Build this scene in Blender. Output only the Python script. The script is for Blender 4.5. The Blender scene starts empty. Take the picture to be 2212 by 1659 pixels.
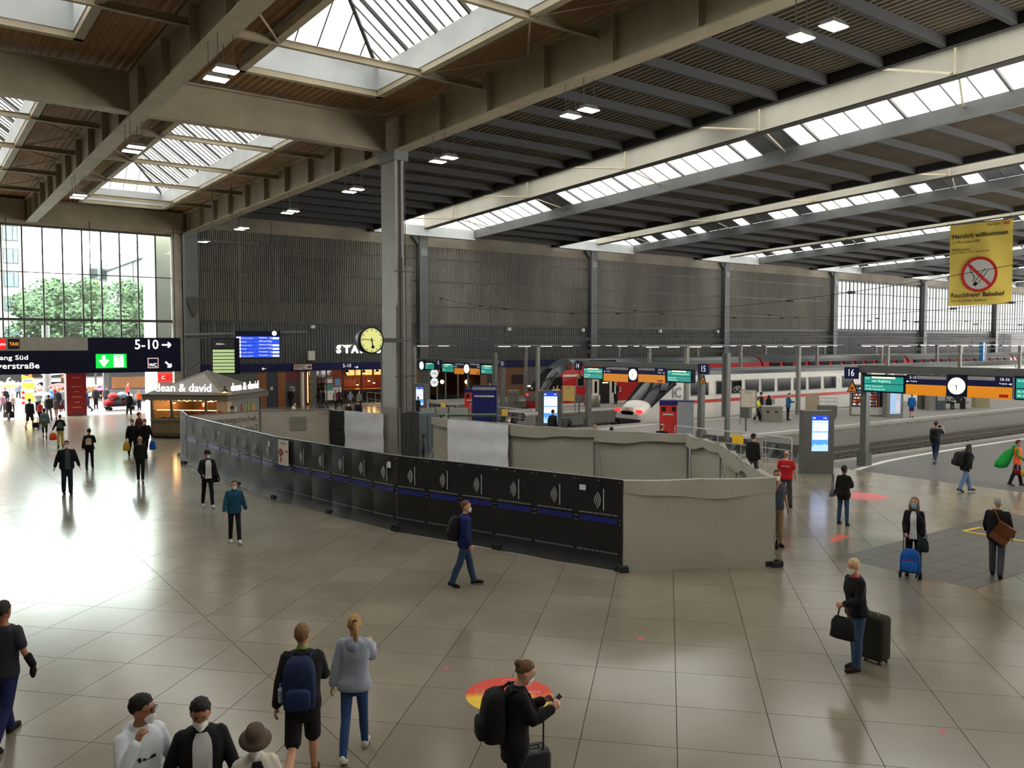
import bpy, bmesh, math, random
import numpy as np
from mathutils import Vector, Matrix
random.seed(7)
S = bpy.context.scene
COL = S.collection
# ---------------------------------------------------------------- camera
F, CX, CY, TH, HC = 1800.0, 1106.0, 829.5, math.radians(36.0), 5.0
PT = math.atan((829.5 - 742) / 1800.0)
_c, _s, _cp, _sp = math.cos(TH), math.sin(TH), math.cos(PT), math.sin(PT)
FW, RT, UP = Vector((_s*_cp, _c*_cp, -_sp)), Vector((_c, -_s, 0)), Vector((_s*_sp, _c*_sp, _cp))
cam = bpy.data.cameras.new('camera'); cam_o = bpy.data.objects.new('camera', cam); COL.objects.link(cam_o)
cam.sensor_fit = 'HORIZONTAL'; cam.sensor_width = 36.0; cam.lens = 36.0*F/2212.0; cam.clip_end = 600
_m = Matrix((RT, UP, -FW)).transposed().to_4x4(); _m.translation = (0, 0, HC); cam_o.matrix_world = _m
S.camera = cam_o
# ---------------------------------------------------------------- sky, exposure
W = bpy.data.worlds.new('overcast_sky'); S.world = W; W.use_nodes = True
_b = W.node_tree.nodes['Background']; _b.inputs[0].default_value = (1.0, 0.985, 0.955, 1); _b.inputs[1].default_value = 14.0
S.view_settings.view_transform = 'Standard'; S.view_settings.look = 'None'; S.view_settings.gamma = 1.0
S.view_settings.use_curve_mapping = False; S.view_settings.exposure = 0.0
S.cycles.max_bounces = 7; S.cycles.diffuse_bounces = 4; S.cycles.glossy_bounces = 3; S.cycles.transparent_max_bounces = 10; S.cycles.adaptive_threshold = 0.02
S.cycles.sample_clamp_indirect = 6.0; S.cycles.caustics_reflective = False; S.cycles.caustics_refractive = False
# photo pixel -> place: a pixel gives a direction, the distance comes from the plane it touches
def ray(px, py):
    return FW + RT*((px-CX)/F) + UP*((CY-py)/F)
def gz(px, py, z=0.0):
    d = ray(px, py); return Vector((0, 0, HC)) + d*((z-HC)/d.z)
def gy(px, py, Y):
    d = ray(px, py); return Vector((0, 0, HC)) + d*(Y/d.y)
def gx(px, py, X):
    d = ray(px, py); return Vector((0, 0, HC)) + d*(X/d.x)
# ---------------------------------------------------------------- materials
MATS = {}
def lin(c):
    return tuple((v/255/12.92 if v/255 <= 0.04045 else ((v/255+0.055)/1.055)**2.4) for v in c)
def M(name, col, rough=0.55, metal=0.0, var=0.12, scale=3.0, bump=0.0, emit=0.0, ecol=None, spec=0.5, obj_var=0.0, stretch=None):
    if name in MATS: return MATS[name]
    m = bpy.data.materials.new(name); m.use_nodes = True; nt = m.node_tree; N, L = nt.nodes, nt.links
    p = N['Principled BSDF']; c = lin(col)
    p.inputs['Roughness'].default_value = rough; p.inputs['Metallic'].default_value = metal
    p.inputs['Specular IOR Level'].default_value = spec
    tc = N.new('ShaderNodeTexCoord'); src = tc.outputs['Object']
    if stretch:
        mp = N.new('ShaderNodeMapping'); mp.inputs['Scale'].default_value = stretch; L.new(src, mp.inputs['Vector']); src = mp.outputs['Vector']
    nz = N.new('ShaderNodeTexNoise'); nz.inputs['Scale'].default_value = scale; nz.inputs['Detail'].default_value = 5
    L.new(src, nz.inputs['Vector'])
    rp = N.new('ShaderNodeValToRGB'); rp.color_ramp.elements[0].position = 0.3; rp.color_ramp.elements[1].position = 0.72
    rp.color_ramp.elements[0].color = tuple(v*(1-var) for v in c)+(1,)
    rp.color_ramp.elements[1].color = tuple(min(1, v*(1+var)) for v in c)+(1,)
    L.new(nz.outputs['Fac'], rp.inputs['Fac']); out = rp.outputs['Color']
    if obj_var:
        oi = N.new('ShaderNodeObjectInfo'); ge = N.new('ShaderNodeNewGeometry')
        ad = N.new('ShaderNodeMath'); ad.operation = 'ADD'; L.new(oi.outputs['Random'], ad.inputs[0]); L.new(ge.outputs['Random Per Island'], ad.inputs[1])
        fr = N.new('ShaderNodeMath'); fr.operation = 'FRACT'; L.new(ad.outputs[0], fr.inputs[0])
        mr = N.new('ShaderNodeMapRange'); mr.inputs[3].default_value = 1-obj_var; mr.inputs[4].default_value = 1+obj_var; L.new(fr.outputs[0], mr.inputs[0])
        hv = N.new('ShaderNodeHueSaturation'); L.new(mr.outputs[0], hv.inputs['Value']); L.new(out, hv.inputs['Color']); out = hv.outputs['Color']
    L.new(out, p.inputs['Base Color'])
    if bump:
        bp = N.new('ShaderNodeBump'); bp.inputs['Strength'].default_value = bump; bp.inputs['Distance'].default_value = 0.02
        L.new(nz.outputs['Fac'], bp.inputs['Height']); L.new(bp.outputs['Normal'], p.inputs['Normal'])
    if emit:
        p.inputs['Emission Color'].default_value = (lin(ecol) if ecol else c)+(1,); p.inputs['Emission Strength'].default_value = emit
    MATS[name] = m; return m
def glass(name, tint=(240, 245, 248), refl=0.12, dirt=0.0, rough=0.05):
    # thin pane: lets light straight through, a little reflection, some dirt that scatters
    if name in MATS: return MATS[name]
    m = bpy.data.materials.new(name); m.use_nodes = True; nt = m.node_tree; N, L = nt.nodes, nt.links
    N.remove(N['Principled BSDF']); o = N['Material Output']
    t = N.new('ShaderNodeBsdfTransparent'); t.inputs[0].default_value = lin(tint)+(1,)
    g = N.new('ShaderNodeBsdfGlossy'); g.inputs['Roughness'].default_value = rough
    mx = N.new('ShaderNodeMixShader'); fr = N.new('ShaderNodeFresnel'); fr.inputs[0].default_value = 1.45
    mu = N.new('ShaderNodeMath'); mu.operation = 'MULTIPLY'; mu.inputs[1].default_value = refl*8; mu.use_clamp = True
    L.new(fr.outputs[0], mu.inputs[0]); L.new(mu.outputs[0], mx.inputs[0]); L.new(t.outputs[0], mx.inputs[1]); L.new(g.outputs[0], mx.inputs[2])
    out = mx.outputs[0]
    if dirt:
        tr = N.new('ShaderNodeBsdfTranslucent'); tr.inputs[0].default_value = lin(tint)+(1,)
        m2 = N.new('ShaderNodeMixShader'); nz = N.new('ShaderNodeTexNoise'); nz.inputs['Scale'].default_value = 1.7; nz.inputs['Detail'].default_value = 6
        tc = N.new('ShaderNodeTexCoord'); L.new(tc.outputs['Object'], nz.inputs['Vector'])
        mr = N.new('ShaderNodeMapRange'); mr.inputs[3].default_value = dirt*0.6; mr.inputs[4].default_value = min(1, dirt*1.4); L.new(nz.outputs['Fac'], mr.inputs[0])
        L.new(mr.outputs[0], m2.inputs[0]); L.new(out, m2.inputs[1]); L.new(tr.outputs[0], m2.inputs[2]); out = m2.outputs[0]
    L.new(out, o.inputs['Surface']); MATS[name] = m; return m
def E_(name, col, strength):
    return M(name, col, rough=0.4, var=0.02, emit=strength)
def bulb_light(name, loc, power, col=(255, 190, 120), r=.08, parent=None):
    l = bpy.data.lights.new(name, 'POINT'); l.energy = power; l.color = lin(col); l.shadow_soft_size = r
    o = bpy.data.objects.new(name, l); COL.objects.link(o); o.location = loc
    if parent: o.parent = parent
    return o
# ---------------------------------------------------------------- mesh builder
class MB:
    def __init__(s): s.v, s.f, s.mi, s.cur = [], [], [], 0
    def add(s, vs, fs):
        b = len(s.v); s.v += [tuple(v) for v in vs]; s.f += [tuple(i+b for i in f) for f in fs]; s.mi += [s.cur]*len(fs); return s
    def mat(s, i): s.cur = i; return s
    def box(s, lo, hi, rz=0.0, piv=None):
        x0, y0, z0 = lo; x1, y1, z1 = hi
        vs = [(x0,y0,z0),(x1,y0,z0),(x1,y1,z0),(x0,y1,z0),(x0,y0,z1),(x1,y0,z1),(x1,y1,z1),(x0,y1,z1)]
        if rz:
            px, py = piv if piv else ((x0+x1)/2, (y0+y1)/2); c, n = math.cos(rz), math.sin(rz)
            vs = [(px+(x-px)*c-(y-py)*n, py+(x-px)*n+(y-py)*c, z) for x, y, z in vs]
        return s.add(vs, [(0,3,2,1),(4,5,6,7),(0,1,5,4),(1,2,6,5),(2,3,7,6),(3,0,4,7)])
    def cbox(s, c, size, rz=0.0):
        return s.box([c[i]-size[i]/2 for i in range(3)], [c[i]+size[i]/2 for i in range(3)], rz)
    def beam(s, p, q, w, h, up=(0,0,1)):
        # box bar from p to q, w across, h along up
        p, q = Vector(p), Vector(q); d = (q-p).normalized(); u = Vector(up)
        sd = d.cross(u)
        if sd.length < 1e-4: sd = d.cross(Vector((1,0,0)))
        sd.normalize(); u = sd.cross(d).normalized()
        a, b = sd*w/2, u*h/2
        vs = [p-a-b, p+a-b, p+a+b, p-a+b, q-a-b, q+a-b, q+a+b, q-a+b]
        return s.add(vs, [(0,1,2,3),(7,6,5,4),(0,4,5,1),(1,5,6,2),(2,6,7,3),(3,7,4,0)])
    def tube(s, pts, r, n=8, caps=True):
        pts = [Vector(p) for p in pts]; rs = r if isinstance(r, (list, tuple)) else [r]*len(pts)
        b = len(s.v); prev = None
        for i, p in enumerate(pts):
            d = (pts[min(i+1, len(pts)-1)]-pts[max(i-1, 0)]).normalized()
            if prev is None:
                a = d.orthogonal().normalized()
            else:
                a = (prev-d*prev.dot(d)).normalized()
            prev = a; c = d.cross(a)
            for k in range(n):
                t = 2*math.pi*k/n; s.v.append(tuple(p+(a*math.cos(t)+c*math.sin(t))*rs[i]))
        nf = 0
        for i in range(len(pts)-1):
            for k in range(n):
                s.f.append((b+i*n+k, b+i*n+(k+1)%n, b+(i+1)*n+(k+1)%n, b+(i+1)*n+k)); nf += 1
        if caps:
            s.f.append(tuple(b+k for k in reversed(range(n)))); s.f.append(tuple(b+(len(pts)-1)*n+k for k in range(n))); nf += 2
        s.mi += [s.cur]*nf; return s
    def lathe(s, prof, c=(0,0,0), n=16, axis='z', cap=True):
        b = len(s.v); c = Vector(c)
        for r, h in prof:
            for k in range(n):
                t = 2*math.pi*k/n; x, y = r*math.cos(t), r*math.sin(t)
                s.v.append(tuple(c+Vector((x, y, h) if axis == 'z' else ((x, h, y) if axis == 'y' else (h, x, y)))))
        nf = 0
        for i in range(len(prof)-1):
            for k in range(n):
                s.f.append((b+i*n+k, b+i*n+(k+1)%n, b+(i+1)*n+(k+1)%n, b+(i+1)*n+k)); nf += 1
        if cap:
            s.f.append(tuple(b+k for k in reversed(range(n)))); s.f.append(tuple(b+(len(prof)-1)*n+k for k in range(n))); nf += 2
        s.mi += [s.cur]*nf; return s
    def prism(s, poly, ax, lo, hi):
        # polygon in the two axes other than ax, pulled from lo to hi along ax
        n = len(poly); o = {'x': lambda a, b, h: (h, a, b), 'y': lambda a, b, h: (a, h, b), 'z': lambda a, b, h: (a, b, h)}[ax]
        vs = [o(a, b, lo) for a, b in poly]+[o(a, b, hi) for a, b in poly]
        return s.add(vs, [tuple(range(n))[::-1], tuple(range(n, 2*n))]+[(i, (i+1)%n, n+(i+1)%n, n+i) for i in range(n)])
    def rings(s, rings, caps=True):
        n = len(rings[0]); b = len(s.v)
        for r in rings: s.v += [tuple(v) for v in r]
        nf = 0
        for i in range(len(rings)-1):
            for k in range(n):
                s.f.append((b+i*n+k, b+i*n+(k+1)%n, b+(i+1)*n+(k+1)%n, b+(i+1)*n+k)); nf += 1
        if caps:
            s.f.append(tuple(b+k for k in reversed(range(n)))); s.f.append(tuple(b+(len(rings)-1)*n+k for k in range(n))); nf += 2
        s.mi += [s.cur]*nf; return s
    def grid(s, fn, nu, nv):
        b = len(s.v)
        for i in range(nu+1):
            for j in range(nv+1): s.v.append(tuple(fn(i/nu, j/nv)))
        for i in range(nu):
            for j in range(nv):
                s.f.append((b+i*(nv+1)+j, b+(i+1)*(nv+1)+j, b+(i+1)*(nv+1)+j+1, b+i*(nv+1)+j+1)); s.mi.append(s.cur)
        return s
    def mesh(s, name, mats, smooth=False):
        me = bpy.data.meshes.new(name); me.from_pydata(s.v, [], s.f)
        for m in (mats if isinstance(mats, (list, tuple)) else [mats]): me.materials.append(m)
        if any(s.mi): me.polygons.foreach_set('material_index', s.mi)
        if smooth: me.polygons.foreach_set('use_smooth', [True]*len(me.polygons))
        bm = bmesh.new(); bm.from_mesh(me); bmesh.ops.recalc_face_normals(bm, faces=bm.faces); bm.to_mesh(me); bm.free()
        me.update(); return me
    def build(s, name, mats, parent=None, smooth=False):
        return link(name, s.mesh(name, mats, smooth), parent)
def link(name, me, parent=None):
    o = bpy.data.objects.new(name, me); COL.objects.link(o)
    if parent: o.parent = parent
    return o
def tag(o, label, cat, group=None):
    o['label'] = label; o['category'] = cat
    if group: o['group'] = group
    return o
def thing(name, label, cat, loc=(0, 0, 0), rz=0.0, group=None):
    o = bpy.data.objects.new(name, None); COL.objects.link(o); o.location = loc; o.rotation_euler = (0, 0, rz)
    o.empty_display_size = 0.2
    return tag(o, label, cat, group)
def struct(o, label=None):
    o['kind'] = 'structure'
    if label: o['label'] = label
    return o
def sempty(name, label, loc=(0, 0, 0)):
    o = bpy.data.objects.new(name, None); COL.objects.link(o); o.location = loc; return struct(o, label)
def copy_tree(o, parent=None):
    c = o.copy(); COL.objects.link(c); c.parent = parent
    for ch in list(o.children): copy_tree(ch, c)
    return c
_fonts = {}
def text(name, s_, size, mat, parent=None, loc=(0, 0, 0), rot=(math.pi/2, 0, 0), ext=0.004, align='CENTER', bold=0.0, sx=1.0, flip=False):
    # lettering as a mesh standing in the XZ plane, read from -Y
    cu = bpy.data.curves.new('t', 'FONT'); cu.body = s_; cu.size = size; cu.extrude = ext; cu.align_x = align; cu.align_y = 'CENTER'
    cu.offset = bold; cu.resolution_u = 2
    ob = bpy.data.objects.new('t', cu); me = bpy.data.meshes.new_from_object(ob)
    bpy.data.objects.remove(ob); bpy.data.curves.remove(cu)
    me.materials.clear(); me.materials.append(mat)
    o = link(name, me, parent); o.location = loc; o.rotation_euler = rot; o.scale = (-sx if flip else sx, 1, 1)
    return o
# ================================================================ THE SETTING
terrazzo = M('terrazzo', (144, 137, 122), rough=0.18, var=0.09, scale=38, obj_var=0.07, spec=0.65)
_nt = terrazzo.node_tree; _N, _L = _nt.nodes, _nt.links; _p = _N['Principled BSDF']      # large worn patches of another tone
_w = _N.new('ShaderNodeTexNoise'); _w.inputs['Scale'].default_value = .45; _w.inputs['Detail'].default_value = 5; _g = _N.new('ShaderNodeNewGeometry'); _L.new(_g.outputs['Position'], _w.inputs['Vector'])
_r = _N.new('ShaderNodeValToRGB'); _r.color_ramp.elements[0].position = .35; _r.color_ramp.elements[1].position = .68; _r.color_ramp.elements[0].color = (.80, .79, .76, 1); _r.color_ramp.elements[1].color = (1.05, 1.04, 1.02, 1); _L.new(_w.outputs['Fac'], _r.inputs[0])
_x = _N.new('ShaderNodeMix'); _x.data_type = 'RGBA'; _x.blend_type = 'MULTIPLY'; _x.inputs[0].default_value = 1; _L.new(_p.inputs['Base Color'].links[0].from_socket, _x.inputs[6]); _L.new(_r.outputs[0], _x.inputs[7]); _L.new(_x.outputs[2], _p.inputs['Base Color'])
slate = M('slate_tile', (86, 84, 80), rough=0.38, var=0.15, scale=20, obj_var=0.06)
grout = M('grout', (100, 94, 83), rough=0.8)
steel_paint = M('steel_paint', (158, 147, 122), rough=0.55, var=0.16, scale=0.8)
steel_dark = M('steel_dark', (52, 50, 46), rough=0.55, var=0.2, scale=1.0)
steel_grey = M('steel_grey', (98, 100, 100), rough=0.5, var=0.15, scale=0.7)
sheet_brown = M('roof_sheet_brown', (150, 116, 78), rough=0.7, var=0.2, scale=0.5)
sheet_dark = M('roof_sheet_dark', (76, 67, 52), rough=0.75, var=0.25, scale=0.4)
white_paint = M('white_paint', (226, 226, 218), rough=0.5, var=0.06, scale=0.6, stretch=(1, 1, 6))
curb_paint = M('curb_paint', (176, 180, 180), rough=0.6, var=0.12, scale=0.8)
concrete = M('concrete', (130, 127, 120), rough=0.8, var=0.18, scale=1.5, bump=0.2)
concrete_dark = M('concrete_dark', (84, 82, 77), rough=0.85, var=0.2, scale=1.2, bump=0.2)
paving = M('platform_paving', (128, 125, 120), rough=0.55, var=0.14, scale=9)
asphalt = M('platform_asphalt', (92, 90, 88), rough=0.5, var=0.15, scale=14)
line_white = M('line_white', (205, 203, 196), rough=0.6, var=0.1, scale=6)
sky_glass = glass('skylight_glass', (144, 144, 142), refl=0.05, dirt=0.35)
win_glass = glass('window_glass', (238, 246, 244), refl=0.10, dirt=0.008)
frost_glass = glass('frosted_glass', (150, 152, 150), refl=0.05, dirt=0.75)
clad_upper = M('cladding_beige', (118, 115, 106), rough=0.7, var=0.3, scale=0.35, stretch=(1, 1, 0.25))
clad_lower = M('cladding_grey', (70, 72, 71), rough=0.6, var=0.15, scale=0.5)
soot = M('vent_black', (22, 21, 20), rough=0.9)
PIL = [gy(p, 620, 64).x for p in (908, 1275, 1562, 1797, 1992)]
PIL += [PIL[-1]+22.5, PIL[-1]+45]
YN, YS, XE, XW = -30.0, 64.0, -13.0, 185.0
XA, XB, XC = 16.9, 6.9, -3.1
XP = 30.2                                                  # where the platforms begin
# ---- floor with its tiles
fl = MB().box((XE, YN, -0.35), (XP, YS, -0.025)).build('floor', grout); struct(fl, 'pale polished terrazzo concourse floor in large square tiles')
def clip(poly, nx, ny, d):
    out = []
    for i, p in enumerate(poly):
        q = poly[(i+1) % len(poly)]; a, b = p[0]*nx+p[1]*ny-d, q[0]*nx+q[1]*ny-d
        if a <= 0: out.append(p)
        if (a < 0 < b) or (b < 0 < a):
            t = a/(a-b); out.append((p[0]+(q[0]-p[0])*t, p[1]+(q[1]-p[1])*t))
    return out
def tile_mesh(poly, z0=-0.025, z1=0.0): return MB().prism(poly, 'z', z0, z1)
AN = math.radians(46.6); TU, TV = (math.sin(AN), math.cos(AN)), (math.cos(AN), -math.sin(AN))
TS, GAP = 1.205, 0.005
DR = (17.48, 8.0, 26.2, 11.12)                             # dark slate field
pieces = []
def in_view(x, y, mg=120):
    v = Vector((x, y, 0))-Vector((0, 0, HC)); w = v.dot(FW)
    if w < 2: return False
    px, py = CX+F*v.dot(RT)/w, CY-F*v.dot(UP)/w
    return -mg < px < 2212+mg and py < 1659+mg+150
for i in range(-30, 70):
    for j in range(-60, 40):
        b0, a0 = 12.7+TS*i, -1.05+TS*j
        q = [(b0+GAP, a0+GAP), (b0+TS-GAP, a0+GAP), (b0+TS-GAP, a0+TS-GAP), (b0+GAP, a0+TS-GAP)]
        P = [(b*TU[0]+a*TV[0], b*TU[1]+a*TV[1]) for b, a in q]
        cx, cy = sum(p[0] for p in P)/4, sum(p[1] for p in P)/4
        if not (XE+1 < cx and min(q_[0] for q_ in P) < XP-.02 and 1 < cy and min(q_[1] for q_ in P) < YS-.02): continue
        parts_ = [P]
        if min(p[0] for p in P) < 4.28 < max(p[0] for p in P):
            parts_ = [clip(P, 1, 0, 4.28-GAP), clip(P, -1, 0, -4.28-GAP)]
        res = []
        for q_ in parts_:
            q_ = clip(q_, 1, 0, XP-GAP); q_ = clip(q_, 0, 1, YS)
            if len(q_) < 3: continue
            if DR[0]-1.8 < cx < DR[2]+1.8 and DR[1]-1.8 < cy < DR[3]+1.8:
                l_, r_ = clip(q_, 1, 0, DR[0]-GAP), clip(q_, -1, 0, -DR[2]-GAP)
                m_ = clip(clip(q_, -1, 0, -DR[0]), 1, 0, DR[2])
                res += [l_, r_, clip(m_, 0, 1, DR[1]-GAP) if len(m_) > 2 else [], clip(m_, 0, -1, -DR[3]-GAP) if len(m_) > 2 else []]
            else: res.append(q_)
        for q_ in res:
            if len(q_) > 2: pieces.append((math.hypot(cx, cy), cx, cy, q_, len(q_) == 4 and q_ is P))
vis = sorted((p for p in pieces if in_view(p[1], p[2])), key=lambda p: p[0])
sq = [((b-TS/2)*TU[0]+(a-TS/2)*TV[0], (b-TS/2)*TU[1]+(a-TS/2)*TV[1]) for b, a in ((GAP, GAP), (TS-GAP, GAP), (TS-GAP, TS-GAP), (GAP, TS-GAP))]
sq_me = tile_mesh(sq).mesh('tile', terrazzo)
for d, cx, cy, q, full in vis[:300]:
    me = sq_me if full else tile_mesh([(x-cx, y-cy) for x, y in q]).mesh('tile', terrazzo)
    o = link('tile', me, fl); o.location = (cx, cy, 0)
rest = MB()
near = set(id(p[3]) for p in vis[:300])
for d, cx, cy, q, full in pieces:
    if id(q) not in near: rest.prism(q, 'z', -0.025, 0.0)
o = rest.build('tile_field', terrazzo, fl); o['kind'] = 'stuff'
dk = MB()
nx, ny = 10, 6
for i in range(nx):
    for j in range(ny):
        x0, x1 = DR[0]+(DR[2]-DR[0])*i/nx, DR[0]+(DR[2]-DR[0])*(i+1)/nx; y0, y1 = DR[1]+(DR[3]-DR[1])*j/ny, DR[1]+(DR[3]-DR[1])*(j+1)/ny
        t_ = MB().box((x0+.004-(x0+x1)/2, y0+.004-(y0+y1)/2, -0.025), (x1-.004-(x0+x1)/2, y1-.004-(y0+y1)/2, 0.0)) if i+j == 0 else None
        if t_: dm = t_.mesh('slate_tile', slate)
        o = link('slate_tile', dm, fl); o.location = ((x0+x1)/2, (y0+y1)/2, 0)
# ---- platforms, track beds
PLAT = [('Y', 2.0, 20.6), ('Y', 28.0, 37.7), ('Y', 46.0, 50.9), ('Y', 57.6, 64.0)]
for k, (_, y0, y1) in enumerate(PLAT):
    # rounded platform head at the concourse, straight beyond
    p = MB().box((XP, y0, -1.05), (XW, y1, -0.001)).build('platform', [paving if k else asphalt]); struct(p, 'raised grey station platform with white edge line')
    for e, sgn in ((y0, 1), (y1, -1)):
        if (k == 0 and e == y0) or (k == 3 and e == y1): continue
        mb = MB(); pts = [(XP+0.1, e+sgn*2.1), (XP+1.6, e+sgn*1.75), (XP+3.4, e+sgn*1.45), (XP+6, e+sgn*1.25), (XP+10, e+sgn*1.15), (XW-1, e+sgn*1.15)]
        for a, b in zip(pts, pts[1:]):
            mb.add([(a[0], a[1]-.13, .004), (b[0], b[1]-.13, .004), (b[0], b[1]+.13, .004), (a[0], a[1]+.13, .004)], [(0, 1, 2, 3)])
        mb.build('edge_line', line_white, p)
        mb = MB()
        for q in range(60):
            mb.box((XP+.02+q*1.25, e-.02 if sgn > 0 else e-.5, -0.14), (XP+1.23+q*1.25, e+.5 if sgn > 0 else e+.02, 0.006))
        o = mb.build('kerb_stone', concrete, p); o['kind'] = 'stuff'
ballast = M('ballast', (66, 60, 54), rough=0.95, var=0.4, scale=18, bump=0.8)
rail_m = M('rail_steel', (112, 104, 96), rough=0.35, metal=0.7)
for y0, y1 in ((20.6, 28.0), (37.7, 46.0), (50.9, 57.6)):
    o = MB().box((XP-.3, y0, -1.6), (XW, y1, -1.02)).build('track_bed', ballast); struct(o, 'dark ballast bed between the platforms')
struct(MB().box((XP-.3, 2.0, -1.6), (XP, 64, -.36)).build('pit_wall', concrete_dark), 'dark concrete head wall of the track pits')
TRK = [22.5, 26.1, 39.5, 44.2, 52.5, 56.0]
for ty in TRK:
    t = thing('railway_track', 'pair of steel rails on dark sleepers in the track pit', 'railway track', (0, ty, -1.02), group='railway tracks between the platforms')
    for sy in (-0.75, 0.75):
        MB().box((XP+.2, sy-.035, .12), (XW, sy+.035, .27)).build('rail', rail_m, t)
    mb = MB()
    for q in range(150): mb.box((XP+.4+q*.62, -1.25, 0.0), (XP+.66+q*.62, 1.25, .12))
    o = mb.build('sleeper', concrete_dark, t); o['kind'] = 'stuff'
# ---- walls out of view that close the hall
struct(MB().box((XE-.4, YN, -.35), (XE, YS, 15.2)).build('wall_east', concrete), 'plain grey end wall of the concourse')
struct(MB().box((XE, YN-.4, -.35), (XW, YN, 18.2)).build('wall_north', concrete), 'plain grey north wall of the hall')
# ---- concourse roof: girders, cross beams, ceiling sheets, lanterns
def ibeam(mb, p, q, w, h, tf=0.06, tw=0.05):
    # p,q at the bottom centre line
    p, q = Vector(p), Vector(q); z = Vector((0, 0, 1))
    mb.beam(p+z*tf/2, q+z*tf/2, w, tf); mb.beam(p+z*(h-tf/2), q+z*(h-tf/2), w, tf); mb.beam(p+z*h/2, q+z*h/2, tw, h-2*tf)
ZG = 13.0
for X in (XA, XB, XC):
    mb = MB(); ibeam(mb, (X, YN, ZG), (X, YS, ZG), 0.62, 1.5)
    g = mb.build('roof_girder', steel_paint); struct(g, 'deep grey steel roof girder over the concourse')
    st = MB()
    st.box((-.27, -.02, .06), (.27, .02, 1.44)); sm = st.mesh('stiffener', steel_paint)
    y = YN+3.2
    while y < YS-1:
        o = link('stiffener', sm, g); o.location = (X, y, ZG); y += 3.2
for Y in (YN+.3, 0.0, 31.9, 63.7):
    for x0, x1 in ((XC, XB), (XB, XA)):
        mb = MB(); ibeam(mb, (x0+.32, Y, ZG+.05), (x1-.32, Y, ZG+.05), 0.5, 1.4)
        struct(mb.build('cross_beam', steel_paint), 'grey steel cross beam between the concourse girders')
    mb = MB(); ibeam(mb, (XE, Y, ZG+.05), (XC-.32, Y, ZG+.05), 0.5, 1.4); struct(mb.build('cross_beam', steel_paint), 'grey steel cross beam beside the concourse girder')
def corrugated(mb, x0, x1, y0, y1, zf, pitch=0.28, amp=0.05, along='y'):
    # trapezoid sheet, ridges running along y; zf(y) gives height
    n = max(1, int(round((x1-x0)/pitch))); pts = []
    for i in range(n):
        a = x0+(x1-x0)*i/n; w = (x1-x0)/n
        pts += [(a, 0), (a+.3*w, 0), (a+.5*w, amp), (a+.8*w, amp)]
    pts.append((x1, 0)); b = len(mb.v)
    for yy in (y0, y1): mb.v += [(x, yy, zf(yy)+dz) for x, dz in pts]
    k = len(pts)
    for i in range(k-1): mb.f.append((b+i, b+i+1, b+k+i+1, b+k+i)); mb.mi.append(mb.cur)
    mb.box((x0, min(y0, y1), 0), (x0, min(y0, y1), 0)) if False else None
ZC = 14.62
def cap_roof(mb, x0, x1, y0, y1, zf, th=0.15):
    vs = [(x0, y0, zf(y0)+.1), (x1, y0, zf(y0)+.1), (x1, y1, zf(y1)+.1), (x0, y1, zf(y1)+.1)]
    vs += [(x, y, z+th) for x, y, z in vs]
    mb.add(vs, [(0, 3, 2, 1), (4, 5, 6, 7), (0, 1, 5, 4), (1, 2, 6, 5), (2, 3, 7, 6), (3, 0, 4, 7)])
bays_x = [((XB+XA)/2, XB, XA), ((XC+XB)/2, XC, XB)]
bays_y = [(YN+1.5, -1.5), (3.6, 28.2), (35.9, 60.2)]
OW = 2.45
pane_cache = {}
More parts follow.
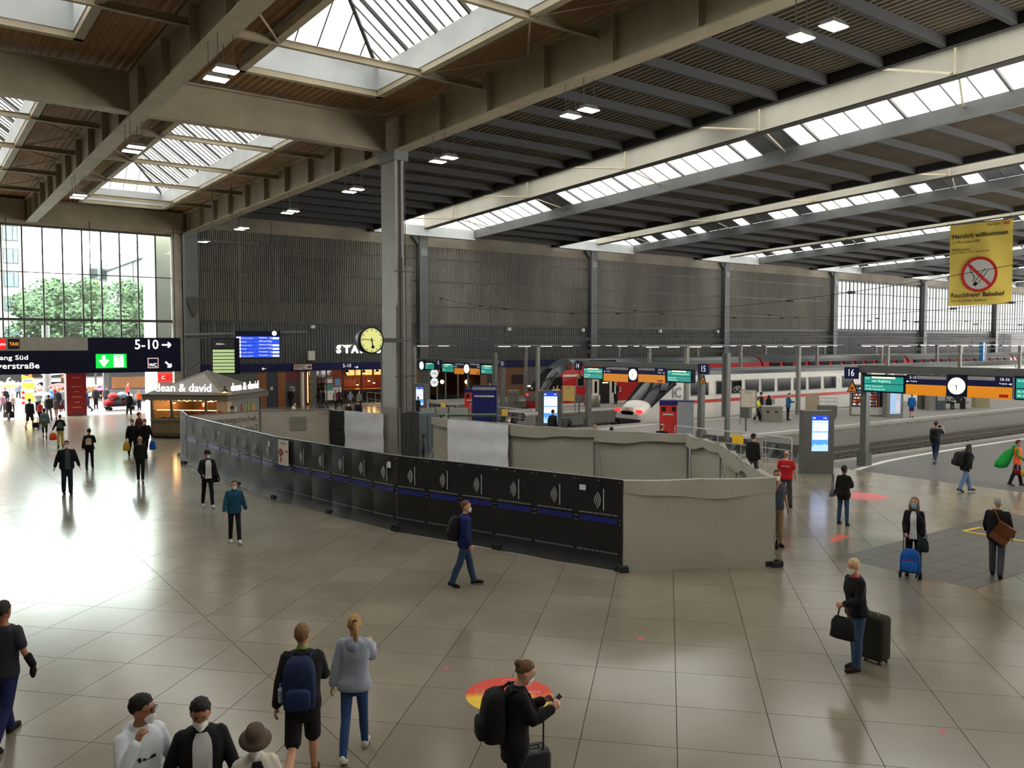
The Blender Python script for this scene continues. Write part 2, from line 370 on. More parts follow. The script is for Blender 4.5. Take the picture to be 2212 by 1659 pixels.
def lantern(cx, y0, y1, n):
    """hipped glass lantern over a curb: frame, rafters, panes"""
    z0, z1, hip = 15.15, 17.0, 2.3
    w = sempty('window_%d' % n, 'hipped glass roof lantern with thin glazing bars')
    c = MB()
    for sx in (-1, 1): c.box((cx+sx*OW-.06, y0, 14.3), (cx+sx*OW+.06, y1, z0))
    for yy in (y0, y1): c.box((cx-OW, yy-.06, 14.3), (cx+OW, yy+.06, z0))
    c.build('curb', curb_paint, w)
    c = MB()
    for sx in (-1, 1): c.box((cx+sx*(OW+.1)-.13, y0-.2, 14.1), (cx+sx*(OW+.1)+.13, y1+.2, 14.32))
    for yy in (y0-.1, y1+.1): c.box((cx-OW-.23, yy-.13, 14.1), (cx+OW+.23, yy+.13, 14.32))
    c.build('curb_beam', steel_paint, w)
    r = MB(); r.beam((cx, y0+hip, z1), (cx, y1-hip, z1), .12, .16)
    for sx in (-1, 1):
        for yy, yr in ((y0, y0+hip), (y1, y1-hip)): r.beam((cx+sx*OW, yy, z0), (cx, yr, z1), .12, .14)
    m = int((y1-y0-2*hip)/2.0)
    ys = [y0+hip+(y1-y0-2*hip)*k/m for k in range(m+1)]
    for yy in ys:
        for sx in (-1, 1): r.beam((cx+sx*OW, yy, z0), (cx, yy, z1), .09, .14)
    r.build('rafter', steel_dark, w)
    bars = MB()
    for a, b in zip(ys, ys[1:]):
        for k in range(1, 4):
            yy = a+(b-a)*k/4
            for sx in (-1, 1): bars.beam((cx+sx*OW, yy, z0+.02), (cx, yy, z1+.02), .04, .05)
    for sx in (-1, 1):
        for k in range(1, 4):
            f = k/4
            for yy, dr in ((y0, 1), (y1, -1)): bars.beam((cx+sx*OW, yy+dr*hip*f, z0), (cx+sx*OW*(1-f), yy+dr*hip*f, z0+(z1-z0)*f), .04, .05)
    for k in range(-2, 3):
        for yy, dr in ((y0, 1), (y1, -1)):
            f = 1-abs(k)/3; bars.beam((cx+OW*k/3, yy, z0), (cx+OW*k/3, yy+dr*hip*f, z0+(z1-z0)*f), .035, .05)
    bars.build('glazing_bar', steel_dark, w)
    for a, b in zip(ys, ys[1:]):
        for sx in (-1, 1):
            me = MB().add([(cx+sx*OW, a, z0+.05), (cx+sx*OW, b, z0+.05), (cx, b, z1+.05), (cx, a, z1+.05)], [(0, 1, 2, 3)]).mesh('pane', sky_glass)
            link('pane', me, w)
    for yy, dr in ((y0, 1), (y1, -1)):
        link('pane', MB().add([(cx-OW, yy, z0+.05), (cx+OW, yy, z0+.05), (cx, yy+dr*hip, z1+.05)], [(0, 1, 2)]).mesh('pane', sky_glass), w)
        for sx in (-1, 1):
            link('pane', MB().add([(cx+sx*OW, yy, z0+.05), (cx+sx*OW, yy+dr*hip, z0+.05), (cx, yy+dr*hip, z1+.05)], [(0, 1, 2)]).mesh('pane', sky_glass), w)
    # tie bars across the opening, from girder to girder
    y = y0+3.1
    while y < y1-2:
        t = MB(); ibeam(t, (cx-4.95, y, 14.02), (cx+4.95, y, 14.02), .16, .22, .02, .02); t.build('tie_beam', steel_paint, w); y += 6.1
    t = MB()
    for sx in (-1, 1):
        y, q = y0+3.1, 0
        while y < y1-6:
            t.tube([(cx+sx*OW, y, 14.1), (cx+sx*4.7, y+3.05, 14.3)], .035, 5); t.tube([(cx+sx*4.7, y+3.05, 14.3), (cx+sx*OW, y+6.1, 14.1)], .035, 5); y += 6.1
    t.build('brace', steel_paint, w)
nwin = 2
ceil_mb, caps = MB(), MB()
flat = lambda y: ZC
for cx, x0, x1 in bays_x:
    for y0, y1 in bays_y:
        lantern(cx, y0, y1, nwin); nwin += 1
    for a, b in ((x0, cx-OW), (cx+OW, x1)):
        corrugated(ceil_mb, a, b, YN, YS, flat); cap_roof(caps, a, b, YN, YS, flat)
    prev = YN
    for y0, y1 in bays_y+[(YS, YS)]:
        corrugated(ceil_mb, cx-OW, cx+OW, prev, y0, flat); cap_roof(caps, cx-OW, cx+OW, prev, y0, flat); prev = y1
corrugated(ceil_mb, XE, XC, YN, YS, flat); cap_roof(caps, XE, XC, YN, YS, flat)
c_o = ceil_mb.build('ceiling', sheet_brown); struct(c_o, 'brown corrugated sheet ceiling of the concourse')
caps.build('roof_deck', concrete_dark, c_o)
# ---- train shed roof: sloping sheets, purlins, glazed ridges over white girders
ze = lambda y: 14.35+0.033*(64-y)
HW = 5.0
spans = [(XA+.05, PIL[0]-HW)]+[(PIL[k]+HW, PIL[k+1]-HW) for k in range(len(PIL)-1)]+[(PIL[-1]+HW, XW)]
sheet_mb, caps = MB(), MB()
for x0, x1 in spans:
    corrugated(sheet_mb, x0, x1, YN, YS, lambda y: ze(y)+.42, pitch=.33, amp=.06); cap_roof(caps, x0, x1, YN, YS, lambda y: ze(y)+.42)
s_o = sheet_mb.build('ceiling', sheet_dark); struct(s_o, 'dark corrugated sheet roof over the train platforms'); caps.build('roof_deck', concrete_dark, s_o)
for k, (x0, x1) in enumerate(spans):
    pm = MB(); pm.box((0, -.1, 0), (x1-x0, .1, .4)); pmesh = pm.mesh('purlin', M('purlin_black', (30, 29, 27), rough=.7))
    y = 62.6
    while y > YN+1:
        o = link('purlin', pmesh, s_o); o.location = (x0, y, ze(y)+.02); y -= 2.45 if k == 0 else 2.9
for k, X in enumerate(PIL):
    w = sempty('window_%d' % nwin, 'long glazed ridge skylight with white girder over the tracks'); nwin += 1
    for sx in (-1, 1):
        mb = MB(); xe = X+sx*HW
        for a, b in ((YN, YS),):
            mb.add([(xe-.14, a, ze(a)), (xe+.14, a, ze(a)), (xe+.14, b, ze(b)), (xe-.14, b, ze(b)), (xe-.14, a, ze(a)+.75), (xe+.14, a, ze(a)+.75), (xe+.14, b, ze(b)+.75), (xe-.14, b, ze(b)+.75)],
                   [(0, 3, 2, 1), (4, 5, 6, 7), (0, 1, 5, 4), (1, 2, 6, 5), (2, 3, 7, 6), (3, 0, 4, 7)])
        mb.build('edge_beam', steel_grey if sx > 0 else MATS['purlin_black'], w)
    zb = lambda y: ze(y)+.5
    mb = MB(); a, b = YN, YS-.8
    for (xl, xr, l, h) in ((-.06, .06, .08, 1.25), (-.3, .3, 0, .08), (-.3, .3, 1.25, 1.33)):
        mb.add([(X+xl, a, zb(a)+l), (X+xr, a, zb(a)+l), (X+xr, b, zb(b)+l), (X+xl, b, zb(b)+l), (X+xl, a, zb(a)+h), (X+xr, a, zb(a)+h), (X+xr, b, zb(b)+h), (X+xl, b, zb(b)+h)],
               [(0, 3, 2, 1), (4, 5, 6, 7), (0, 1, 5, 4), (1, 2, 6, 5), (2, 3, 7, 6), (3, 0, 4, 7)])
        mb.mat(0)
    mb.build('girder', M('girder_cream', (150, 147, 134), rough=.6, var=.06, scale=.6), w)
    mb = MB(); a, b = YN, YS-.8
    mb.add([(X-.32, a, zb(a)-.04), (X+.32, a, zb(a)-.04), (X+.32, b, zb(b)-.04), (X-.32, b, zb(b)-.04)], [(0, 1, 2, 3)]); mb.build('girder_flange', steel_dark, w)
    zr = lambda y: ze(y)+2.75
    raf, st, y, q = MB(), MB(), YS-1.0, 0
    raf.beam((X, YN, zr(YN)), (X, YS, zr(YS)), .15, .2)
    panes = []
    while y > YN+1:
        for sx in (-1, 1): raf.beam((X+sx*HW, y, ze(y)+.75), (X, y, zr(y)), .12 if q % 4 == 0 else .05, .16 if q % 4 == 0 else .07)
        if y > -6:
            for sx in (-1, 1):
                y2 = y-1.25; me = MB().add([(X+sx*HW, y, ze(y)+.78), (X+sx*HW, y2, ze(y2)+.78), (X, y2, zr(y2)+.04), (X, y, zr(y)+.04)], [(0, 1, 2, 3)])
                opaque = (q % 16 in (9, 10)) or (k >= 1 and sx > 0 and random.random() < .18)
                link('pane', me.mesh('pane', steel_grey if opaque else sky_glass), w)
        if q % 8 == 4:
            for sx in (-1, 1): st.tube([(X+sx*HW, y+2.2, ze(y)+.5), (X, y, zb(y)+.1)], .05, 5)
            st.tube([(X-.35, y, zb(y)), (X-.35, y, zb(y)+1.3)], .05, 5)
        y -= 1.25; q += 1
    if True:
        me = MB()
        for sx in (-1, 1): me.add([(X+sx*HW, -6.2, ze(-6)+.78), (X+sx*HW, YN, ze(YN)+.78), (X, YN, zr(YN)+.04), (X, -6.2, zr(-6)+.04)], [(0, 1, 2, 3)])
        me.build('pane', sky_glass, w)
    raf.build('rafter', steel_grey, w); st.build('strut', steel_paint, w)
    MB().add([(X-HW, YS-.5, ze(YS)+.7), (X+HW, YS-.5, ze(YS)+.7), (X, YS-.5, zr(YS))], [(0, 1, 2)]).build('end_panel', white_paint, w)
    MB().box((X-HW, YS-1.2, ze(YS)-.1), (X+HW, YS-.5, ze(YS)+.75)).build('end_beam', curb_paint, w)
# ---- south wall of the train shed: pillars, slatted cladding, frosted windows, shop fronts below
ZS, ZM, ZT = 3.4, 6.65, 13.5
wl = sempty('wall_south', 'grey slatted cladding wall behind the tracks')
XV = PIL[3]
MB().box((XA, YS, ZS), (XW, YS+.4, ZM)).build('wall_base', clad_lower, wl)
MB().box((XA, YS, ZM), (XV, YS+.4, ZT)).build('wall_panel', M('wall_panel', (98, 95, 87), rough=.8, var=.35, scale=.3), wl)
MB().box((XA, YS-.12, ZT), (XW, YS+.4, 15.3)).build('wall_head', M('wall_head', (120, 112, 96), rough=.8, var=.35, scale=.25), wl)
MB().box((XA, YS-.1, ZM-.12), (XW, YS+.02, ZM+.1)).build('rail_band', steel_dark, wl)
mb = MB(); x = XA+.7
while x < XV:
    mb.box((x, YS-.1, ZM+.1), (x+.075, YS-.02, ZT)); x += .16
o = mb.build('slat', clad_upper, wl); o['kind'] = 'stuff'
mb = MB(); x = XA+.7
while x < 150:
    mb.box((x, YS-.06, ZS), (x+.09, YS, ZM-.12)); x += .24
o = mb.build('rib', M('cladding_rib', (80, 82, 81), rough=.55), wl); o['kind'] = 'stuff'
for (xa, ya, xb, yb) in ((603, 557, 747, 655), (1010, 575, 1190, 665), (1370, 590, 1490, 660), (1640, 590, 1730, 650)):
    a, b = gy(xa, ya, YS), gy(xb, yb, YS)
    MB().box((a.x, YS-.03, gy((xa+xb)/2, yb, YS).z), (b.x, YS-.005, gy((xa+xb)/2, ya, YS).z)).build('vent_opening', soot, wl)
for z in (8.2, 10.4, 12.4):
    MB().box((XA, YS-.115, z), (XV, YS-.09, z+.1)).build('fixing_rail', steel_dark, wl)
# frosted windows beyond the slatted bays
for k in range(3, len(PIL)-1):
    x0, x1 = PIL[k]+.5, PIL[k+1]-.5
    w = sempty('window_%d' % nwin, 'tall frosted glass window with dark vertical bars in the side wall'); nwin += 1
    fr = MB(); n = 24
    fr.box((x0, YS, ZM+.1), (x1, YS+.12, ZM+.3)); fr.box((x0, YS, ZT-.3), (x1, YS+.12, ZT))
    fr.box((x0, YS, 9.9), (x1, YS+.08, 9.98)); fr.box((x0, YS, 11.7), (x1, YS+.08, 11.78))
    for i in range(n+1):
        xx = x0+(x1-x0)*i/n; t = .1 if i % 4 == 0 else .035; fr.box((xx-t, YS-.04, ZM+.1), (xx+t, YS+.12, ZT))
    fr.build('frame', steel_dark, w)
    pm = MB().box((0, YS+.05, ZM+.1), ((x1-x0)/n, YS+.06, ZT)).mesh('pane', frost_glass)
    for i in range(n):
        o = link('pane', pm, w); o.location = (x0+(x1-x0)*i/n, 0, 0)
struct(MB().box((PIL[-1], YS, ZM), (XW, YS+.4, ZT)).build('wall_south_end', clad_lower), 'grey wall at the far end of the shed')
pill = M('pillar_paint', (70, 72, 72), rough=.55, var=.18, scale=.6)
for k, X in enumerate(PIL):
    t = sempty('wall_pillar', 'dark steel pillar carrying the shed roof at the side wall', (X, YS-.35, 0))
    MB().box((-.42, -.3, 0), (.42, .34, 14.4)).build('shaft', pill, t)
    MB().prism([(-.1, 13.1), (-.1, 14.4), (-1.2, 14.4)], 'y', -.2, .2).build('bracket', pill, t)
    MB().box((-.3, -.34, 12.6), (.3, -.3, 13.2)).build('plate', steel_grey, t)
# corner pillar and stone pier beside the concourse window
t = sempty('corner_pillar', 'grey stone corner pier between window and slatted wall', (XA-.1, YS-.3, 0))
MB().box((-1.0, 0, 0), (-.35, .5, 12.9)).build('stone_pier', M('pier_stone', (176, 168, 152), rough=.7, var=.2, scale=1.3), t)
MB().box((-.3, -.35, 0), (.75, .5, 13.4)).build('shaft', steel_grey, t)
MB().prism([(-.28, 8.4), (.75, 8.4), (.6, 7.4), (.3, 6.9)], 'y', -.6, -.3).build('bracket', concrete_dark, t)
# ---- great south window of the concourse, in front of the street
w1 = sempty('window_1', 'tall steel framed window wall above the street exit')
x0w, x1w, z0w, z1w = XE, gy(374, 600, YS).x, 5.35, 12.75
mxs = [gy(p, 600, YS).x for p in (4, 46, 90, 134, 178, 219, 259, 298, 337, 374)]
st = (mxs[-1]-mxs[0])/9; mx = [mxs[-1]-st*i for i in range(25) if mxs[-1]-st*i > XE]
zh = [z0w, 6.6, 9.75, z1w]
fr = MB()
for i, x in enumerate(mx): fr.box((x-.045, YS-.02, z0w), (x+.045, YS+.16, z1w))
fr.box((XE, YS-.04, 6.52), (x1w, YS+.18, 6.7)); fr.box((XE, YS, 9.72), (x1w, YS+.12, 9.78)); fr.box((XE, YS-.05, z0w-.1), (x1w, YS+.2, z0w)); fr.box((XE, YS-.05, z1w), (x1w, YS+.2, z1w+.15))
fr.build('frame', M('window_frame', (72, 70, 68), rough=.5), w1)
for i in range(len(mx)-1):
    for j in range(3):
        me = MB().box((mx[i+1]+.045, YS+.06, zh[j]+.02), (mx[i]-.045, YS+.068, zh[j+1]-.02)).mesh('pane', win_glass); link('pane', me, w1)
struct(MB().box((XE, YS-.1, 12.9), (XA, YS+.3, 15.2)).build('wall_south_head', steel_paint), 'grey wall strip above the tall window')
# door heads: the exit lies open below, a lintel carries the window
struct(MB().box((XE, YS-.1, 4.5), (XA-1, YS+.25, z0w-.1)).build('door_lintel', steel_grey), 'grey lintel over the open street exit')
# ---- central column
cpos = gz(856, 992)
col = sempty('central_column', 'tall grey steel column with cables carrying the concourse girder', (XA, 31.9, 0))
colp = M('column_paint', (142, 140, 134), rough=.5, var=.16, scale=.9)
MB().box((-.28, -.75, 0), (-.18, .5, ZG-.35)).box((.0, -.75, 0), (.14, .5, ZG-.35)).box((-.2, -.62, 0), (.02, .4, ZG-.35)).build('shaft', colp, col)
MB().box((-.36, -.85, ZG-.4), (.3, .6, ZG)).build('cap', steel_grey, col)
MB().box((.2, -.35, 0), (.72, .35, 8.3)).build('side_post', M('side_post', (112, 110, 102), rough=.6, var=.2), col)
MB().box((-.05, -.8, 0), (.78, .55, 2.05)).build('black_base', M('base_black', (38, 37, 35), rough=.7), col)
MB().box((-.3, -.77, 0), (-.06, .52, 2.3)).build('concrete_guard', concrete, col)
for z in (3.6, 5.1, 8.0):
    MB().box((-.34, -.82, z), (.74, -.74, z+.04)).build('clamp', steel_dark, col)
mb = MB()
for i, (xx, zt) in enumerate(((-.08, 12.5), (.02, 8.6), (.16, 12.4), (.45, 7.9), (-.22, 6.6))):
    mb.tube([(xx, -.8, .4), (xx+.02, -.8, zt*.5), (xx-.01, -.79, zt)], .018, 5)
mb.build('cable', steel_dark, col)
# ================================================================ THE STREET BEHIND THE EXIT
pave = M('wet_pavement', (120, 120, 120), rough=.3, var=.12, scale=1.2)
struct(MB().box((-70, YS, -.35), (60, 230, -.004)).build('ground', pave), 'wet pale street pavement beyond the exit')
white_render = M('white_render', (196, 194, 186), rough=.8, var=.05, scale=.4)
cream = M('cream_render', (222, 208, 172), rough=.8, var=.06)
grey_render = M('grey_render', (122, 126, 128), rough=.8, var=.06)
dark_glass = M('dark_pane', (44, 52, 60), rough=.12, var=.15, scale=.5)
pale_pane = M('pale_pane', (84, 104, 128), rough=.15, var=.1)
frame_dark = M('frame_dark', (70, 64, 58), rough=.6)
def bwin(b, x, z, w, h, y, fm, pm, face='y'):
    m = MB()
    if face == 'y':
        m.box((x-w/2, y-.12, z), (x+w/2, y+.1, z+h)); f = m.build('window', fm, b)
        MB().box((x-w/2+.12, y-.16, z+.12), (x+w*.12, y-.11, z+h-.12)).build('pane', pm, f); MB().box((x+w*.2, y-.16, z+.12), (x+w/2-.12, y-.11, z+h-.12)).build('pane', pm, f)
    else:
        m.box((y-.1, x-w/2, z), (y+.12, x+w/2, z+h)); f = m.build('window', fm, b)
        MB().box((y-.15, x-w/2+.1, z+.1), (y-.09, x+w/2-.1, z+h-.1)).build('pane', pm, f)
YB = 125.0
xr = gy(58, 600, YB).x
b = thing('office_building', 'white rendered building with rows of square dark framed windows', 'building', (0, 0, 0))
MB().box((-45, YB, 0), (xr, YB+15, 24)).build('wall', white_render, b)
MB().box((-45, YB-.3, 0), (xr+.2, YB, 4.4)).build('ground_floor', M('black_shop', (22, 22, 22), rough=.4), b)
mb = MB()
for z in (5.0, 8.2, 11.5, 14.9, 18.2): mb.box((-45, YB-.08, z-.06), (xr+.05, YB, z+.06))
mb.build('cornice', cream, b)
for yy, hh in ((720, 22), (655, 30), (603, 31), (552, 30), (503, 28)):
    zc = gy(24, yy, YB).z
    for i in range(6): bwin(b, gy(24, 600, YB).x-4.2*i, zc-1.05, 1.75, 1.95, YB, frame_dark, pale_pane)
text('lettering', 'loft', 1.9, E_('loft_white', (220, 220, 215), .8), b, (gy(8, 828, YB).x, YB-.4, gy(10, 828, YB).z))
# grey hotel whose front runs down the side street
XH = 27.0
b = thing('hotel_building', 'pale grey hotel block with mansard roof running down the street', 'building')
MB().box((XH, 104, 0), (XH+14, 158, 17.0)).build('wall', grey_render, b)
MB().prism([(XH-.2, 17.0), (XH+14, 17.0), (XH+14, 20.2), (XH+1.6, 20.2)], 'y', 104, 158).build('roof', M('mansard', (190, 194, 198), rough=.6), b)
MB().box((XH-.35, 104, 16.8), (XH, 158, 17.1)).build('gutter', frame_dark, b)
for yy in range(108, 157, 6):
    for z in (2.0, 5.4, 8.8, 12.2): bwin(b, yy, z, 1.5, 2.3, XH, white_render, dark_glass, 'x')
    MB().box((XH+.2, yy-.8, 17.2), (XH+1.6, yy+.8, 19.1)).build('dormer', grey_render, b)
MB().box((XH-.1, 130.5, 0), (XH+.0, 131, 17)).build('downpipe', frame_dark, b)
p = gy(202, 632, 112)
b = thing('shop_sign', 'tall yellow vertical hire shop sign reading LEIH on the street corner', 'sign', (p.x, 112, 0))
MB().box((-.6, -.1, gy(202, 668, 112).z), (.6, .1, gy(202, 608, 112).z)).build('panel', M('sign_yellow', (246, 208, 40), rough=.5), b)
for i, ch in enumerate('LEIH'): text('letter', ch, 1.05, frame_dark, b, (0, -.12, gy(202, 616+i*11.5, 112).z))
MB().box((-.1, -.06, 0), (.1, .06, gy(202, 668, 112).z)).build('post', frame_dark, b)
b = thing('far_building', 'white corner house with dark roof terrace behind the trees', 'building')
xf = gy(180, 620, 150).x
MB().box((xf, 150, 0), (xf+4.4, 160, 15)).build('wall', white_render, b)
MB().box((xf+.8, 150.5, 15), (xf+4, 158, 18)).build('penthouse', grey_render, b)
for i in range(2): bwin(b, xf+1.1+2.2*i, 11.5, 1.4, 1.9, 150, frame_dark, dark_glass)
for i in range(2): bwin(b, xf+1.6+1.6*i, 15.5, 1.2, 1.7, 150.5, frame_dark, dark_glass)
b = thing('shop_row', 'long row of dark shop fronts across the street', 'building')
MB().box((xr+.3, 140, 0), (XH-.6, 146, 5.2)).build('wall', M('shop_dark', (30, 30, 31), rough=.5), b)
for i in range(6):
    x = xr+2+3.1*i
    f = MB().box((x, 139.8, .4), (x+2.6, 140, 3.2)).build('window', frame_dark, b); MB().box((x+.1, 139.7, .5), (x+2.5, 139.82, 3.1)).build('pane', M('shop_pane', (60, 58, 54), rough=.15), f)
MB().box((xr+.3, 138.2, 3.6), (XH-.6, 140, 4.0)).build('canopy', M('shop_canopy', (30, 42, 66), rough=.6), b)
# white end wall right of the trees
struct(MB().box((gy(336, 620, 66).x, 66.0, 0), (XA+6, 70, 14)).build('wall_outer', white_render), 'white outside wall beside the exit')
# ---- trees
leaf_m = M('tree_leaf', (48, 76, 34), rough=.6, var=.35, scale=.8, obj_var=.35)
bark = M('bark', (70, 60, 50), rough=.9)
def tree(label, x, y, h, r, seed):
    rnd = random.Random(seed); t = thing('street_tree', label, 'tree', (x, y, 0))
    mb = MB(); mb.tube([(0, 0, 0), (.1, 0, h*.3), (0, .1, h*.55), (.1, 0, h*.8)], [.28, .22, .15, .05], 8)
    for k in range(7):
        a = rnd.random()*6.28; mb.tube([(0, 0, h*(.3+.05*k)), (math.cos(a)*r*.5, math.sin(a)*r*.5, h*(.5+.05*k))], [.1, .03], 6)
    mb.build('trunk', bark, t)
    lumps = [(rnd.gauss(0, .42)*r, rnd.gauss(0, .42)*r, h*(.36+.58*rnd.random())) for _ in range(26)]
    mb = MB()
    for lx, ly, lz in lumps:
        lr = r*(.28+.2*rnd.random())*(1.1-.45*max(0, lz/h-.6))
        for _ in range(250):
            u = Vector((rnd.gauss(0, 1), rnd.gauss(0, 1), rnd.gauss(0, 1))).normalized()*lr*(.55+.5*rnd.random())
            c = Vector((lx, ly, min(lz, h-lr*.6)))+u; a = Vector((rnd.gauss(0, 1), rnd.gauss(0, 1), rnd.gauss(0, .6))).normalized(); bb = a.orthogonal().normalized()
            s_ = .16+.14*rnd.random(); mb.add([c-a*s_, c+bb*s_*.6, c+a*s_, c-bb*s_*.6], [(0, 1, 2, 3)])
    o = mb.build('foliage', leaf_m, t); o['kind'] = 'stuff'
for lab, px, py, Y, r, sd in (('broad leafy street tree beside the white office building', 98, 598, 98, 4.0, 1), ('leafy street tree left of the yellow shop sign', 165, 606, 104, 3.8, 2),
                          ('lower bushy tree right of the yellow shop sign', 245, 655, 92, 3.4, 3), ('leafy tree in front of the grey hotel', 308, 612, 96, 3.8, 4)):
    p = gy(px, py, Y); tree(lab, p.x, Y, p.z, r, sd)
# ---- exit signs across the opening
navy = M('sign_navy', (14, 18, 70), rough=.55, spec=.25, var=.04); navy_d = M('sign_navy_dark', (8, 9, 40), rough=.55, spec=.2, var=.04)
glow_w = E_('letter_glow', (255, 248, 235), 2.2); glow_dim = E_('letter_dim', (225, 225, 230), .8)
YG = 61.6
s0, s1 = gy(0, 806, YG), gy(391, 803, YG)
zt, zb_ = gy(300, 729.5, YG).z, gy(300, 804, YG).z
sg = thing('exit_sign', 'long dark blue hanging sign board for the south exit with lit white lettering', 'sign', (0, YG, 0))
MB().box((-8.0, 0, zb_), (s1.x, .45, zt)).build('board', navy_d, sg)
gp = gy(190, 757, YG)
MB().box((-8.0, -.03, gp.z), (gp.x, 0, zt)).build('grey_strip', M('sign_grey', (150, 146, 138), rough=.5), sg)
def on_sign(name, s_, pxa, pxb, py, mat_, hpx, align='CENTER', bold=.004):
    a, bb = gy(pxa, py, YG), gy(pxb, py, YG); h = (hpx/F)*(YG/ray(pxa, py).y)
    o = text(name, s_, 1.0, mat_, sg, ((a.x+bb.x)/2, -.05, a.z), bold=bold)
    d = o.data; xs = [v.co.x for v in d.vertices]; ys = [v.co.y for v in d.vertices]
    wx, wy = max(xs)-min(xs), max(ys)-min(ys); cx_, cy_ = (max(xs)+min(xs))/2, (max(ys)+min(ys))/2
    for v in d.vertices: v.co.x = (v.co.x-cx_)*(bb.x-a.x)/wx; v.co.y = (v.co.y-cy_)*h/wy
    return o
on_sign('lettering', '5-10', 291, 342, 744, glow_w, 21)
on_sign('lettering', 'Ausgang Süd', -42, 60, 774.5, glow_w, 13, bold=0)
on_sign('lettering', 'Bayerstraße', -30, 85, 793, glow_w, 17)
def arrow(parent, name, c, L_, ang, w, mat_, y=-.05):
    mb = MB(); ca, sa = math.cos(ang), math.sin(ang); R2 = lambda u, v: (c[0]+u*ca-v*sa, c[1]+u*sa+v*ca)
    def bar(p, q):
        d = Vector((q[0]-p[0], q[1]-p[1])).normalized(); n = Vector((-d.y, d.x))*w/2
        mb.prism([(p[0]-n.x, p[1]-n.y), (q[0]-n.x, q[1]-n.y), (q[0]+n.x, q[1]+n.y), (p[0]+n.x, p[1]+n.y)], 'y', y, y+.02)
    bar(R2(-L_/2, 0), R2(L_/2, 0)); bar(R2(L_/2-L_*.32, L_*.3), R2(L_/2, 0)); bar(R2(L_/2-L_*.32, -L_*.3), R2(L_/2, 0))
    return mb.build(name, mat_, parent)
a = gy(359, 745, YG); arrow(sg, 'arrow', (a.x, a.z), .58, 0, .1, glow_w)
a = gy(363, 787, YG); arrow(sg, 'arrow', (a.x, a.z), .5, -math.pi/4, .11, glow_w)
def plate(name, pxa, pya, pxb, pyb, mat_, y0=-.04, y1=0.0, par=sg, Y=None):
    Y = Y or YG; a, bb = gy(pxa, (pya+pyb)/2, Y), gy(pxb, (pya+pyb)/2, Y); za, zc = gy((pxa+pxb)/2, pya, Y).z, gy((pxa+pxb)/2, pyb, Y).z
    return MB().box((a.x, y0, zc), (bb.x, y1, za)).build(name, mat_, par)
plate('tram_plate', -22, 732, 12, 754, E_('tram_red', (230, 20, 25), .9), -.06, -.03); o = on_sign('lettering', 'Tram', -20, 11, 743, glow_w, 7, bold=0); o.location.y = -.08
plate('taxi_plate', 17, 732, 42, 754, M('taxi_black', (18, 16, 14), rough=.3), -.06, -.03); o = on_sign('lettering', 'TAXI', 20, 39, 743, E_('taxi_amber', (250, 160, 50), 1.6), 7, bold=0); o.location.y = -.08
gr = plate('escape_plate', 207, 764.5, 273, 795, E_('escape_green', (0, 190, 60), 1.3), -.06, 0)
ms = MB(); a = gy(224, 780, YG); ms.box((a.x-.09, -.09, a.z), (a.x+.09, -.06, a.z+.36)); ms.prism([(a.x-.32, a.z+.06), (a.x, a.z-.4), (a.x+.32, a.z+.06), (a.x+.2, a.z+.12), (a.x, a.z-.1), (a.x-.2, a.z+.12)], 'y', -.09, -.06); ms.build('down_arrow', glow_w, gr)
a = gy(256, 780, YG)
MB().box((a.x-.3, -.09, a.z-.4), (a.x+.3, -.06, a.z+.42)).build('door_shape', glow_w, gr)
rm = MB(); rm.lathe([(.001, -.1), (.06, -.1), (.06, -.09)], (a.x+.02, 0, a.z+.28), 10, 'y')
for p, q in (((.02, .2), (-.03, 0)), ((-.03, 0), (-.2, -.18)), ((-.03, 0), (.14, -.08)), ((.14, -.08), (.12, -.28)), ((.02, .17), (.18, .05)), ((.02, .17), (-.14, .08))):
    rm.beam((a.x+p[0], -.1, a.z+p[1]), (a.x+q[0], -.1, a.z+q[1]), .03, .07, (0, 1, 0))
rm.build('running_figure', E_('escape_green2', (0, 170, 60), 1.0), gr)
wc = plate('toilet_plate', 319, 773, 342, 795, E_('wc_pink', (235, 190, 190), .9), -.05, 0); o = plate('toilet_inner', 320.6, 774.6, 340.4, 793.4, navy, -.07, -.04); o.parent = wc
o = on_sign('lettering', 'WC', 321.5, 338, 788.5, glow_w, 7.5); o.location.y = -.09
for px in (20, 200, 380):
    a = gy(px, 730, YG); MB().tube([(a.x, .2, zt), (a.x, .2, ZG+.1)], .03, 6).build('hanger', steel_dark, sg)
# ---- red advertising pillar in the doorway
a, bb = gz(149, 898), gz(184, 898)
pw = (bb-a).length
rp = thing('advertising_pillar', 'tall red poster pillar standing in the open exit', 'pillar', ((a.x+bb.x)/2, (a.y+bb.y)/2+.4, 0))
MB().box((-.62, -.4, 0), (.62, .5, 4.4)).build('core', steel_grey, rp)
MB().box((-.6, -.46, .1), (.6, -.4, 3.5)).build('poster', M('poster_red', (150, 18, 22), rough=.35), rp)
ptx = M('poster_pink', (205, 130, 125), rough=.5)
for i, w_ in enumerate((.8, .5, .62, .3, .66, .34, .58)):
    z_ = 3.0-i*.36-(.25 if i > 1 else 0); MB().box((-w_/2, -.465, z_-.03), (w_/2, -.46, z_+.03)).build('text_line', ptx, rp)
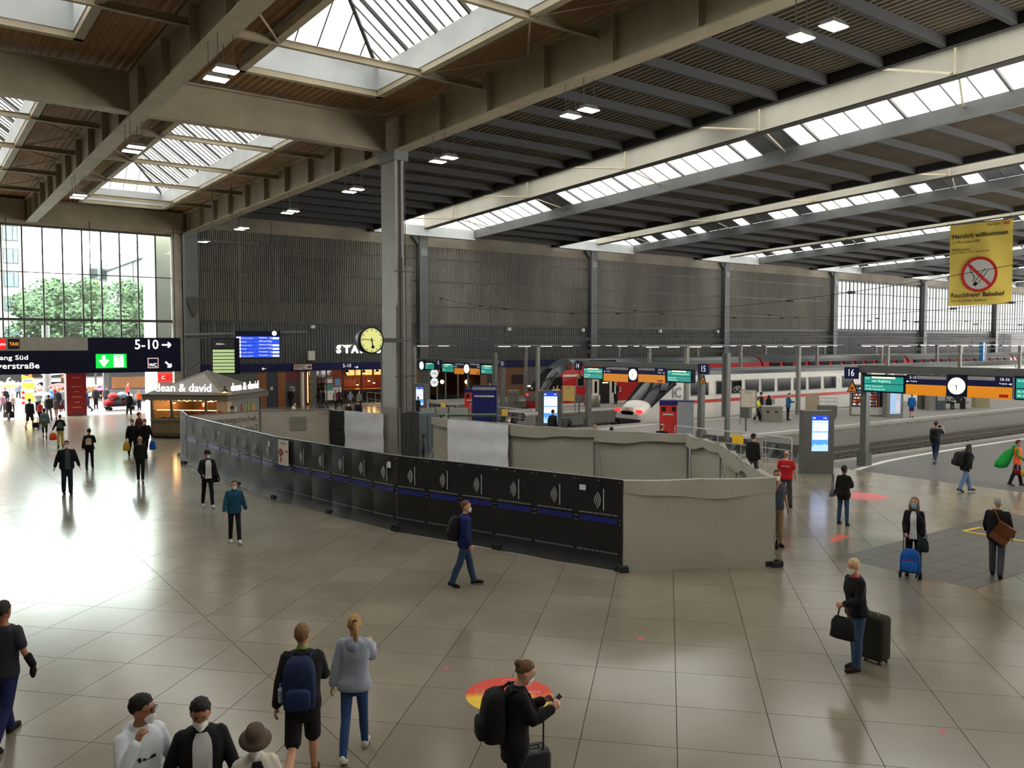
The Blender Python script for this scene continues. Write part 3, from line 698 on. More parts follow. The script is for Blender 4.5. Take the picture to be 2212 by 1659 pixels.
# ================================================================ SHOP FRONTS UNDER THE SIDE WALL
warm = E_('lamp_warm', (255, 196, 120), 22.0); warm_soft = E_('warm_panel', (255, 200, 130), 1.8)
wood_or = M('wood_orange', (140, 86, 40), rough=.55, var=.18, scale=2, stretch=(1, 1, .2))
door_blue = M('door_blue', (38, 48, 62), rough=.4); door_grey = M('door_grey', (62, 66, 72), rough=.4); red_panel = M('transom_red', (110, 22, 24), rough=.4)
shop_grey = M('shop_wall_grey', (92, 94, 90), rough=.6); alu = M('aluminium', (150, 150, 148), rough=.35, metal=.6)
brick = M('brick_brown', (120, 84, 50), rough=.8, var=.3, scale=9)
shop_glass = glass('shop_glass', (225, 228, 225), refl=.12)
def X64(px): return gy(px, 840, YS).x
sf = sempty('wall_shopfront', 'row of shop fronts under the slatted wall')
ZB = 2.95
MB().box((XA+.8, YS-.12, ZB-.15), (PIL[1]+25, YS+.3, ZS+.02)).build('fascia', navy, sf)
def panel(name, pa, pb, mat_, y=0.0, z0=0.0, z1=ZB-.15, d=.2):
    return MB().box((X64(pa), YS+y, z0), (X64(pb), YS+y+d, z1)).build(name, mat_, sf)
panel('wall_panel', 425, 556, shop_grey); panel('wood_panel', 556, 576, wood_or)
dd = panel('door', 576, 600, door_blue, .05); MB().box((X64(584), YS+.0, 1.35), (X64(590), YS+.05, 1.6)).build('door_sign', line_white, dd)
panel('wood_panel', 600, 617, wood_or); dd = panel('door', 617, 645, door_grey, .05, z1=2.0); panel('transom', 617, 645, red_panel, .05, z0=2.0)
MB().lathe([(.001, -.02), (.28, -.02), (.28, .02)], ((X64(617)+X64(645))/2, YS+.04, 1.35), 18, 'y').build('round_window', alu, dd)
panel('wood_panel', 645, 649, wood_or); MB().box((X64(649), YS-.35, 0), (X64(653.5), YS, 2.72)).build('white_post', white_paint, sf)
panel('timber_wall', 653.5, 671, M('wood_dark', (80, 52, 30), rough=.6, var=.2), .3); panel('wall_pier', 671, 683, shop_grey, -.1)
MB().box((X64(667), YS+.2, .2), (X64(668), YS+.3, 2.7)).build('light_strip', warm_soft, sf)
# coffee shop behind glass
xa, xb = X64(683), X64(905)
cf = sempty('wall_cafe', 'warm lit coffee shop interior behind glass')
MB().box((xa, YS+5, 0), (xb, YS+5.2, 3.2)).build('back_wall', M('cafe_brown', (128, 64, 30), rough=.7), cf)
MB().box((xa, YS+.2, 3.0), (xb, YS+5.2, 3.2)).build('cafe_ceiling', M('cafe_ceiling', (90, 60, 36), rough=.8), cf)
MB().box((xa-.1, YS+.2, 0), (xa, YS+5.2, 3.2)).box((xb, YS+.2, 0), (xb+.1, YS+5.2, 3.2)).build('side_wall', wood_or, cf)
MB().box((xa, YS, -.35), (xb, YS+5.2, -.004)).build('cafe_floor', M('cafe_floor', (110, 84, 60), rough=.4), cf)
MB().box((X64(742), YS+4.9, 1.05), (xb, YS+4.98, 1.75)).build('red_splashback', M('cafe_red', (130, 20, 14), rough=.4), cf)
fr = MB(); ps = (683, 706, 742, 782, 832, 870, 904)
for p in ps: fr.box((X64(p)-.05, YS+.02, 0), (X64(p)+.05, YS+.14, ZB-.15))
fr.box((xa, YS+.02, 2.1), (X64(742), YS+.12, 2.18)); fr.box((xa, YS+.02, 0), (xb, YS+.12, .12)); fr.build('glazing_frame', steel_dark, cf)
for a, bb in zip(ps, ps[1:]): link('pane', MB().box((X64(a)+.05, YS+.06, .12), (X64(bb)-.05, YS+.07, ZB-.15)).mesh('pane', shop_glass), cf)
# things inside the coffee shop
t = thing('shop_counter', 'long dark wood coffee counter inside the lit shop', 'counter', (0, YS+2.2, 0))
MB().box((X64(752), 0, 0), (X64(900), .7, .95)).build('front', M('counter_wood', (96, 50, 22), rough=.5, var=.2), t); MB().box((X64(750), -.08, .95), (X64(900), .8, 1.05)).build('top', wood_or, t)
t = thing('bookcase', 'wooden shelf of packaged goods behind the coffee shop window', 'shelf', ((X64(684)+X64(703))/2, YS+1.2, 0))
MB().box((-.8, 0, 0), (.8, .05, 2.4)).build('back', wood_or, t)
for i in range(5): MB().box((-.8, -.35, .35+.45*i), (.8, 0, .4+.45*i)).build('shelf', wood_or, t)
for i in range(5):
    for k in range(5): tag(MB().box((-.07, -.06, 0), (.07, .06, .22)).build('coffee_packet', M('packet_%d' % (k % 3), ((225, 190, 130), (210, 205, 190), (120, 40, 30))[k % 3], rough=.5)), 'small packet on the coffee shop shelf', 'packet', 'packets on the coffee shop shelf').location = (t.location.x-.6+.3*k, YS+1.0, .4+.45*i)
for i, (px, zz) in enumerate(((786, 2.45), (815, 2.5), (832, 2.5), (750, 2.5), (797, 1.75), (808, 1.55), (772, 1.45), (841, 1.7))):
    o = thing('pendant_lamp', 'small warm pendant lamp inside the coffee shop', 'lamp', (gy(px, 820, YS+3).x, YS+3, zz), group='pendant lamps in the coffee shop')
    MB().lathe([(.02, .3), (.05, .25), (.18, .0), (.17, -.02)], (0, 0, 0), 12).build('shade', steel_dark, o); MB().lathe([(.01, -.1), (.09, -.06), (.11, 0), (.06, .05)], (0, 0, 0), 10).build('bulb', warm, o)
    MB().tube([(0, 0, .28), (0, 0, 3.0-zz)], .01, 4).build('cord', steel_dark, o); bulb_light('bulb_light', (0, 0, -.16), 34, parent=o)
for i, px in enumerate((757, 776, 795, 815, 838)):
    o = thing('menu_board', 'framed menu board on the coffee shop back wall', 'menu board', (gy(px, 820, YS+4.9).x, YS+4.9, 2.1), group='menu boards in the coffee shop')
    MB().box((-.42, -.04, 0), (.42, 0, .62)).build('frame', wood_or, o); MB().box((-.36, -.06, .06), (.36, -.03, .56)).build('panel', warm_soft, o)
for px, py in ((711, 860), (753, 862), (760, 858)):
    pass
for i, (px, w_, h_, z_, cc) in enumerate(((711, .7, .8, .35, (225, 222, 210)), (711, .75, .5, 1.15, (90, 150, 140)), (729, .75, 1.0, .4, (200, 205, 205)), (729, .45, .6, 1.5, (90, 150, 200)), (711, .6, .45, 1.75, (222, 222, 215)))):
    o = MB().box((-w_/2, -.02, z_), (w_/2, 0, z_+h_)).build('window_poster', M('poster_%d' % i, cc, rough=.6, var=.3, scale=5)); o.location = (X64(px), YS+.04, 0)
    tag(o, ('white menu sheet low in the coffee shop door', 'teal advert over the white sheet in the coffee shop door', 'large pale poster beside the coffee shop door', 'blue notice above the pale poster', 'white notices high in the coffee shop door')[i], 'poster')
st_ = thing('shop_sign', 'lit white block letters of the coffee shop sign on the ribbed wall', 'sign', (0, YS-.16, 0))
h = 17/F*66; x0_ = gy(722, 756, YS).x; zz = gy(760, 755.5, YS).z; xe_ = gy(873, 756, YS).x
for i, ch in enumerate('STARBUCKS'):
    o = text('letter', ch, .84, E_('sign_white', (255, 255, 255), 2.5), st_, (x0_+(xe_-x0_)*(i+.45)/9, 0, zz), bold=.035, ext=.03)
MB().box((x0_-.2, .02, zz-.3), (xe_+.2, .16, zz-.24)).build('letter_rail', steel_dark, st_)
tx = glow_dim
text('lettering', '5-10', .42, tx, sf, (gy(748, 791, YS).x, YS-.14, gy(748, 790, YS).z)); arrow(sf, 'arrow', (gy(768, 794, YS).x, gy(768, 793, YS).z), .3, 0, .05, tx, YS-.16); arrow(sf, 'arrow', (gy(569, 797, YS).x, gy(569, 796.5, YS).z), .3, math.pi, .05, tx, YS-.16)
bz = thing('direction_sign', 'white red framed sign reading BMZ with black arrow on the shop fascia', 'sign', (gy(651, 793, YS).x, YS-.3, gy(651, 792.5, YS).z))
MB().box((-.78, 0, -.24), (.78, .06, .24)).build('frame', M('bmz_red', (190, 40, 35), rough=.5), bz); MB().box((-.73, -.02, -.2), (.73, 0, .2)).build('face', line_white, bz)
text('lettering', 'BMZ', .44, soot, bz, (-.25, -.03, 0)); arrow(bz, 'arrow', (.48, 0), .36, 0, .08, soot, -.04)
MB().tube([(-.4, .06, 0), (-.4, .18, 0)], .03, 5).build('bracket', steel_dark, bz)
# restaurant with ornament screen, then brick wall
panel('wall_panel', 905, 928, shop_grey, -.1)
xa, xb = X64(928), X64(1040)
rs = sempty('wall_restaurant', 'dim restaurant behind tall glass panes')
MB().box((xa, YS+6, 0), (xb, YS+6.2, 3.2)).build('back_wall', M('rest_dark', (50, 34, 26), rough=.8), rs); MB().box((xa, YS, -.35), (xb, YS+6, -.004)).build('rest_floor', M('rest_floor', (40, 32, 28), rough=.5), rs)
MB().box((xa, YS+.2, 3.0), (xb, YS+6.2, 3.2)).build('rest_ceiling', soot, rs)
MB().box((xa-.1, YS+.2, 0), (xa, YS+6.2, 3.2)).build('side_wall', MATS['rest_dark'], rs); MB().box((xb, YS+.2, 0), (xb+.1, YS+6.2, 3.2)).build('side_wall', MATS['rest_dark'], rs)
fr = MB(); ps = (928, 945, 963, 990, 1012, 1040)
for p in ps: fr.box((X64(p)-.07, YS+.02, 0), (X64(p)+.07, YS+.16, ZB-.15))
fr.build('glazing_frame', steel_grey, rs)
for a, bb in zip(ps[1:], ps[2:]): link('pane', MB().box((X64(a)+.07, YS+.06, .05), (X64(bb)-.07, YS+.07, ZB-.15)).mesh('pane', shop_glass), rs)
orn = thing('ornament_screen', 'white pierced screen with star flower pattern beside the restaurant', 'screen', ((xa+X64(945))/2, YS-.12, 0))
mb = MB(); wn = (X64(945)-xa)*.46
MB().box((-wn, .05, 1.15), (wn, .08, 2.75)).build('backing', soot, orn)
for cz in (1.55, 2.35):
    for k in range(12):
        a1, a2 = k*math.pi/6, (k+1)*math.pi/6; r1, r2 = .18, .38
        P = lambda a_, r_: (math.cos(a_)*r_, -.02, cz+math.sin(a_)*r_)
        mb.beam(P(a1, r1 if k % 2 else .05), P(a1, r2), .03, .05, (0, 1, 0)); mb.beam(P(a1, r1 if k % 2 else r2), P(a2, r2 if k % 2 else r1), .03, .05, (0, 1, 0)); mb.beam(P(a1, r2), P(a2, r2), .03, .04, (0, 1, 0))
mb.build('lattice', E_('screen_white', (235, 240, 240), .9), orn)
for px in (955, 1008):
    o = thing('restaurant_lamp', 'glowing round lamp inside the dim restaurant', 'lamp', (gy(px, 825, YS+2.5).x, YS+2.5, gy(px, 825, YS+2.5).z), group='lamps in the restaurant')
    MB().lathe([(.02, -.18), (.15, -.1), (.18, 0), (.15, .12), (.03, .2)], (0, 0, 0), 12).build('globe', warm, o); MB().tube([(0, 0, .18), (0, 0, 3.0-o.location.z)], .012, 4).build('cord', steel_dark, o); bulb_light('bulb_light', (0, 0, -.3), 16, parent=o)
panel('brick_wall', 1040, 1052, brick); dd = panel('door', 1052, 1070, door_grey, .1); panel('brick_wall', 1070, 1140, brick)
po = thing('wall_poster', 'dark framed picture on the brown brick wall', 'poster', ((X64(1106)+X64(1128))/2, YS-.03, 1.6))
MB().box((-.75, -.02, -.5), (.75, .02, .5)).build('frame', alu, po); MB().box((-.7, -.04, -.45), (.7, -.01, .45)).build('picture', M('poster_dark', (48, 26, 30), rough=.4, var=.8, scale=3), po)
MB().box((X64(1140), YS, 0), (XW, YS+.3, ZS)).build('wall_panel', shop_grey, sf)
# small boxes, speakers and camera on the ribbed wall
for i, (px, py, w_, h_) in enumerate(((671, 768, .55, .75), (674, 706, .35, .25), (1098, 711, .3, .3), (1257, 713, .3, .3), (1424, 715, .3, .3), (1548, 716, .3, .3))):
    p = gy(px, py, YS-.1)
    tag(MB().box((p.x-w_/2, YS-.36, p.z-h_/2), (p.x+w_/2, YS-.06, p.z+h_/2)).build('wall_box', line_white), 'white cabinet fixed on the ribbed wall above the BMZ sign' if i == 0 else 'small white loudspeaker box on the ribbed wall', 'box', None if i == 0 else 'small white boxes on the ribbed wall')
# ================================================================ KIOSK, BOARDS, CLOCK, LAMPS, BANNER
kl = gz(330, 946)                                              # left foot of the kiosk on the floor
KS = 4.1; KA = math.radians(45)
kc = Vector((kl.x, kl.y, 0))+Vector((KS/2*math.cos(-KA)-KS/2*math.cos(KA)*-1, KS/2*math.sin(-KA)+KS/2*math.sin(KA), 0))
ko = thing('food_kiosk', 'square food kiosk with grey hipped awning roof, glass counter and lit letters', 'kiosk', (kl.x+KS*.707, kl.y, 0), -KA)
awn = M('awning_grey', (112, 106, 96), rough=.8, var=.1, scale=2); awn_w = M('awning_light', (150, 146, 140), rough=.8, var=.08)
kfr = M('kiosk_frame', (96, 92, 84), rough=.4); kwood = M('kiosk_counter', (120, 100, 74), rough=.5, var=.15)
h2 = KS/2
# local frame: -y faces north-east, +x faces north-west
MB().box((-h2, -h2, 0), (h2, h2, .12)).build('plinth', steel_dark, ko)
MB().box((-h2, -h2-.05, .12), (h2, -h2+.45, .95)).build('counter_front', kwood, ko)
MB().box((-h2+.1, -h2-.22, .3), (h2-.1, -h2-.05, .42)).build('bench_rail', kwood, ko)
MB().box((-h2-.05, -h2-.12, .95), (h2+.05, -h2+.6, 1.03)).build('counter_top', alu, ko)
MB().box((-h2, h2-.1, .12), (h2, h2, 2.25)).box((-h2, -h2, .12), (-h2+.08, h2, 2.25)).build('rear_wall', M('kiosk_inside', (150, 118, 80), rough=.6, var=.15), ko)
MB().box((h2-.08, -h2+.5, .12), (h2, h2, 2.1)).build('side_wall', M('kiosk_side', (140, 140, 132), rough=.5), ko)
for x, y in ((-h2, -h2), (h2, -h2), (h2, h2), (-h2, h2), (-h2*.45, -h2), (h2*.5, -h2)): MB().box((x-.06, y-.06, .95 if abs(x) < h2 else 0), (x+.06, y+.06, 2.25)).build('post', kfr, ko)
MB().box((-h2+.1, -h2-.02, 1.03), (h2-.1, -h2, 1.5)).build('sneeze_guard', shop_glass, ko)
rf = MB(); e, zt_, ap = h2+.35, 2.3, 3.55
rf.add([(-e, -e, zt_), (e, -e, zt_), (e, e, zt_), (-e, e, zt_), (0, 0, ap)], [(0, 1, 4), (1, 2, 4), (2, 3, 4), (3, 0, 4)])
rf.build('roof', awn, ko)
for (a_, b_) in (((-e*.82, -e*.88), (e*.82, -e*.88)),):
    pass
MB().add([(-e*.8, -e*.9, zt_+.14), (e*.8, -e*.9, zt_+.14), (0, -e*.16, ap-.18)], [(0, 1, 2)]).build('roof_facing', awn_w, ko)
MB().add([(e*.9, -e*.8, zt_+.14), (e*.9, e*.8, zt_+.14), (e*.16, 0, ap-.18)], [(0, 1, 2)]).build('roof_facing', awn, ko)
for p, q in (((-e, -e), (e, -e)), ((e, -e), (e, e)), ((e, e), (-e, e)), ((-e, e), (-e, -e))):
    n = 16; mb = MB()
    for i in range(n):
        a_ = (p[0]+(q[0]-p[0])*i/n, p[1]+(q[1]-p[1])*i/n); b_ = (p[0]+(q[0]-p[0])*(i+1)/n, p[1]+(q[1]-p[1])*(i+1)/n); m_ = ((a_[0]+b_[0])/2, (a_[1]+b_[1])/2)
        mb.add([(a_[0], a_[1], zt_), (b_[0], b_[1], zt_), (b_[0], b_[1], zt_-.24), (m_[0], m_[1], zt_-.3), (a_[0], a_[1], zt_-.24)], [(0, 1, 2, 3, 4)])
    mb.build('valance', awn, ko)
    MB().beam((p[0], p[1], zt_), (q[0], q[1], zt_), .05, .05).build('awning_rail', steel_dark, ko)
lw = E_('kiosk_letter', (255, 255, 255), 1.6)
text('lettering', 'dean & david', .62, lw, ko, (-.25, -e*.86, zt_+.36), bold=.0, ext=.02); MB().box((-1.3, -e*.88, zt_+.02), (1.0, -e*.83, zt_+.08)).build('letter_rail', steel_dark, ko)
text('lettering', 'dean & david', .62, lw, ko, (e*.86, .25, zt_+.36), rot=(math.pi/2, 0, math.pi/2), bold=.0, ext=.02); MB().box((e*.83, -.9, zt_+.02), (e*.88, 1.4, zt_+.08)).build('letter_rail', steel_dark, ko)
# corner sign column with its lamp
MB().box((h2-.28, -h2-.3, .12), (h2+.32, -h2+.2, 2.45)).build('corner_column', M('corner_cream', (206, 170, 132), rough=.5, var=.08), ko)
MB().box((h2-.2, -h2-.32, 1.0), (h2+.02, -h2-.3, 1.5)).build('cup_picture', M('cup_red', (190, 40, 46), rough=.5), ko)
cl = MB().lathe([(.03, .3), (.05, .22), (.2, .02), (.19, 0)], (h2+.05, -h2-.05, 2.5), 12).build('corner_lamp', steel_dark, ko); MB().lathe([(.02, -.02), (.12, 0), (.08, .06)], (h2+.05, -h2-.05, 2.5), 10).build('bulb', warm, cl)
for i, (yy, w_, h_, cc) in enumerate(((-.9, .35, .7, (206, 206, 200)), (-.2, .14, .8, (180, 50, 60)), (.2, .2, .75, (190, 170, 50)), (.55, .22, .9, (150, 170, 80)), (1.15, .6, .75, (190, 150, 100)))):
    MB().prism([(yy-w_/2, .95), (yy+w_/2, .95), (yy+w_*.42, .95+h_*.7), (yy+w_*.2, .95+h_), (yy-w_*.25, .95+h_*.95), (yy-w_*.45, .95+h_*.6)], 'x', h2+.002, h2+.03).build('food_picture', M('food_%d' % i, cc, rough=.5, var=.3, scale=6), ko)
# food, trays and lights on the counter
for i, px in enumerate((-1.45, -.95, -.45, .05, .55, 1.05)):
    tr = thing('food_tray', 'metal tray of food in the kiosk counter display', 'tray', ko.matrix_basis @ Vector((px, -h2+.25, 1.032)), -KA, 'food trays in the kiosk counter')
    MB().box((-.2, -.25, 0), (.2, .25, .05)).build('tray', alu, tr)
    mb = MB()
    for k in range(10): mb.lathe([(.01, 0), (.06, .02), (.05, .06), (.01, .08)], (random.uniform(-.14, .14), random.uniform(-.18, .18), .045), 6)
    o = mb.build('food', M('food_mix_%d' % (i % 3), ((190, 140, 60), (110, 130, 50), (190, 90, 50))[i % 3], rough=.6), tr); o['kind'] = 'stuff'
for i, (lx, ly, lz) in enumerate(((-1.3, -1.2, 1.85), (-.6, -1.1, 1.95), (.9, -1.2, 1.95), (.4, -.6, 1.9), (1.3, -1.0, 2.0), (-1.5, -.2, 1.9))):
    o = thing('kiosk_lamp', 'warm heat lamp hanging over the kiosk counter', 'lamp', ko.matrix_basis @ Vector((lx, ly, lz)), 0, 'lamps in the kiosk')
    MB().lathe([(.02, .2), (.06, .16), (.14, 0), (.13, -.01)], (0, 0, 0), 10).build('shade', steel_dark, o); MB().lathe([(.01, -.07), (.08, -.04), (.09, 0), (.05, .03)], (0, 0, 0), 10).build('bulb', warm, o); MB().tube([(0, 0, .18), (0, 0, 2.35-lz+.4)], .01, 4).build('cord', steel_dark, o); bulb_light('bulb_light', (0, 0, -.12), 20, parent=o)
MB().box((-h2+.2, -h2+.1, 1.47), (h2-.35, -h2+.13, 1.5)).build('tray_fill_light', E_('tray_fill_glow', (255, 214, 150), 9.0), ko)  # added glow strip that brightens the food trays
MB().box((-1.0, -h2+.4, 1.95), (1.4, -h2+.45, 2.2)).build('menu_light', E_('menu_light', (255, 214, 150), 2.0), ko)
# ---- blue departure board and green side board, hanging
YD = 54.0
a, bb = gy(508, 745, YD), gy(606, 745, YD); zt_, zb2 = gy(557, 715, YD).z, gy(557, 775, YD).z
db = thing('departure_board', 'large blue departure board with white rows hanging over the concourse', 'display board', ((a.x+bb.x)/2, YD, zb2)); wd, ht = (bb.x-a.x)/2, zt_-zb2
MB().box((-wd, 0, 0), (wd, .35, ht)).build('case', navy_d, db)
blue = E_('screen_blue', (20, 70, 215), 1.0); scw = E_('screen_white', (215, 225, 235), 1.0)
for i in range(6):
    z0_ = ht*.05+i*ht*.127
    MB().box((-wd*.95, -.02, z0_), (wd*.95, 0, z0_+ht*.115)).build('row', blue, db)
    MB().box((-wd*.95, -.03, z0_+.01), (-wd*.76, -.01, z0_+ht*.105)).build('train_box', scw, db)
    text('lettering', random.choice(('Garmisch-Part.', 'Nürnberg Hbf', 'Rosenheim', 'Salzburg Hbf', 'Augsburg', 'Treuchtlingen')), .14, scw, db, (wd*.02, -.03, z0_+ht*.08), align='LEFT', ext=.001)
    text('lettering', random.choice(('Tutzing  Murnau', 'Freising  Landshut', 'Grafing', 'Pasing  Mering')), .1, scw, db, (-wd*.72, -.03, z0_+ht*.05), align='LEFT', ext=.001)
    text('lettering', '%d' % (11+i*3), .17, scw, db, (wd*.55, -.03, z0_+ht*.06), ext=.001)
    if i != 4: MB().box((wd*.63, -.03, z0_+.03), (wd*.93, -.01, z0_+ht*.09)).build('note_box', scw, db)
MB().lathe([(.001, -.04), (.16, -.04), (.16, 0)], (wd*.72, 0, ht*.92), 16, 'y').build('small_clock', scw, db)
for sx in (-.7, .7): MB().tube([(wd*sx, .2, ht), (wd*sx, .2, ZG-zb2+.1)], .03, 6).build('hanger', steel_dark, db)
YG2 = 51.0
p0, p1 = gy(461, 770, YG2), gy(505, 770, YG2)
gb = thing('information_board', 'tall pale green lit timetable board hanging beside the departure board', 'display board', ((p0.x+p1.x)/2, YG2, gy(482, 806, YG2).z), math.radians(-14))
gw, gh = .62, gy(482, 732, YG2).z-gy(482, 806, YG2).z
MB().box((-gw-.06, 0, -.06), (gw+.3, .45, gh+.05)).build('case', navy_d, gb)
MB().box((-gw, -.02, gh*.72), (gw, 0, gh)).build('header', steel_dark, gb); text('lettering', 'Abfahrt', .16, glow_dim, gb, (-gw*.3, -.03, gh*.85), ext=.001)
for i in range(7): MB().box((-gw, -.02, i*gh*.1+.02), (gw, 0, i*gh*.1+gh*.088)).build('row', E_('row_green', (168, 192, 132), .8), gb)
for sx in (-.5, .6): MB().tube([(sx, .2, gh), (sx, .2, ze(51)+.44-gb.location.z)], .025, 6).build('hanger', steel_dark, gb)
# pipe frame scaffold that carries a boom over the kiosk
pf = thing('pipe_frame', 'slim steel pipe frame with boom standing beside the corner pier', 'scaffold', (gy(398, 600, 58).x, 58, 0))
MB().tube([(0, 0, 0), (0, 0, 12.2)], .07, 8).build('mast', steel_grey, pf); MB().tube([(0, 0, 5.55), (6.6, -4.5, 5.75)], .11, 8).build('boom', steel_grey, pf)
MB().tube([(.0, 0, 5.4), (2.5, -1.7, 5.4)], .05, 6).build('lower_boom', steel_grey, pf); MB().tube([(.1, 0, 3.2), (3.0, -2.0, 5.5)], .025, 5).tube([(2.6, -1.8, 5.5), (4.6, -3.1, 3.3)], .02, 5).build('stay', steel_dark, pf)
MB().tube([(0, 0, 12.1), (2.2, -2.5, 12.9)], .04, 6).tube([(0, 0, 11.9), (5, -.2, 12.0)], .04, 6).build('top_arm', steel_grey, pf)
# ---- round clock on the column
ccx = gy(803, 735, 30.6)
ck = thing('station_clock', 'large round yellow lit double faced clock bracketed to the central column', 'clock', (ccx.x, 30.6, ccx.z))
MB().lathe([(.5, .0), (.535, .01), (.535, .42), (.5, .43)], (0, 0, 0), 40, 'y').build('drum', M('clock_case', (42, 44, 58), rough=.35, metal=.4), ck, True)
MB().lathe([(.001, -.005), (.49, -.005), (.49, .01)], (0, 0, 0), 40, 'y').build('dial', E_('clock_dial', (214, 216, 130), .6), ck)
MB().lathe([(.535, -.02), (.535, .02), (.485, .02), (.485, -.02)], (0, 0, 0), 40, 'y', False).build('rim', soot, ck)
def clock_hands(par, R_, y, h_ang, m_ang, mk=True, mat_=soot):
    if mk:
        mb = MB()
        for i in range(60):
            a_ = i*math.pi/30; r0, r1, w_ = (.78, .95, .05) if i % 5 == 0 else (.89, .95, .018)
            mb.beam((math.sin(a_)*R_*r0, y, math.cos(a_)*R_*r0), (math.sin(a_)*R_*r1, y, math.cos(a_)*R_*r1), .006, w_*R_, (math.cos(a_), 0, -math.sin(a_)))
        o = mb.build('minute_marks', mat_, par); o['kind'] = 'stuff'
    for nm, a_, l_, w_ in (('hour_hand', h_ang, .55, .09), ('minute_hand', m_ang, .88, .05)):
        a_ = math.radians(a_); u = Vector((math.sin(a_), 0, math.cos(a_)))
        MB().beam(Vector((0, y-.01, 0))-u*R_*.2, Vector((0, y-.01, 0))+u*R_*l_, .008, w_*R_, (u.z, 0, -u.x)).build(nm, mat_, par)
clock_hands(ck, .49, -.012, 172, 277)
MB().lathe([(.001, -.03), (.07, -.03), (.05, 0)], (.04, -.0, -.27), 10, 'y').build('hand_tip', soot, ck)
xcl = XA-.3-ccx.x
MB().box((.5, .1, -.09), (max(.6, xcl+.12), .7, .09)).build('bracket', steel_dark, ck)
# ---- lamp pairs under the girders
lamp_face = E_('lamp_face', (255, 246, 236), 14.0)
def lamp_pair(X, Y, label, grp):
    for dy in (-.42, .42):
        o = thing('hall_lamp', label, 'lamp', (X, Y+dy, ZG-.95), 0, grp)
        MB().add([(-.3, -.2, 0), (.3, -.2, 0), (.3, .2, 0), (-.3, .2, 0), (-.22, -.13, .13), (.22, -.13, .13), (.22, .13, .13), (-.22, .13, .13)], [(4, 5, 6, 7), (0, 1, 5, 4), (1, 2, 6, 5), (2, 3, 7, 6), (3, 0, 4, 7)]).build('housing', alu, o)
        MB().box((-.28, -.18, -.02), (.28, .18, .0)).build('light_panel', lamp_face, o)
        MB().tube([(-.2, 0, .12), (-.2, 0, .95)], .012, 4).build('hanger', steel_dark, o); MB().tube([(.2, 0, .12), (.2, 0, .95)], .012, 4).build('hanger', steel_dark, o)
def lamp_y(px, py, X): return gx(px, py, X).y
for px, py in ((1765, 50), (1252, 240), (958, 349), (763, 419), (627, 467), (522, 504), (442, 531)):
    lamp_pair(XA, lamp_y(px, py, XA), 'rectangular lit lamp hung in pairs below the girder over the column', 'lamp pairs below the column girder')
for px, py in ((478, 200), (290, 362), (170, 452)):
    lamp_pair(XB, lamp_y(px, py, XB), 'rectangular lit lamp hung in pairs below the girder without a column', 'lamp pairs below the inner girder')
lamp_pair(XA, 4.0, 'rectangular lit lamp hung in pairs below the girder over the column', 'lamp pairs below the column girder'); lamp_pair(XB, 6.0, 'rectangular lit lamp hung in pairs below the girder without a column', 'lamp pairs below the inner girder')
# ---- yellow hanging banner
bp = [gx(2052, 489, 70), gx(2188, 470, 70), gx(2186, 655, 70), gx(2050, 662, 70)]
by0, by1 = (bp[0].y+bp[3].y)/2, (bp[1].y+bp[2].y)/2; bz1, bz0 = (bp[0].z+bp[1].z)/2, (bp[2].z+bp[3].z)/2
bn = thing('welcome_banner', 'big yellow hanging banner with no smoking sign and German welcome text', 'banner', (70, (by0+by1)/2, bz0), -math.pi/2)
bw, bh = abs(by0-by1)/2, bz1-bz0
MB().grid(lambda u, v: (-bw+2*bw*u, .10*math.sin(u*7)*(1-v)+.04*math.sin(u*13+v*5), bh*v), 30, 20).build('cloth', M('banner_yellow', (242, 214, 100), rough=.7, var=.07, scale=.6), bn, True)
bt = M('banner_text', (52, 46, 34), rough=.7); bo = -.14
def btext(s_, fx, fz, sz, mt=bt, bold=.0, al='LEFT'): return text('lettering', s_, sz, mt, bn, (-bw+2*bw*fx, bo, bh*fz), ext=.002, align=al, bold=bold)
btext('Herzlich willkommen', .05, .845, .5, bold=.01); btext('in München Hbf', .05, .775, .34); btext('Welcome', .05, .685, .36); btext('to the Munich Main Train Station', .05, .648, .22)
btext('Rauchfreier Bahnhof', .05, .125, .5, bold=.01); btext('Smoke-free Station', .05, .06, .36); btext('Die Bahn', .6, .955, .28)
dbm = M('banner_red', (205, 30, 34), rough=.6)
MB().box((-bw+2*bw*.87, bo-.01, bh*.94), (-bw+2*bw*.95, bo+.01, bh*.975)).build('logo_plate', dbm, bn); text('lettering', 'DB', .24, line_white, bn, (-bw+2*bw*.91, bo-.02, bh*.957), ext=.002)
cxz = (-bw+2*bw*.5, bh*.37); R_ = bw*.58
MB().lathe([(.001, bo), (R_*.84, bo), (R_*.84, bo+.02)], (cxz[0], 0, cxz[1]), 40, 'y').build('sign_disc', line_white, bn)
MB().lathe([(R_, bo-.01), (R_, bo+.02), (R_*.82, bo+.02), (R_*.82, bo-.01)], (cxz[0], 0, cxz[1]), 40, 'y', False).build('sign_ring', dbm, bn)
cg = MB(); d_ = Vector((.62, 0, .78)); c0 = Vector((cxz[0], bo-.008, cxz[1]))
cg.beam(c0+Vector((-.25, 0, -.62))*R_, c0+Vector((-.12, 0, -.45))*R_, .01, .2*R_, (.78, 0, -.62)); cg.build('cigarette_end', soot, bn)
cg = MB()
for off in (-.1, .1): cg.beam(c0+Vector((-.12, 0, -.45))*R_+Vector((.78, 0, -.62))*off*R_, c0+Vector((.42, 0, .25))*R_+Vector((.78, 0, -.62))*off*R_, .01, .03*R_, (.78, 0, -.62))
cg.tube([c0+Vector((-.35+.12*math.sin(t*.8), 0, -.4+t*.11))*R_ for t in range(9)], .02*R_, 5); cg.build('cigarette_outline', soot, bn)
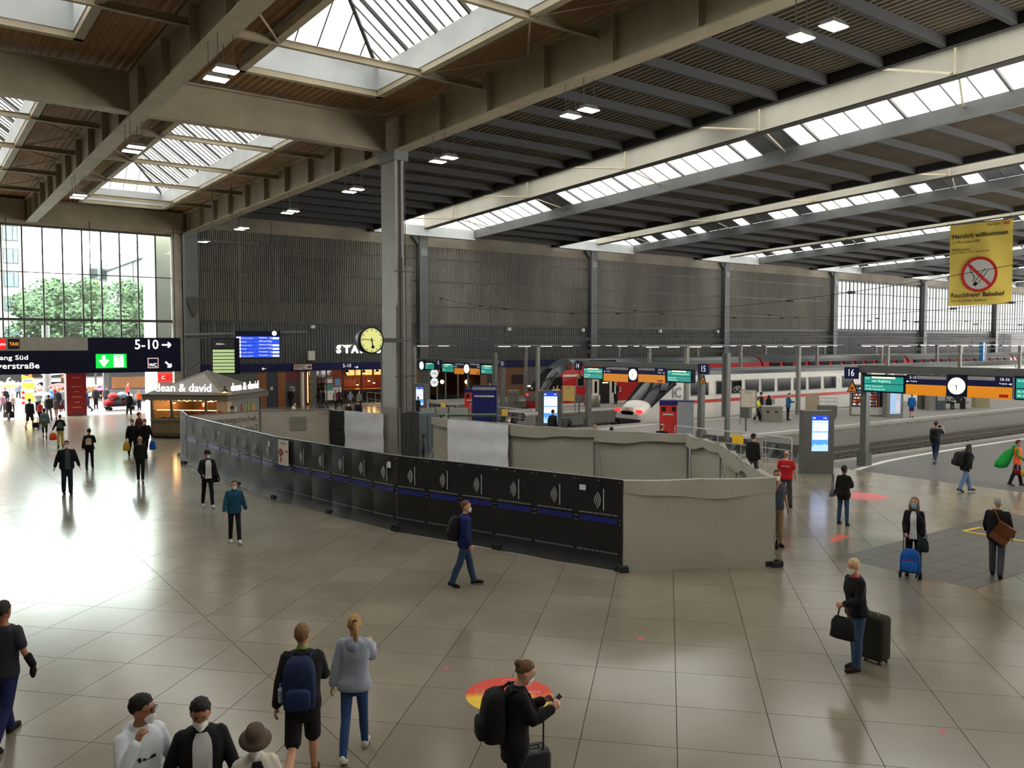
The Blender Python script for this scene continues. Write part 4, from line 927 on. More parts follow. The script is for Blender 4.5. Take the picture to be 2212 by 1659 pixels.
MB().beam(c0+Vector((-.62, 0, .62))*R_+Vector((0, -.01, 0)), c0+Vector((.62, 0, -.62))*R_+Vector((0, -.01, 0)), .012, .17*R_, (.7, 0, .7)).build('sign_bar', dbm, bn)
MB().tube([(-bw, 0, bh), (bw, 0, bh)], .05, 6).build('top_pole', alu, bn)
for sx in (-.9, .9): MB().tube([(bw*sx, 0, bh), (bw*sx, 0, bh+max(.2, ze(32)+.45-bz1))], .015, 4).build('hanger', steel_dark, bn)
# ================================================================ CONSTRUCTION FENCE
FH = 2.0
black_mat = M('barrier_black', (24, 24, 25), rough=.55, var=.25, scale=2.5); black_mat2 = M('barrier_greyish', (40, 41, 42), rough=.6, var=.25, scale=2.5)  # mats on the far runs get a slightly lighter black
blue_band = M('barrier_blue', (24, 36, 120), rough=.5); ink = M('barrier_ink', (176, 178, 180), rough=.6); galv = M('galvanised', (142, 146, 148), rough=.35, metal=.7)
net = M('net_grey', (176, 174, 160), rough=.9, var=.12, scale=60, bump=.5); sheet_w = M('sheet_white', (232, 234, 240), rough=.8, var=.05)
def fbase(px, py): p = gz(px, py); return Vector((p.x, p.y, 0))
V = [fbase(392, 985), fbase(406, 1003), fbase(597, 1078), fbase(859, 1146), fbase(1344, 1233)]
cuts = {0: [392, 406], 1: [406, 431, 453, 480, 502, 523, 545, 570, 597], 2: [597, 636, 677, 720, 763, 810, 859], 3: [859, 926, 998, 1072, 1157, 1247, 1344]}
def at_px(A, B, px):
    # point of segment AB seen at column px
    lo, hi = 0.0, 1.0
    f = lambda t: (lambda v: CX+F*v.dot(RT)/v.dot(FW))(A+(B-A)*t-Vector((0, 0, HC)))
    for _ in range(40):
        m = (lo+hi)/2
        if f(m) < px: lo = m
        else: hi = m
    return A+(B-A)*lo
mats_n = 0
for seg in range(4):
    A, B = V[seg], V[seg+1]; d = (B-A).normalized(); ang = math.atan2(d.y, d.x)
    # steel fence panel behind the mats
    fp = thing('site_fence_panel', ('folded end steel fence panel beside the kiosk', 'steel mesh fence panel facing the exit', 'steel mesh fence panel carrying the poster', 'steel mesh fence panel next to the grey net corner')[seg], 'fence', (A.x, A.y, 0), ang)
    L_ = (B-A).length
    n = max(1, int(round(L_/3.3)))
    for i in range(n+1): MB().tube([(L_*i/n, .06, .12), (L_*i/n, .06, FH+.01)], .022, 6).build('post', galv, fp)
    MB().tube([(0, .06, FH), (L_, .06, FH)], .024, 6).build('top_rail', galv, fp); MB().tube([(0, .06, .18), (L_, .06, .18)], .02, 6).build('bottom_rail', galv, fp)
    for i in range(n+1): MB().box((L_*i/n-.12, -.14, 0), (L_*i/n+.12, .42, .13)).build('foot', M('foot_rubber', (36, 35, 34), rough=.8), fp)
    c = cuts[seg]
    for i in range(len(c)-1):
        P, Q = at_px(A, B, c[i]), at_px(A, B, c[i+1]); w = (Q-P).length
        far = seg < 2
        lb = 'wide black noise barrier mat with sound wave mark behind the blue jacket walker' if seg == 3 else ('narrow black noise barrier mat on the middle fence run' if seg == 2 else 'greyish black noise barrier mat on the fence run near the kiosk')
        m = thing('noise_barrier_mat', lb, 'barrier mat', (P.x, P.y, 0), ang, ('mats on the near fence run', 'mats on the middle fence run', 'mats on the far fence run')[3-seg if seg > 1 else 2])
        ph = random.random()*6
        MB().grid(lambda u, v, w=w, ph=ph: (u*w, -.03-.025*math.sin(v*9+ph)*math.sin(u*3.1)-(.10*(1-v/.14)**2 if v < .14 else 0)-.012*abs(math.sin(u*math.pi)), .01+v*(FH+.0)), 8, 16).build('mat', black_mat2 if far else black_mat, m, True)
        MB().grid(lambda u, v, w=w, ph=ph: (w*(.08+u*.84), -.062-.025*math.sin((1.04+v*.12)/2*9+ph)*math.sin((.08+u*.84)*3.1), 1.02+v*.13), 6, 1).build('blue_band', blue_band, m)
        lx = w*.5; yk = -.075
        lg = MB()
        for k, r_ in enumerate((.06, .105, .15, .195)):
            pts = [(lx-.02-.1+math.cos(t)*r_-.02, yk, 1.52+math.sin(t)*r_*1.15) for t in [math.radians(-52+13*q) for q in range(9)]]
            for p_, q_ in zip(pts, pts[1:]): lg.beam(p_, q_, .008, .022 if not far else .02, (0, 0, 1) if abs(p_[2]-q_[2]) < abs(p_[0]-q_[0]) else (1, 0, 0))
        lg.build('sound_wave_mark', ink, m)
        MB().box((lx+.13, yk-.004, 1.3), (lx+.155, yk+.004, 1.78)).build('mark_bar', ink, m)
        if seg >= 2:
            text('web_address', 'www.noise-control-barrier.com', min(.085, w*.065), ink, m, (lx, yk, 1.22), ext=.001)
            text('fine_print', 'EN ISO 10140-2 / 2010  EN 1793-2 / 2018  BS 4142', min(.06, w*.042), ink, m, (lx, yk-.03, .38), ext=.001)
        else: MB().box((w*.12, yk, 1.21), (w*.88, yk+.004, 1.235)).build('web_address', ink, m)
        ey = MB()
        for ex in (.03, .97):
            for ez in (1.02, 1.12): ey.cbox((w*ex, -.07, ez), (.025, .012, .03))
        for ex in (.05, .5, .95): ey.cbox((w*ex, -.05, 1.95), (.03, .02, .03))
        o = ey.build('eyelet', galv, m); o['kind'] = 'stuff'
# small notices on the mats
for px, py, w, h, Ai, Bi, lab in ((620, 977, .62, .8, 2, 3, 'white poster with a flower picture on the black barrier'), (1263, 1051, .16, .12, 3, 4, 'small white notice high on the near barrier'), (848, 1003, .14, .16, 2, 3, 'small white tag at the end of the middle barrier'), (589, 958, .12, .16, 1, 2, 'small white tag at the end of the far barrier'), (480, 935, .1, .14, 1, 2, 'small white tag over the far barrier')):
    A, B = V[Ai], V[Bi]; d = (B-A).normalized(); P = at_px(A, B, px); D = (P-Vector((0, 0, 0))).length
    rr = ray(px, py); t_ = P.length/Vector((rr.x, rr.y)).length; z = HC+rr.z*t_
    o = thing('notice', lab, 'poster', (P.x, P.y, z), math.atan2(d.y, d.x))
    MB().box((-w/2, -.11, -h/2), (w/2, -.1, h/2)).build('paper', sheet_w if w < .5 else M('poster_cream', (222, 214, 200), rough=.6), o)
    if w > .5:
        mb = MB()
        for k in range(7): a_ = math.radians(-60+20*k); mb.beam((-.14, -.115, -.12), (-.14+math.sin(a_)*.2, -.115, -.12+math.cos(a_)*.24), .004, .05, (1, 0, 0))
        mb.build('flower_picture', M('flower_brown', (150, 100, 70), rough=.6), o); MB().box((-.2, -.115, -.3), (-.08, -.112, -.16)).build('flower_pot', M('pot_red', (190, 60, 50), rough=.6), o)
        MB().box((.12, -.115, .02), (.28, -.112, .08)).build('red_tag', M('pot_red', (190, 60, 50)), o); MB().box((-.2, -.113, .28), (.22, -.111, .3)).build('text_line', soot, o)
# ---- grey debris net runs
def net_run(name, label, A, B, mat_, z1=FH, flap=True, flip=1, fs_=1, sag=.06, seed=0, z0=.0, fol=1.0):
    d = (B-A); L_ = d.length; ang = math.atan2(d.y, d.x); t = thing(name, label, 'fence', (A.x, A.y, 0), ang)
    rnd = random.Random(seed); p1, p2, p3 = rnd.random()*6, rnd.random()*6, rnd.random()*6
    nu = max(12, int(L_*14))
    top = lambda u: z1-sag*math.sin(math.pi*((u*max(1, round(L_/1.7))) % 1))
    fy = lambda u, v: flip*(.03+fol*(.02*math.sin(u*L_*2.3+p1)*(1-v*.5)+.008*math.sin(u*L_*9+p2+v*6)*(1-v)+.012*math.sin(v*9+p3+u*3)))
    def fn(u, v):
        zt_ = top(u)
        return (u*L_, -fy(u, v)-.02*flip, z0+(zt_-z0)*v)
    MB().grid(fn, nu, 18).build('net_sheet', mat_, t, True)
    n = max(1, int(round(L_/3.4)))
    for i in range(n+1): MB().tube([(L_*i/n, .05*flip, 0), (L_*i/n, .05*flip, z1-.02)], .022, 6).build('post', galv, t)
    MB().tube([(0, .05*flip, z1-.05), (L_, .05*flip, z1-.05)], .02, 6).build('top_rail', galv, t); MB().tube([(0, .05*flip, .2), (L_, .05*flip, .2)], .02, 6).build('bottom_rail', galv, t)
    for i in range(n+1): MB().box((L_*i/n-.1, -.2, 0), (L_*i/n+.1, .3, .12)).build('foot', MATS['foot_rubber'], t)
    if flap:
        def fl_(u, v):
            drop = (.34+.08*math.sin(u*L_*1.3+p2)+.02*math.sin(u*L_*4))*v
            return (u*L_, fs_*(.09+.02*math.sin(u*L_*4+p3)*v), top(u)+.012-drop)
        MB().grid(fl_, nu, 6).build('net_flap', mat_, t, True)
        def fs(u, v): return (u*L_, (-.07*fs_+.16*fs_*v), top(u)+.012)
        MB().grid(fs, nu, 1).build('net_fold', mat_, t, True)
    return t, L_
G0, G1 = V[4], fbase(1670, 1222)
net_run('debris_net_fence', 'tall grey debris net panel closing the fence corner beside the black mats', G0, G1, net, seed=1, flip=1, z1=2.0, fol=.8, fs_=-1, sag=.02)
# over-fold on the street side of that corner panel
def top_at(px, py, z=FH): p = gz(px, py, z); return Vector((p.x, p.y, 0))
R = [G1, top_at(1640, 1014), top_at(1560, 958), top_at(1488, 938), top_at(1285, 928), top_at(1105, 917), top_at(972, 905), top_at(935, 902)]
labs = ['sagging grey net on the short fence side next to the plaid shirt man', 'slumped grey net over the fence bend by the service man', 'grey net fence run below the red ticket box', 'grey net fence panel with the sandbag strut', 'grey net fence panel with a torn slit', 'grey net fence panel under the white sheet', 'narrow grey net fence piece beside the column']
for i in range(len(R)-1):
    net_run('debris_net_fence', labs[i], R[i], R[i+1], net, seed=10+i, flip=1, sag=(.03, .12, .06, .03, .03, .0, .02)[i], fol=(1, 1.6, 1, .8, 1, .6, 1)[i])
# white sheets and banners on the rear side
def sheet(name, label, A, B, z0, z1, mat_, off=.1, seed=3, amp=.012):
    d = B-A; L_ = d.length; t = thing(name, label, 'sheet', (A.x, A.y, 0), math.atan2(d.y, d.x))
    rnd = random.Random(seed); q = [rnd.random()*6 for _ in range(4)]
    def fn(u, v):
        f = amp*(math.sin(v*13+q[0]+.6*math.sin(u*5))+.7*math.sin((u*2-v)*6+q[1])+.6*abs(math.sin((u+v)*5+q[2])))
        return (u*L_, -off-f, z0+(z1-z0)*v)
    MB().grid(fn, 24, 24).build('cloth', mat_, t, True)
    MB().tube([(0, -off+.03, z1), (L_, -off+.03, z1)], .015, 6).build('hem_bar', galv, t)
    return t, L_
A_, B_ = top_at(972, 905), top_at(1103, 917)
sheet('white_sheet', 'creased white plastic sheet hung on the grey net fence', A_, B_, .32, 2.0, sheet_w, .13, 5)
# run behind the column: white sheet, dark mesh gap, printed banners
W0, W1, W2, W3, W4 = top_at(832, 893), top_at(748, 886), top_at(712, 884), top_at(562, 887), top_at(402, 899)
s_, L_ = sheet('white_sheet', 'creased white plastic sheet on the fence left of the column', W1, W0, .3, 1.98, sheet_w, .1, 8)
t, L_ = net_run('mesh_gap_fence', 'short bare wire fence panel with black backing between white sheets', W2, W1, black_mat, flap=False, fol=.3)
mb = MB()
for i in range(14): mb.tube([(L_*i/13, -.1, .2), (L_*i/13, -.1, 1.95)], .004, 4)
for i in range(6): mb.tube([(0, -.1, .3+.32*i), (L_, -.1, .3+.32*i)], .004, 4)
o = mb.build('wire_mesh', galv, t); o['kind'] = 'stuff'
ban = M('banner_cloth', (214, 207, 194), rough=.6, var=.05)
wire = galv
def banner(label, A, B, words=None):
    d = B-A; L_ = d.length; t = thing('site_banner', label, 'banner', (A.x, A.y, 0), math.atan2(d.y, d.x))
    MB().grid(lambda u, v: (u*L_, .02+.02*math.sin(u*9)+.012*math.sin(v*7+u*4), .16+1.84*v), 30, 8).build('cloth', ban, t, True)
    n = 2
    for i in range(n): MB().tube([(L_*i/(n-1), -.04, 0), (L_*i/(n-1), -.04, FH+.03)], .028, 6).build('post', galv, t); MB().box((L_*i/(n-1)-.12, -.3, 0), (L_*i/(n-1)+.12, .3, .13)).build('foot', MATS['foot_rubber'], t)
    mb = MB()
    for i in range(26): mb.tube([(L_*i/25, -.035, .15), (L_*i/25, -.035, FH)], .002, 3)
    for i in range(8): mb.tube([(0, -.035, .2+.255*i), (L_, -.035, .2+.255*i)], .002, 3)
    o = mb.build('wire_mesh', wire, t); o['kind'] = 'stuff'
    MB().tube([(0, -.04, FH+.02), (L_, -.04, FH+.02)], .02, 6).build('top_rail', galv, t)
    return t, L_
t, L_ = banner('pale printed site banner showing its company name mirrored from behind', W4, W3)
gtx = M('banner_print', (104, 100, 94), rough=.7)
for s2, z, sz, fx in (('Arbeitsgemeinschaft', 1.68, .36, .53), ('Tunnel Hauptbahnhof', 1.26, .36, .55)):
    o = text('lettering', s2, sz, gtx, t, (L_*fx, -.025, z), ext=.001, flip=True); o.scale.x *= L_*.84/max(.1, o.dimensions.x or 3.3)
MB().box((L_*.52, -.026, .55), (L_*.8, -.024, 1.05)).build('green_block', M('print_green', (170, 192, 160), rough=.7), t); MB().box((L_*.62, -.03, .45), (L_*.72, -.028, .7)).build('red_block', M('print_red', (196, 120, 110), rough=.7), t)
t, L_ = banner('blank pale site banner behind wire mesh with a grey square patch', W3, W2)
MB().box((L_*.42, -.026, 1.05), (L_*.66, -.022, 1.68)).build('grey_patch', M('patch_grey', (158, 154, 146), rough=.7), t); text('lettering', 'PRANGL', .13, M('print_red', (196, 120, 110)), t, (L_*.92, -.026, 1.8), ext=.001)
# strut, sandbag, rubbish inside the enclosure
sp = gz(1255, 1030, .05)
q = thing('fence_strut', 'slanting pale steel strut propping the net fence above the sandbag', 'strut', (top_at(1268, 945, 1.75).x-.4, top_at(1268, 945, 1.75).y-.25, 0))
p_a = top_at(1285, 928); q.location = (p_a.x-.35, p_a.y-.9, 0)
MB().tube([(0, 0, .02), (.4, .85, 1.8)], .025, 6).build('tube', galv, q); MB().box((-.12, -.12, 0), (.12, .12, .02)).build('foot_plate', galv, q)
sb = thing('sandbag', 'white sandbag lying on the floor against the net fence strut', 'sandbag', (p_a.x-.62, p_a.y-1.28, 0), .5)
MB().rings([[(math.cos(a_)*.3*k*(1+.15*math.sin(3*a_)), math.sin(a_)*.22*k, z_) for a_ in [q_*math.pi/8 for q_ in range(16)]] for k, z_ in ((.7, 0), (1, .06), (.95, .14), (.6, .2), (.2, .22))]).build('sack', sheet_w, sb, True); MB().rings([[(.28+x_, math.cos(a_)*r_, .16+math.sin(a_)*r_) for a_ in [q_*math.pi/5 for q_ in range(10)]] for x_, r_ in ((-.08, .1), (.02, .04), (.1, .1))]).build('tied_end', sheet_w, sb, True)
# blue-grey cabinet and bicycle wheel behind the column
cb = top_at(925, 893, 1.9)
t = thing('site_cabinet', 'blue grey metal cabinet standing behind the central column', 'cabinet', (cb.x+.25, cb.y+1.1, 0))
MB().box((-.55, -.5, 0), (.6, .5, 1.85)).build('body', M('cabinet_blue', (92, 106, 112), rough=.5), t); MB().box((-.5, -.53, .1), (.02, -.5, 1.75)).build('door', M('cabinet_blue2', (86, 100, 106), rough=.5), t); MB().box((.06, -.53, .1), (.55, -.5, 1.75)).build('door', MATS['cabinet_blue2'], t)
t = thing('bicycle', 'dark bicycle leaning behind the column inside the fence', 'bicycle', (cb.x-.35, cb.y-.15, 0), 1.1)
def ring(c, R_, r_, n=28): return [(c[0]+math.cos(2*math.pi*k/n)*R_, c[1], c[2]+math.sin(2*math.pi*k/n)*R_) for k in range(n+1)]
for x_ in (-.5, .52): MB().tube(ring((x_, 0, .35), .33, .02), .02, 6, False).build('wheel', soot, t)
MB().tube([(-.5, 0, .35), (-.1, 0, .33), (.38, 0, .75), (-.22, 0, .78), (-.1, 0, .33)], .02, 6).tube([(.52, 0, .35), (.36, 0, .95)], .02, 6).tube([(-.5, 0, .35), (-.22, 0, .78), (-.25, 0, .95)], .015, 6).build('frame', steel_dark, t)
MB().tube([(.3, -.25, 1.0), (.36, 0, .97), (.3, .25, 1.0)], .014, 6).build('handlebar', steel_dark, t); MB().box((-.38, -.07, .94), (-.14, .07, .99)).build('saddle', soot, t)
t = thing('prop_pole', 'long slanting white pole propped beside the column base', 'pole', (gz(872, 992).x+.75, gz(872, 992).y-.9, 0))
MB().tube([(0, 0, .02), (.62, -.42, 1.95)], .03, 6).build('tube', M('pole_white', (190, 190, 186), rough=.5), t); MB().box((-.1, -.1, 0), (.1, .1, .02)).build('foot_plate', galv, t)
# folding steps leaning inside the corner
lp = fbase(1545, 1130); lp = (R[1]+R[2])/2+Vector((-1.0, -.1, 0))
t = thing('trestle', 'folded galvanised trestle stand leaning inside the net corner', 'trestle', (lp.x, lp.y, 0), -.6)
for x_ in (0, .55): MB().beam((x_, 0, 0), (x_, .12, 1.35), .04, .04).build('leg', galv, t); MB().beam((x_, -.4, 0), (x_, .1, 1.3), .035, .035).build('leg', galv, t)
MB().beam((0, .03, .3), (.55, .09, 1.1), .03, .03).beam((.55, .03, .3), (0, .09, 1.1), .03, .03).build('brace', galv, t); MB().beam((0, .12, 1.35), (.55, .12, 1.35), .05, .05).build('top_bar', galv, t)
# ================================================================ TRAINS
def smooth_section(pts):
    full = pts+[(-y, z) for y, z in reversed(pts[:-1])]
    return full
def train_body(par, name, x0, x1, yc, sec, hw, zb, prof, wprof, mats, nx=24, nose_len=0.0, split=None):
    """loft the section along x; prof(x)->roof height, wprof(x)->half width factor"""
    xs = [x0+nose_len*(i/nx)**1.4 for i in range(nx)]+[x0+nose_len, x1] if nose_len else [x0, x1]
    zt_ = max(z for _, z in sec); rings = []
    for x in xs:
        h, w_ = prof(x-x0), wprof(x-x0)
        rings.append([(x, yc+y*hw*w_, zb+(z-zb)*(h-zb)/(zt_-zb)) for y, z in sec])
    mb = MB(); n = len(sec); b0 = 0
    for r in rings: mb.v += r
    for i in range(len(rings)-1):
        for k in range(n-1):
            zz = (sec[k][1]+sec[k+1][1])/2; mb.f.append((i*n+k, i*n+k+1, (i+1)*n+k+1, (i+1)*n+k)); mb.mi.append(split(zz, rings[i][k], sec[k][0]) if split else 0)
    mb.f.append(tuple(range(n))); mb.mi.append(0); mb.f.append(tuple((len(rings)-1)*n+k for k in range(n))); mb.mi.append(0)
    return mb.build(name, mats, par)
grey_body = M('train_grey', (206, 204, 196), rough=.35, var=.05, scale=1.2); grey_roof = M('train_roof', (70, 78, 80), rough=.3, var=.2, scale=2.5, metal=.3)
train_red = M('train_red', (196, 40, 34), rough=.3, var=.06); red_body = M('regio_red', (176, 26, 26), rough=.25, var=.08); under = M('underframe', (40, 38, 36), rough=.8)
train_glass = M('train_glass', (20, 23, 28), rough=.12, var=.3, scale=.6, spec=.22); white_trim = M('train_white', (220, 216, 204), rough=.4)
red_lamp = E_('tail_lamp', (255, 30, 30), 3.0); head_lamp = E_('head_lamp', (255, 240, 210), 5.0)
YI0, YI1 = 38.0, 40.8; yic = 39.4
XI = gy(1412, 880, YI0).x-1.0
ic = thing('intercity_train', 'light grey long distance train with red stripe standing at the platform', 'train', (0, 0, -.35))
dz = .35
sec = smooth_section([(-1, -.45), (-1.0, .2), (-1.0, 1.2), (-.985, 2.2), (-.95, 2.62), (-.86, 2.85), (-.66, 3.1), (-.34, 3.24), (0, 3.28)])
sec = [(y, z+dz) for y, z in sec]
def ic_prof(d): return dz+(min(3.28, .62+.55*d) if d < .6 else min(3.28, .95+(d-.6)*1.02-.08*max(0, d-1.6)**2)) if d < 3.6 else dz+3.28
def ic_w(d): return min(1.0, .74+.26*min(1, d/2.2)**.6)
spl = lambda z, p, y: 1 if z-dz > 2.8 and p[0] > XI+3.4 else 0
body = train_body(ic, 'control_car', XI, XI+26, yic, sec, 1.4, -.45+dz, ic_prof, ic_w, [grey_body, grey_roof], 22, 4.6, spl)
secA = sec
for k in range(4):
    xa = XI+26.3+26.4*k
    car = train_body(ic, 'coach', xa, xa+26.1, yic, sec, 1.4, -.45+dz, lambda d: 3.28+dz, lambda d: 1, [grey_body, grey_roof], 2, 0, lambda z, p, y: 1 if z-dz > 2.8 else 0)
    MB().box((xa, YI0-.02, .98+dz), (xa+26, YI0, 1.18+dz)).build('red_stripe', train_red, car)
    for i in range(11):
        x = xa+2.2+2.1*i; f = MB().box((x-.72, YI0-.015, 1.5+dz), (x+.72, YI0+.02, 2.42+dz)).build('window', M('window_seal', (120, 122, 120), rough=.5), car); MB().box((x-.64, YI0-.03, 1.57+dz), (x+.64, YI0, 2.35+dz)).build('pane', train_glass, f)
    MB().box((xa+.6, YI0+.3, -.39), (xa+25.4, YI1-.3, -.1)).build('underframe', under, car)
MB().box((XI+3, YI0+.15, -.39), (XI+26, YI1-.15, -.1)).build('underframe', under, body)
def ic_surf(x, k):
    h, w_ = ic_prof(x-XI), ic_w(x-XI); y, z = sec[k]; zb_i = -.45+dz; zt_i = 3.28+dz
    return Vector((x, yic+y*1.4*w_, zb_i+(z-zb_i)*(h-zb_i)/(zt_i-zb_i)))
mb = MB(); ks = list(range(3, len(sec)-3)); xs = [XI+.95+i*.22 for i in range(11)]
def ic_n(x, i): p = ic_surf(x, ks[i]); return p+Vector((-.035, (p.y-yic)*.012, .03))
mb.grid(lambda u, v: ic_n(xs[min(10, int(round(u*10)))], min(len(ks)-1, int(round(v*(len(ks)-1))))), 10, len(ks)-1).build('windscreen', train_glass, body, True)
for yy in (YI0+.42, YI1-.42):
    MB().cbox((XI-.02+.12, yy, .62+dz), (.16, .42, .2)).build('tail_lamp', red_lamp, body)
MB().cbox((XI+.08, yic, .62+dz), (.16, 1.1, .5)).build('nose_plate', white_trim, body); text('lettering', 'DB', .3, train_red, body, (XI-.012, yic, .66+dz), rot=(math.pi/2, 0, -math.pi/2))
MB().box((XI-.05, YI0+.3, -.38), (XI+.6, YI1-.3, .46)).build('coupler_housing', under, body)
for yy in (YI0+.55, YI1-.55): MB().lathe([(.1, -.6), (.1, -.05), (.22, -.05), (.22, .0)][::-1], (XI-.0, yy, .1), 12, 'x').build('buffer', soot, body)
wx = lambda px: gy(px, 838, YI0).x
for a, b_ in ((1493, 1507), (1548, 1564), (1581, 1601), (1611, 1638), (1646, 1672), (1681, 1707), (1716, 1740), (1748, 1772), (1781, 1805), (1820, 1842)):
    f = MB().box((wx(a)-.07, YI0-.015, 1.47+dz), (wx(b_)+.07, YI0+.02, 2.45+dz)).build('window', MATS['window_seal'], body); MB().box((wx(a), YI0-.03, 1.55+dz), (wx(b_), YI0, 2.38+dz)).build('pane', train_glass, f)
dd = MB().box((wx(1520), YI0-.02, -.3+dz), (wx(1541), YI0+.02, 2.5+dz)).build('door', white_trim, body); MB().box((wx(1523), YI0-.03, 1.5+dz), (wx(1530), YI0, 2.35+dz)).build('pane', train_glass, dd)
f = MB().prism([(wx(1424), 1.95+dz), (wx(1440), 1.95+dz), (wx(1446), 2.6+dz), (wx(1430), 2.6+dz)], 'y', YI0-.03, YI0+.05).build('cab_window', train_glass, body)
MB().box((wx(1426), YI0-.022, .98+dz), (XI+26, YI0, 1.2+dz)).build('red_stripe', train_red, body)
text('lettering', 'IC', .95, M('ic_grey', (120, 128, 140), rough=.5), body, ((wx(1453)+wx(1470))/2, YI0-.03, 1.72+dz), bold=.02)
text('lettering', '2', .5, M('ic_grey2', (150, 150, 150), rough=.5), body, (wx(1812), YI0-.03, 2.1+dz))
for px in (1587, 1596): MB().tube([(wx(px)+math.cos(a_)*.17, YI0-.04, 1.8+dz+math.sin(a_)*.17) for a_ in [q*math.pi/8 for q in range(17)]], .015, 4, False).build('bicycle_mark', white_trim, body)
MB().tube([(wx(1587), YI0-.04, 1.8+dz), (wx(1590), YI0-.04, 2.02+dz), (wx(1595), YI0-.04, 2.02+dz), (wx(1596), YI0-.04, 1.8+dz), (wx(1591), YI0-.04, 1.8+dz), (wx(1590), YI0-.04, 2.02+dz)], .015, 4).build('bicycle_mark', white_trim, body)
MB().box((wx(1648), YI0-.02, .55+dz), (wx(1674), YI0, .95+dz)).build('service_hatch', MATS['window_seal'], body)
# double deck regional train, red
YR0, YR1 = 51.6, 54.4; yrc = 53.0
XR = gy(1137, 870, YR1).x-.2
rt = thing('regional_train', 'red double deck regional train with grey roof at the far platform', 'train', (0, 0, -.35))
rsec = smooth_section([(-1, -.5), (-1.0, .3), (-1.0, 1.2), (-1.0, 2.3), (-.97, 2.75), (-.88, 3.15), (-.72, 3.45), (-.45, 3.68), (0, 3.78)]); rsec = [(y, z+dz) for y, z in rsec]
def r_prof(d): return dz+min(3.78, 1.25+1.35*d-.17*d*d) if d < 3.2 else dz+3.78
def r_w(d): return min(1, .82+.18*min(1, d/1.6)**.6)
rb = train_body(rt, 'control_car', XR, XR+27, yrc, rsec, 1.4, -.5+dz, r_prof, r_w, [red_body, MATS['train_roof']], 22, 4.0, lambda z, p, y: 1 if z-dz > 3.25 else 0)
def r_surf(x, k):
    h, w_ = r_prof(x-XR), r_w(x-XR); y, z = rsec[k]; zb_i, zt_i = -.5+dz, 3.78+dz
    return Vector((x, yrc+y*1.4*w_, zb_i+(z-zb_i)*(h-zb_i)/(zt_i-zb_i)))
ks2 = list(range(2, len(rsec)-2)); xs2 = [XR+.0+i*.16 for i in range(11)]
MB().grid(lambda u, v: r_surf(xs2[int(round(u*10))], ks2[int(round(v*(len(ks2)-1)))])+Vector((-.04, 0, .03)), 10, len(ks2)-1).build('windscreen', train_glass, rb, True)
MB().box((XR-.06, YR0+.3, .35+dz), (XR+.05, YR1-.3, 1.1+dz)).build('nose_panel', steel_grey, rb)
for yy in (YR0+.5, YR1-.5):
    MB().cbox((XR-.08, yy, .85+dz), (.06, .2, .2)).build('tail_lamp', red_lamp, rb); MB().lathe([(.1, -.6), (.1, -.05), (.22, -.05), (.22, .0)][::-1], (XR, yy, .1), 12, 'x').build('buffer', soot, rb)
MB().cbox((XR+.06, YR1-.55, 1.55+dz), (.06, .35, .1)).build('head_lamp', head_lamp, rb)
MB().box((XR-.1, YR0+.1, -.38), (XR+.8, YR1-.1, .02)).build('coupler_housing', under, rb)
rx = lambda px: gy(px, 840, YR0).x
f = MB().prism([(rx(1190), 1.55+dz), (rx(1215), 1.6+dz), (rx(1214), 2.3+dz), (rx(1200), 2.3+dz)], 'y', YR0-.03, YR0+.05).build('cab_window', train_glass, rb)
MB().box((rx(1216), YR0-.02, 2.32+dz), (rx(1249), YR0, 2.5+dz)).build('white_band', white_trim, rb)
f = MB().box((rx(1246), YR0-.02, 1.5+dz), (rx(1262), YR0+.02, 2.4+dz)).build('window', MATS['window_seal'], rb); MB().box((rx(1247.5), YR0-.03, 1.56+dz), (rx(1260.5), YR0, 2.33+dz)).build('pane', train_glass, f)
MB().box((rx(1200), YR0-.02, -.1+dz), (XR+27, YR0, .18+dz)).build('sill_band', white_trim, rb)
for a, b_ in ((1279, 1293), (1316, 1331)):
    dd = MB().box((rx(a), YR0-.05, 0+dz), (rx(b_), YR0+.02, 2.2+dz)).build('door', white_trim, rb); MB().cbox(((rx(a)+rx(b_))/2, YR0-.055, 1.4+dz), (.28, .02, .95)).build('pane', train_glass, dd)
MB().box((rx(1293), YR0-.03, 0+dz), (rx(1316), YR0+.02, 2.25+dz)).build('doorway', soot, rb); MB().box((rx(1301), YR0-.04, 1.7+dz), (rx(1313), YR0-.02, 1.78+dz)).build('vestibule_lamp', E_('vestibule', (255, 225, 150), 3), rb)
text('lettering', '2', .55, white_trim, rb, (rx(1339), YR0-.03, 1.1+dz)); text('lettering', 'REGIO', .4, M('regio_pink', (205, 90, 80), rough=.4), rb, (rx(1337), YR0-.03, 2.2+dz))
MB().box((rx(1226), YR0+.02, 2.95+dz), (rx(1235), YR0+.2, 3.35+dz)).build('roof_hatch', M('dark_red', (90, 16, 16), rough=.4), rb)
for i in range(6): MB().box((XR+3.6+i*.75, YR0+.35, 3.46+dz), (XR+4.15+i*.75, YR0+.95, 3.62+dz)).build('roof_grille', train_glass, rb)
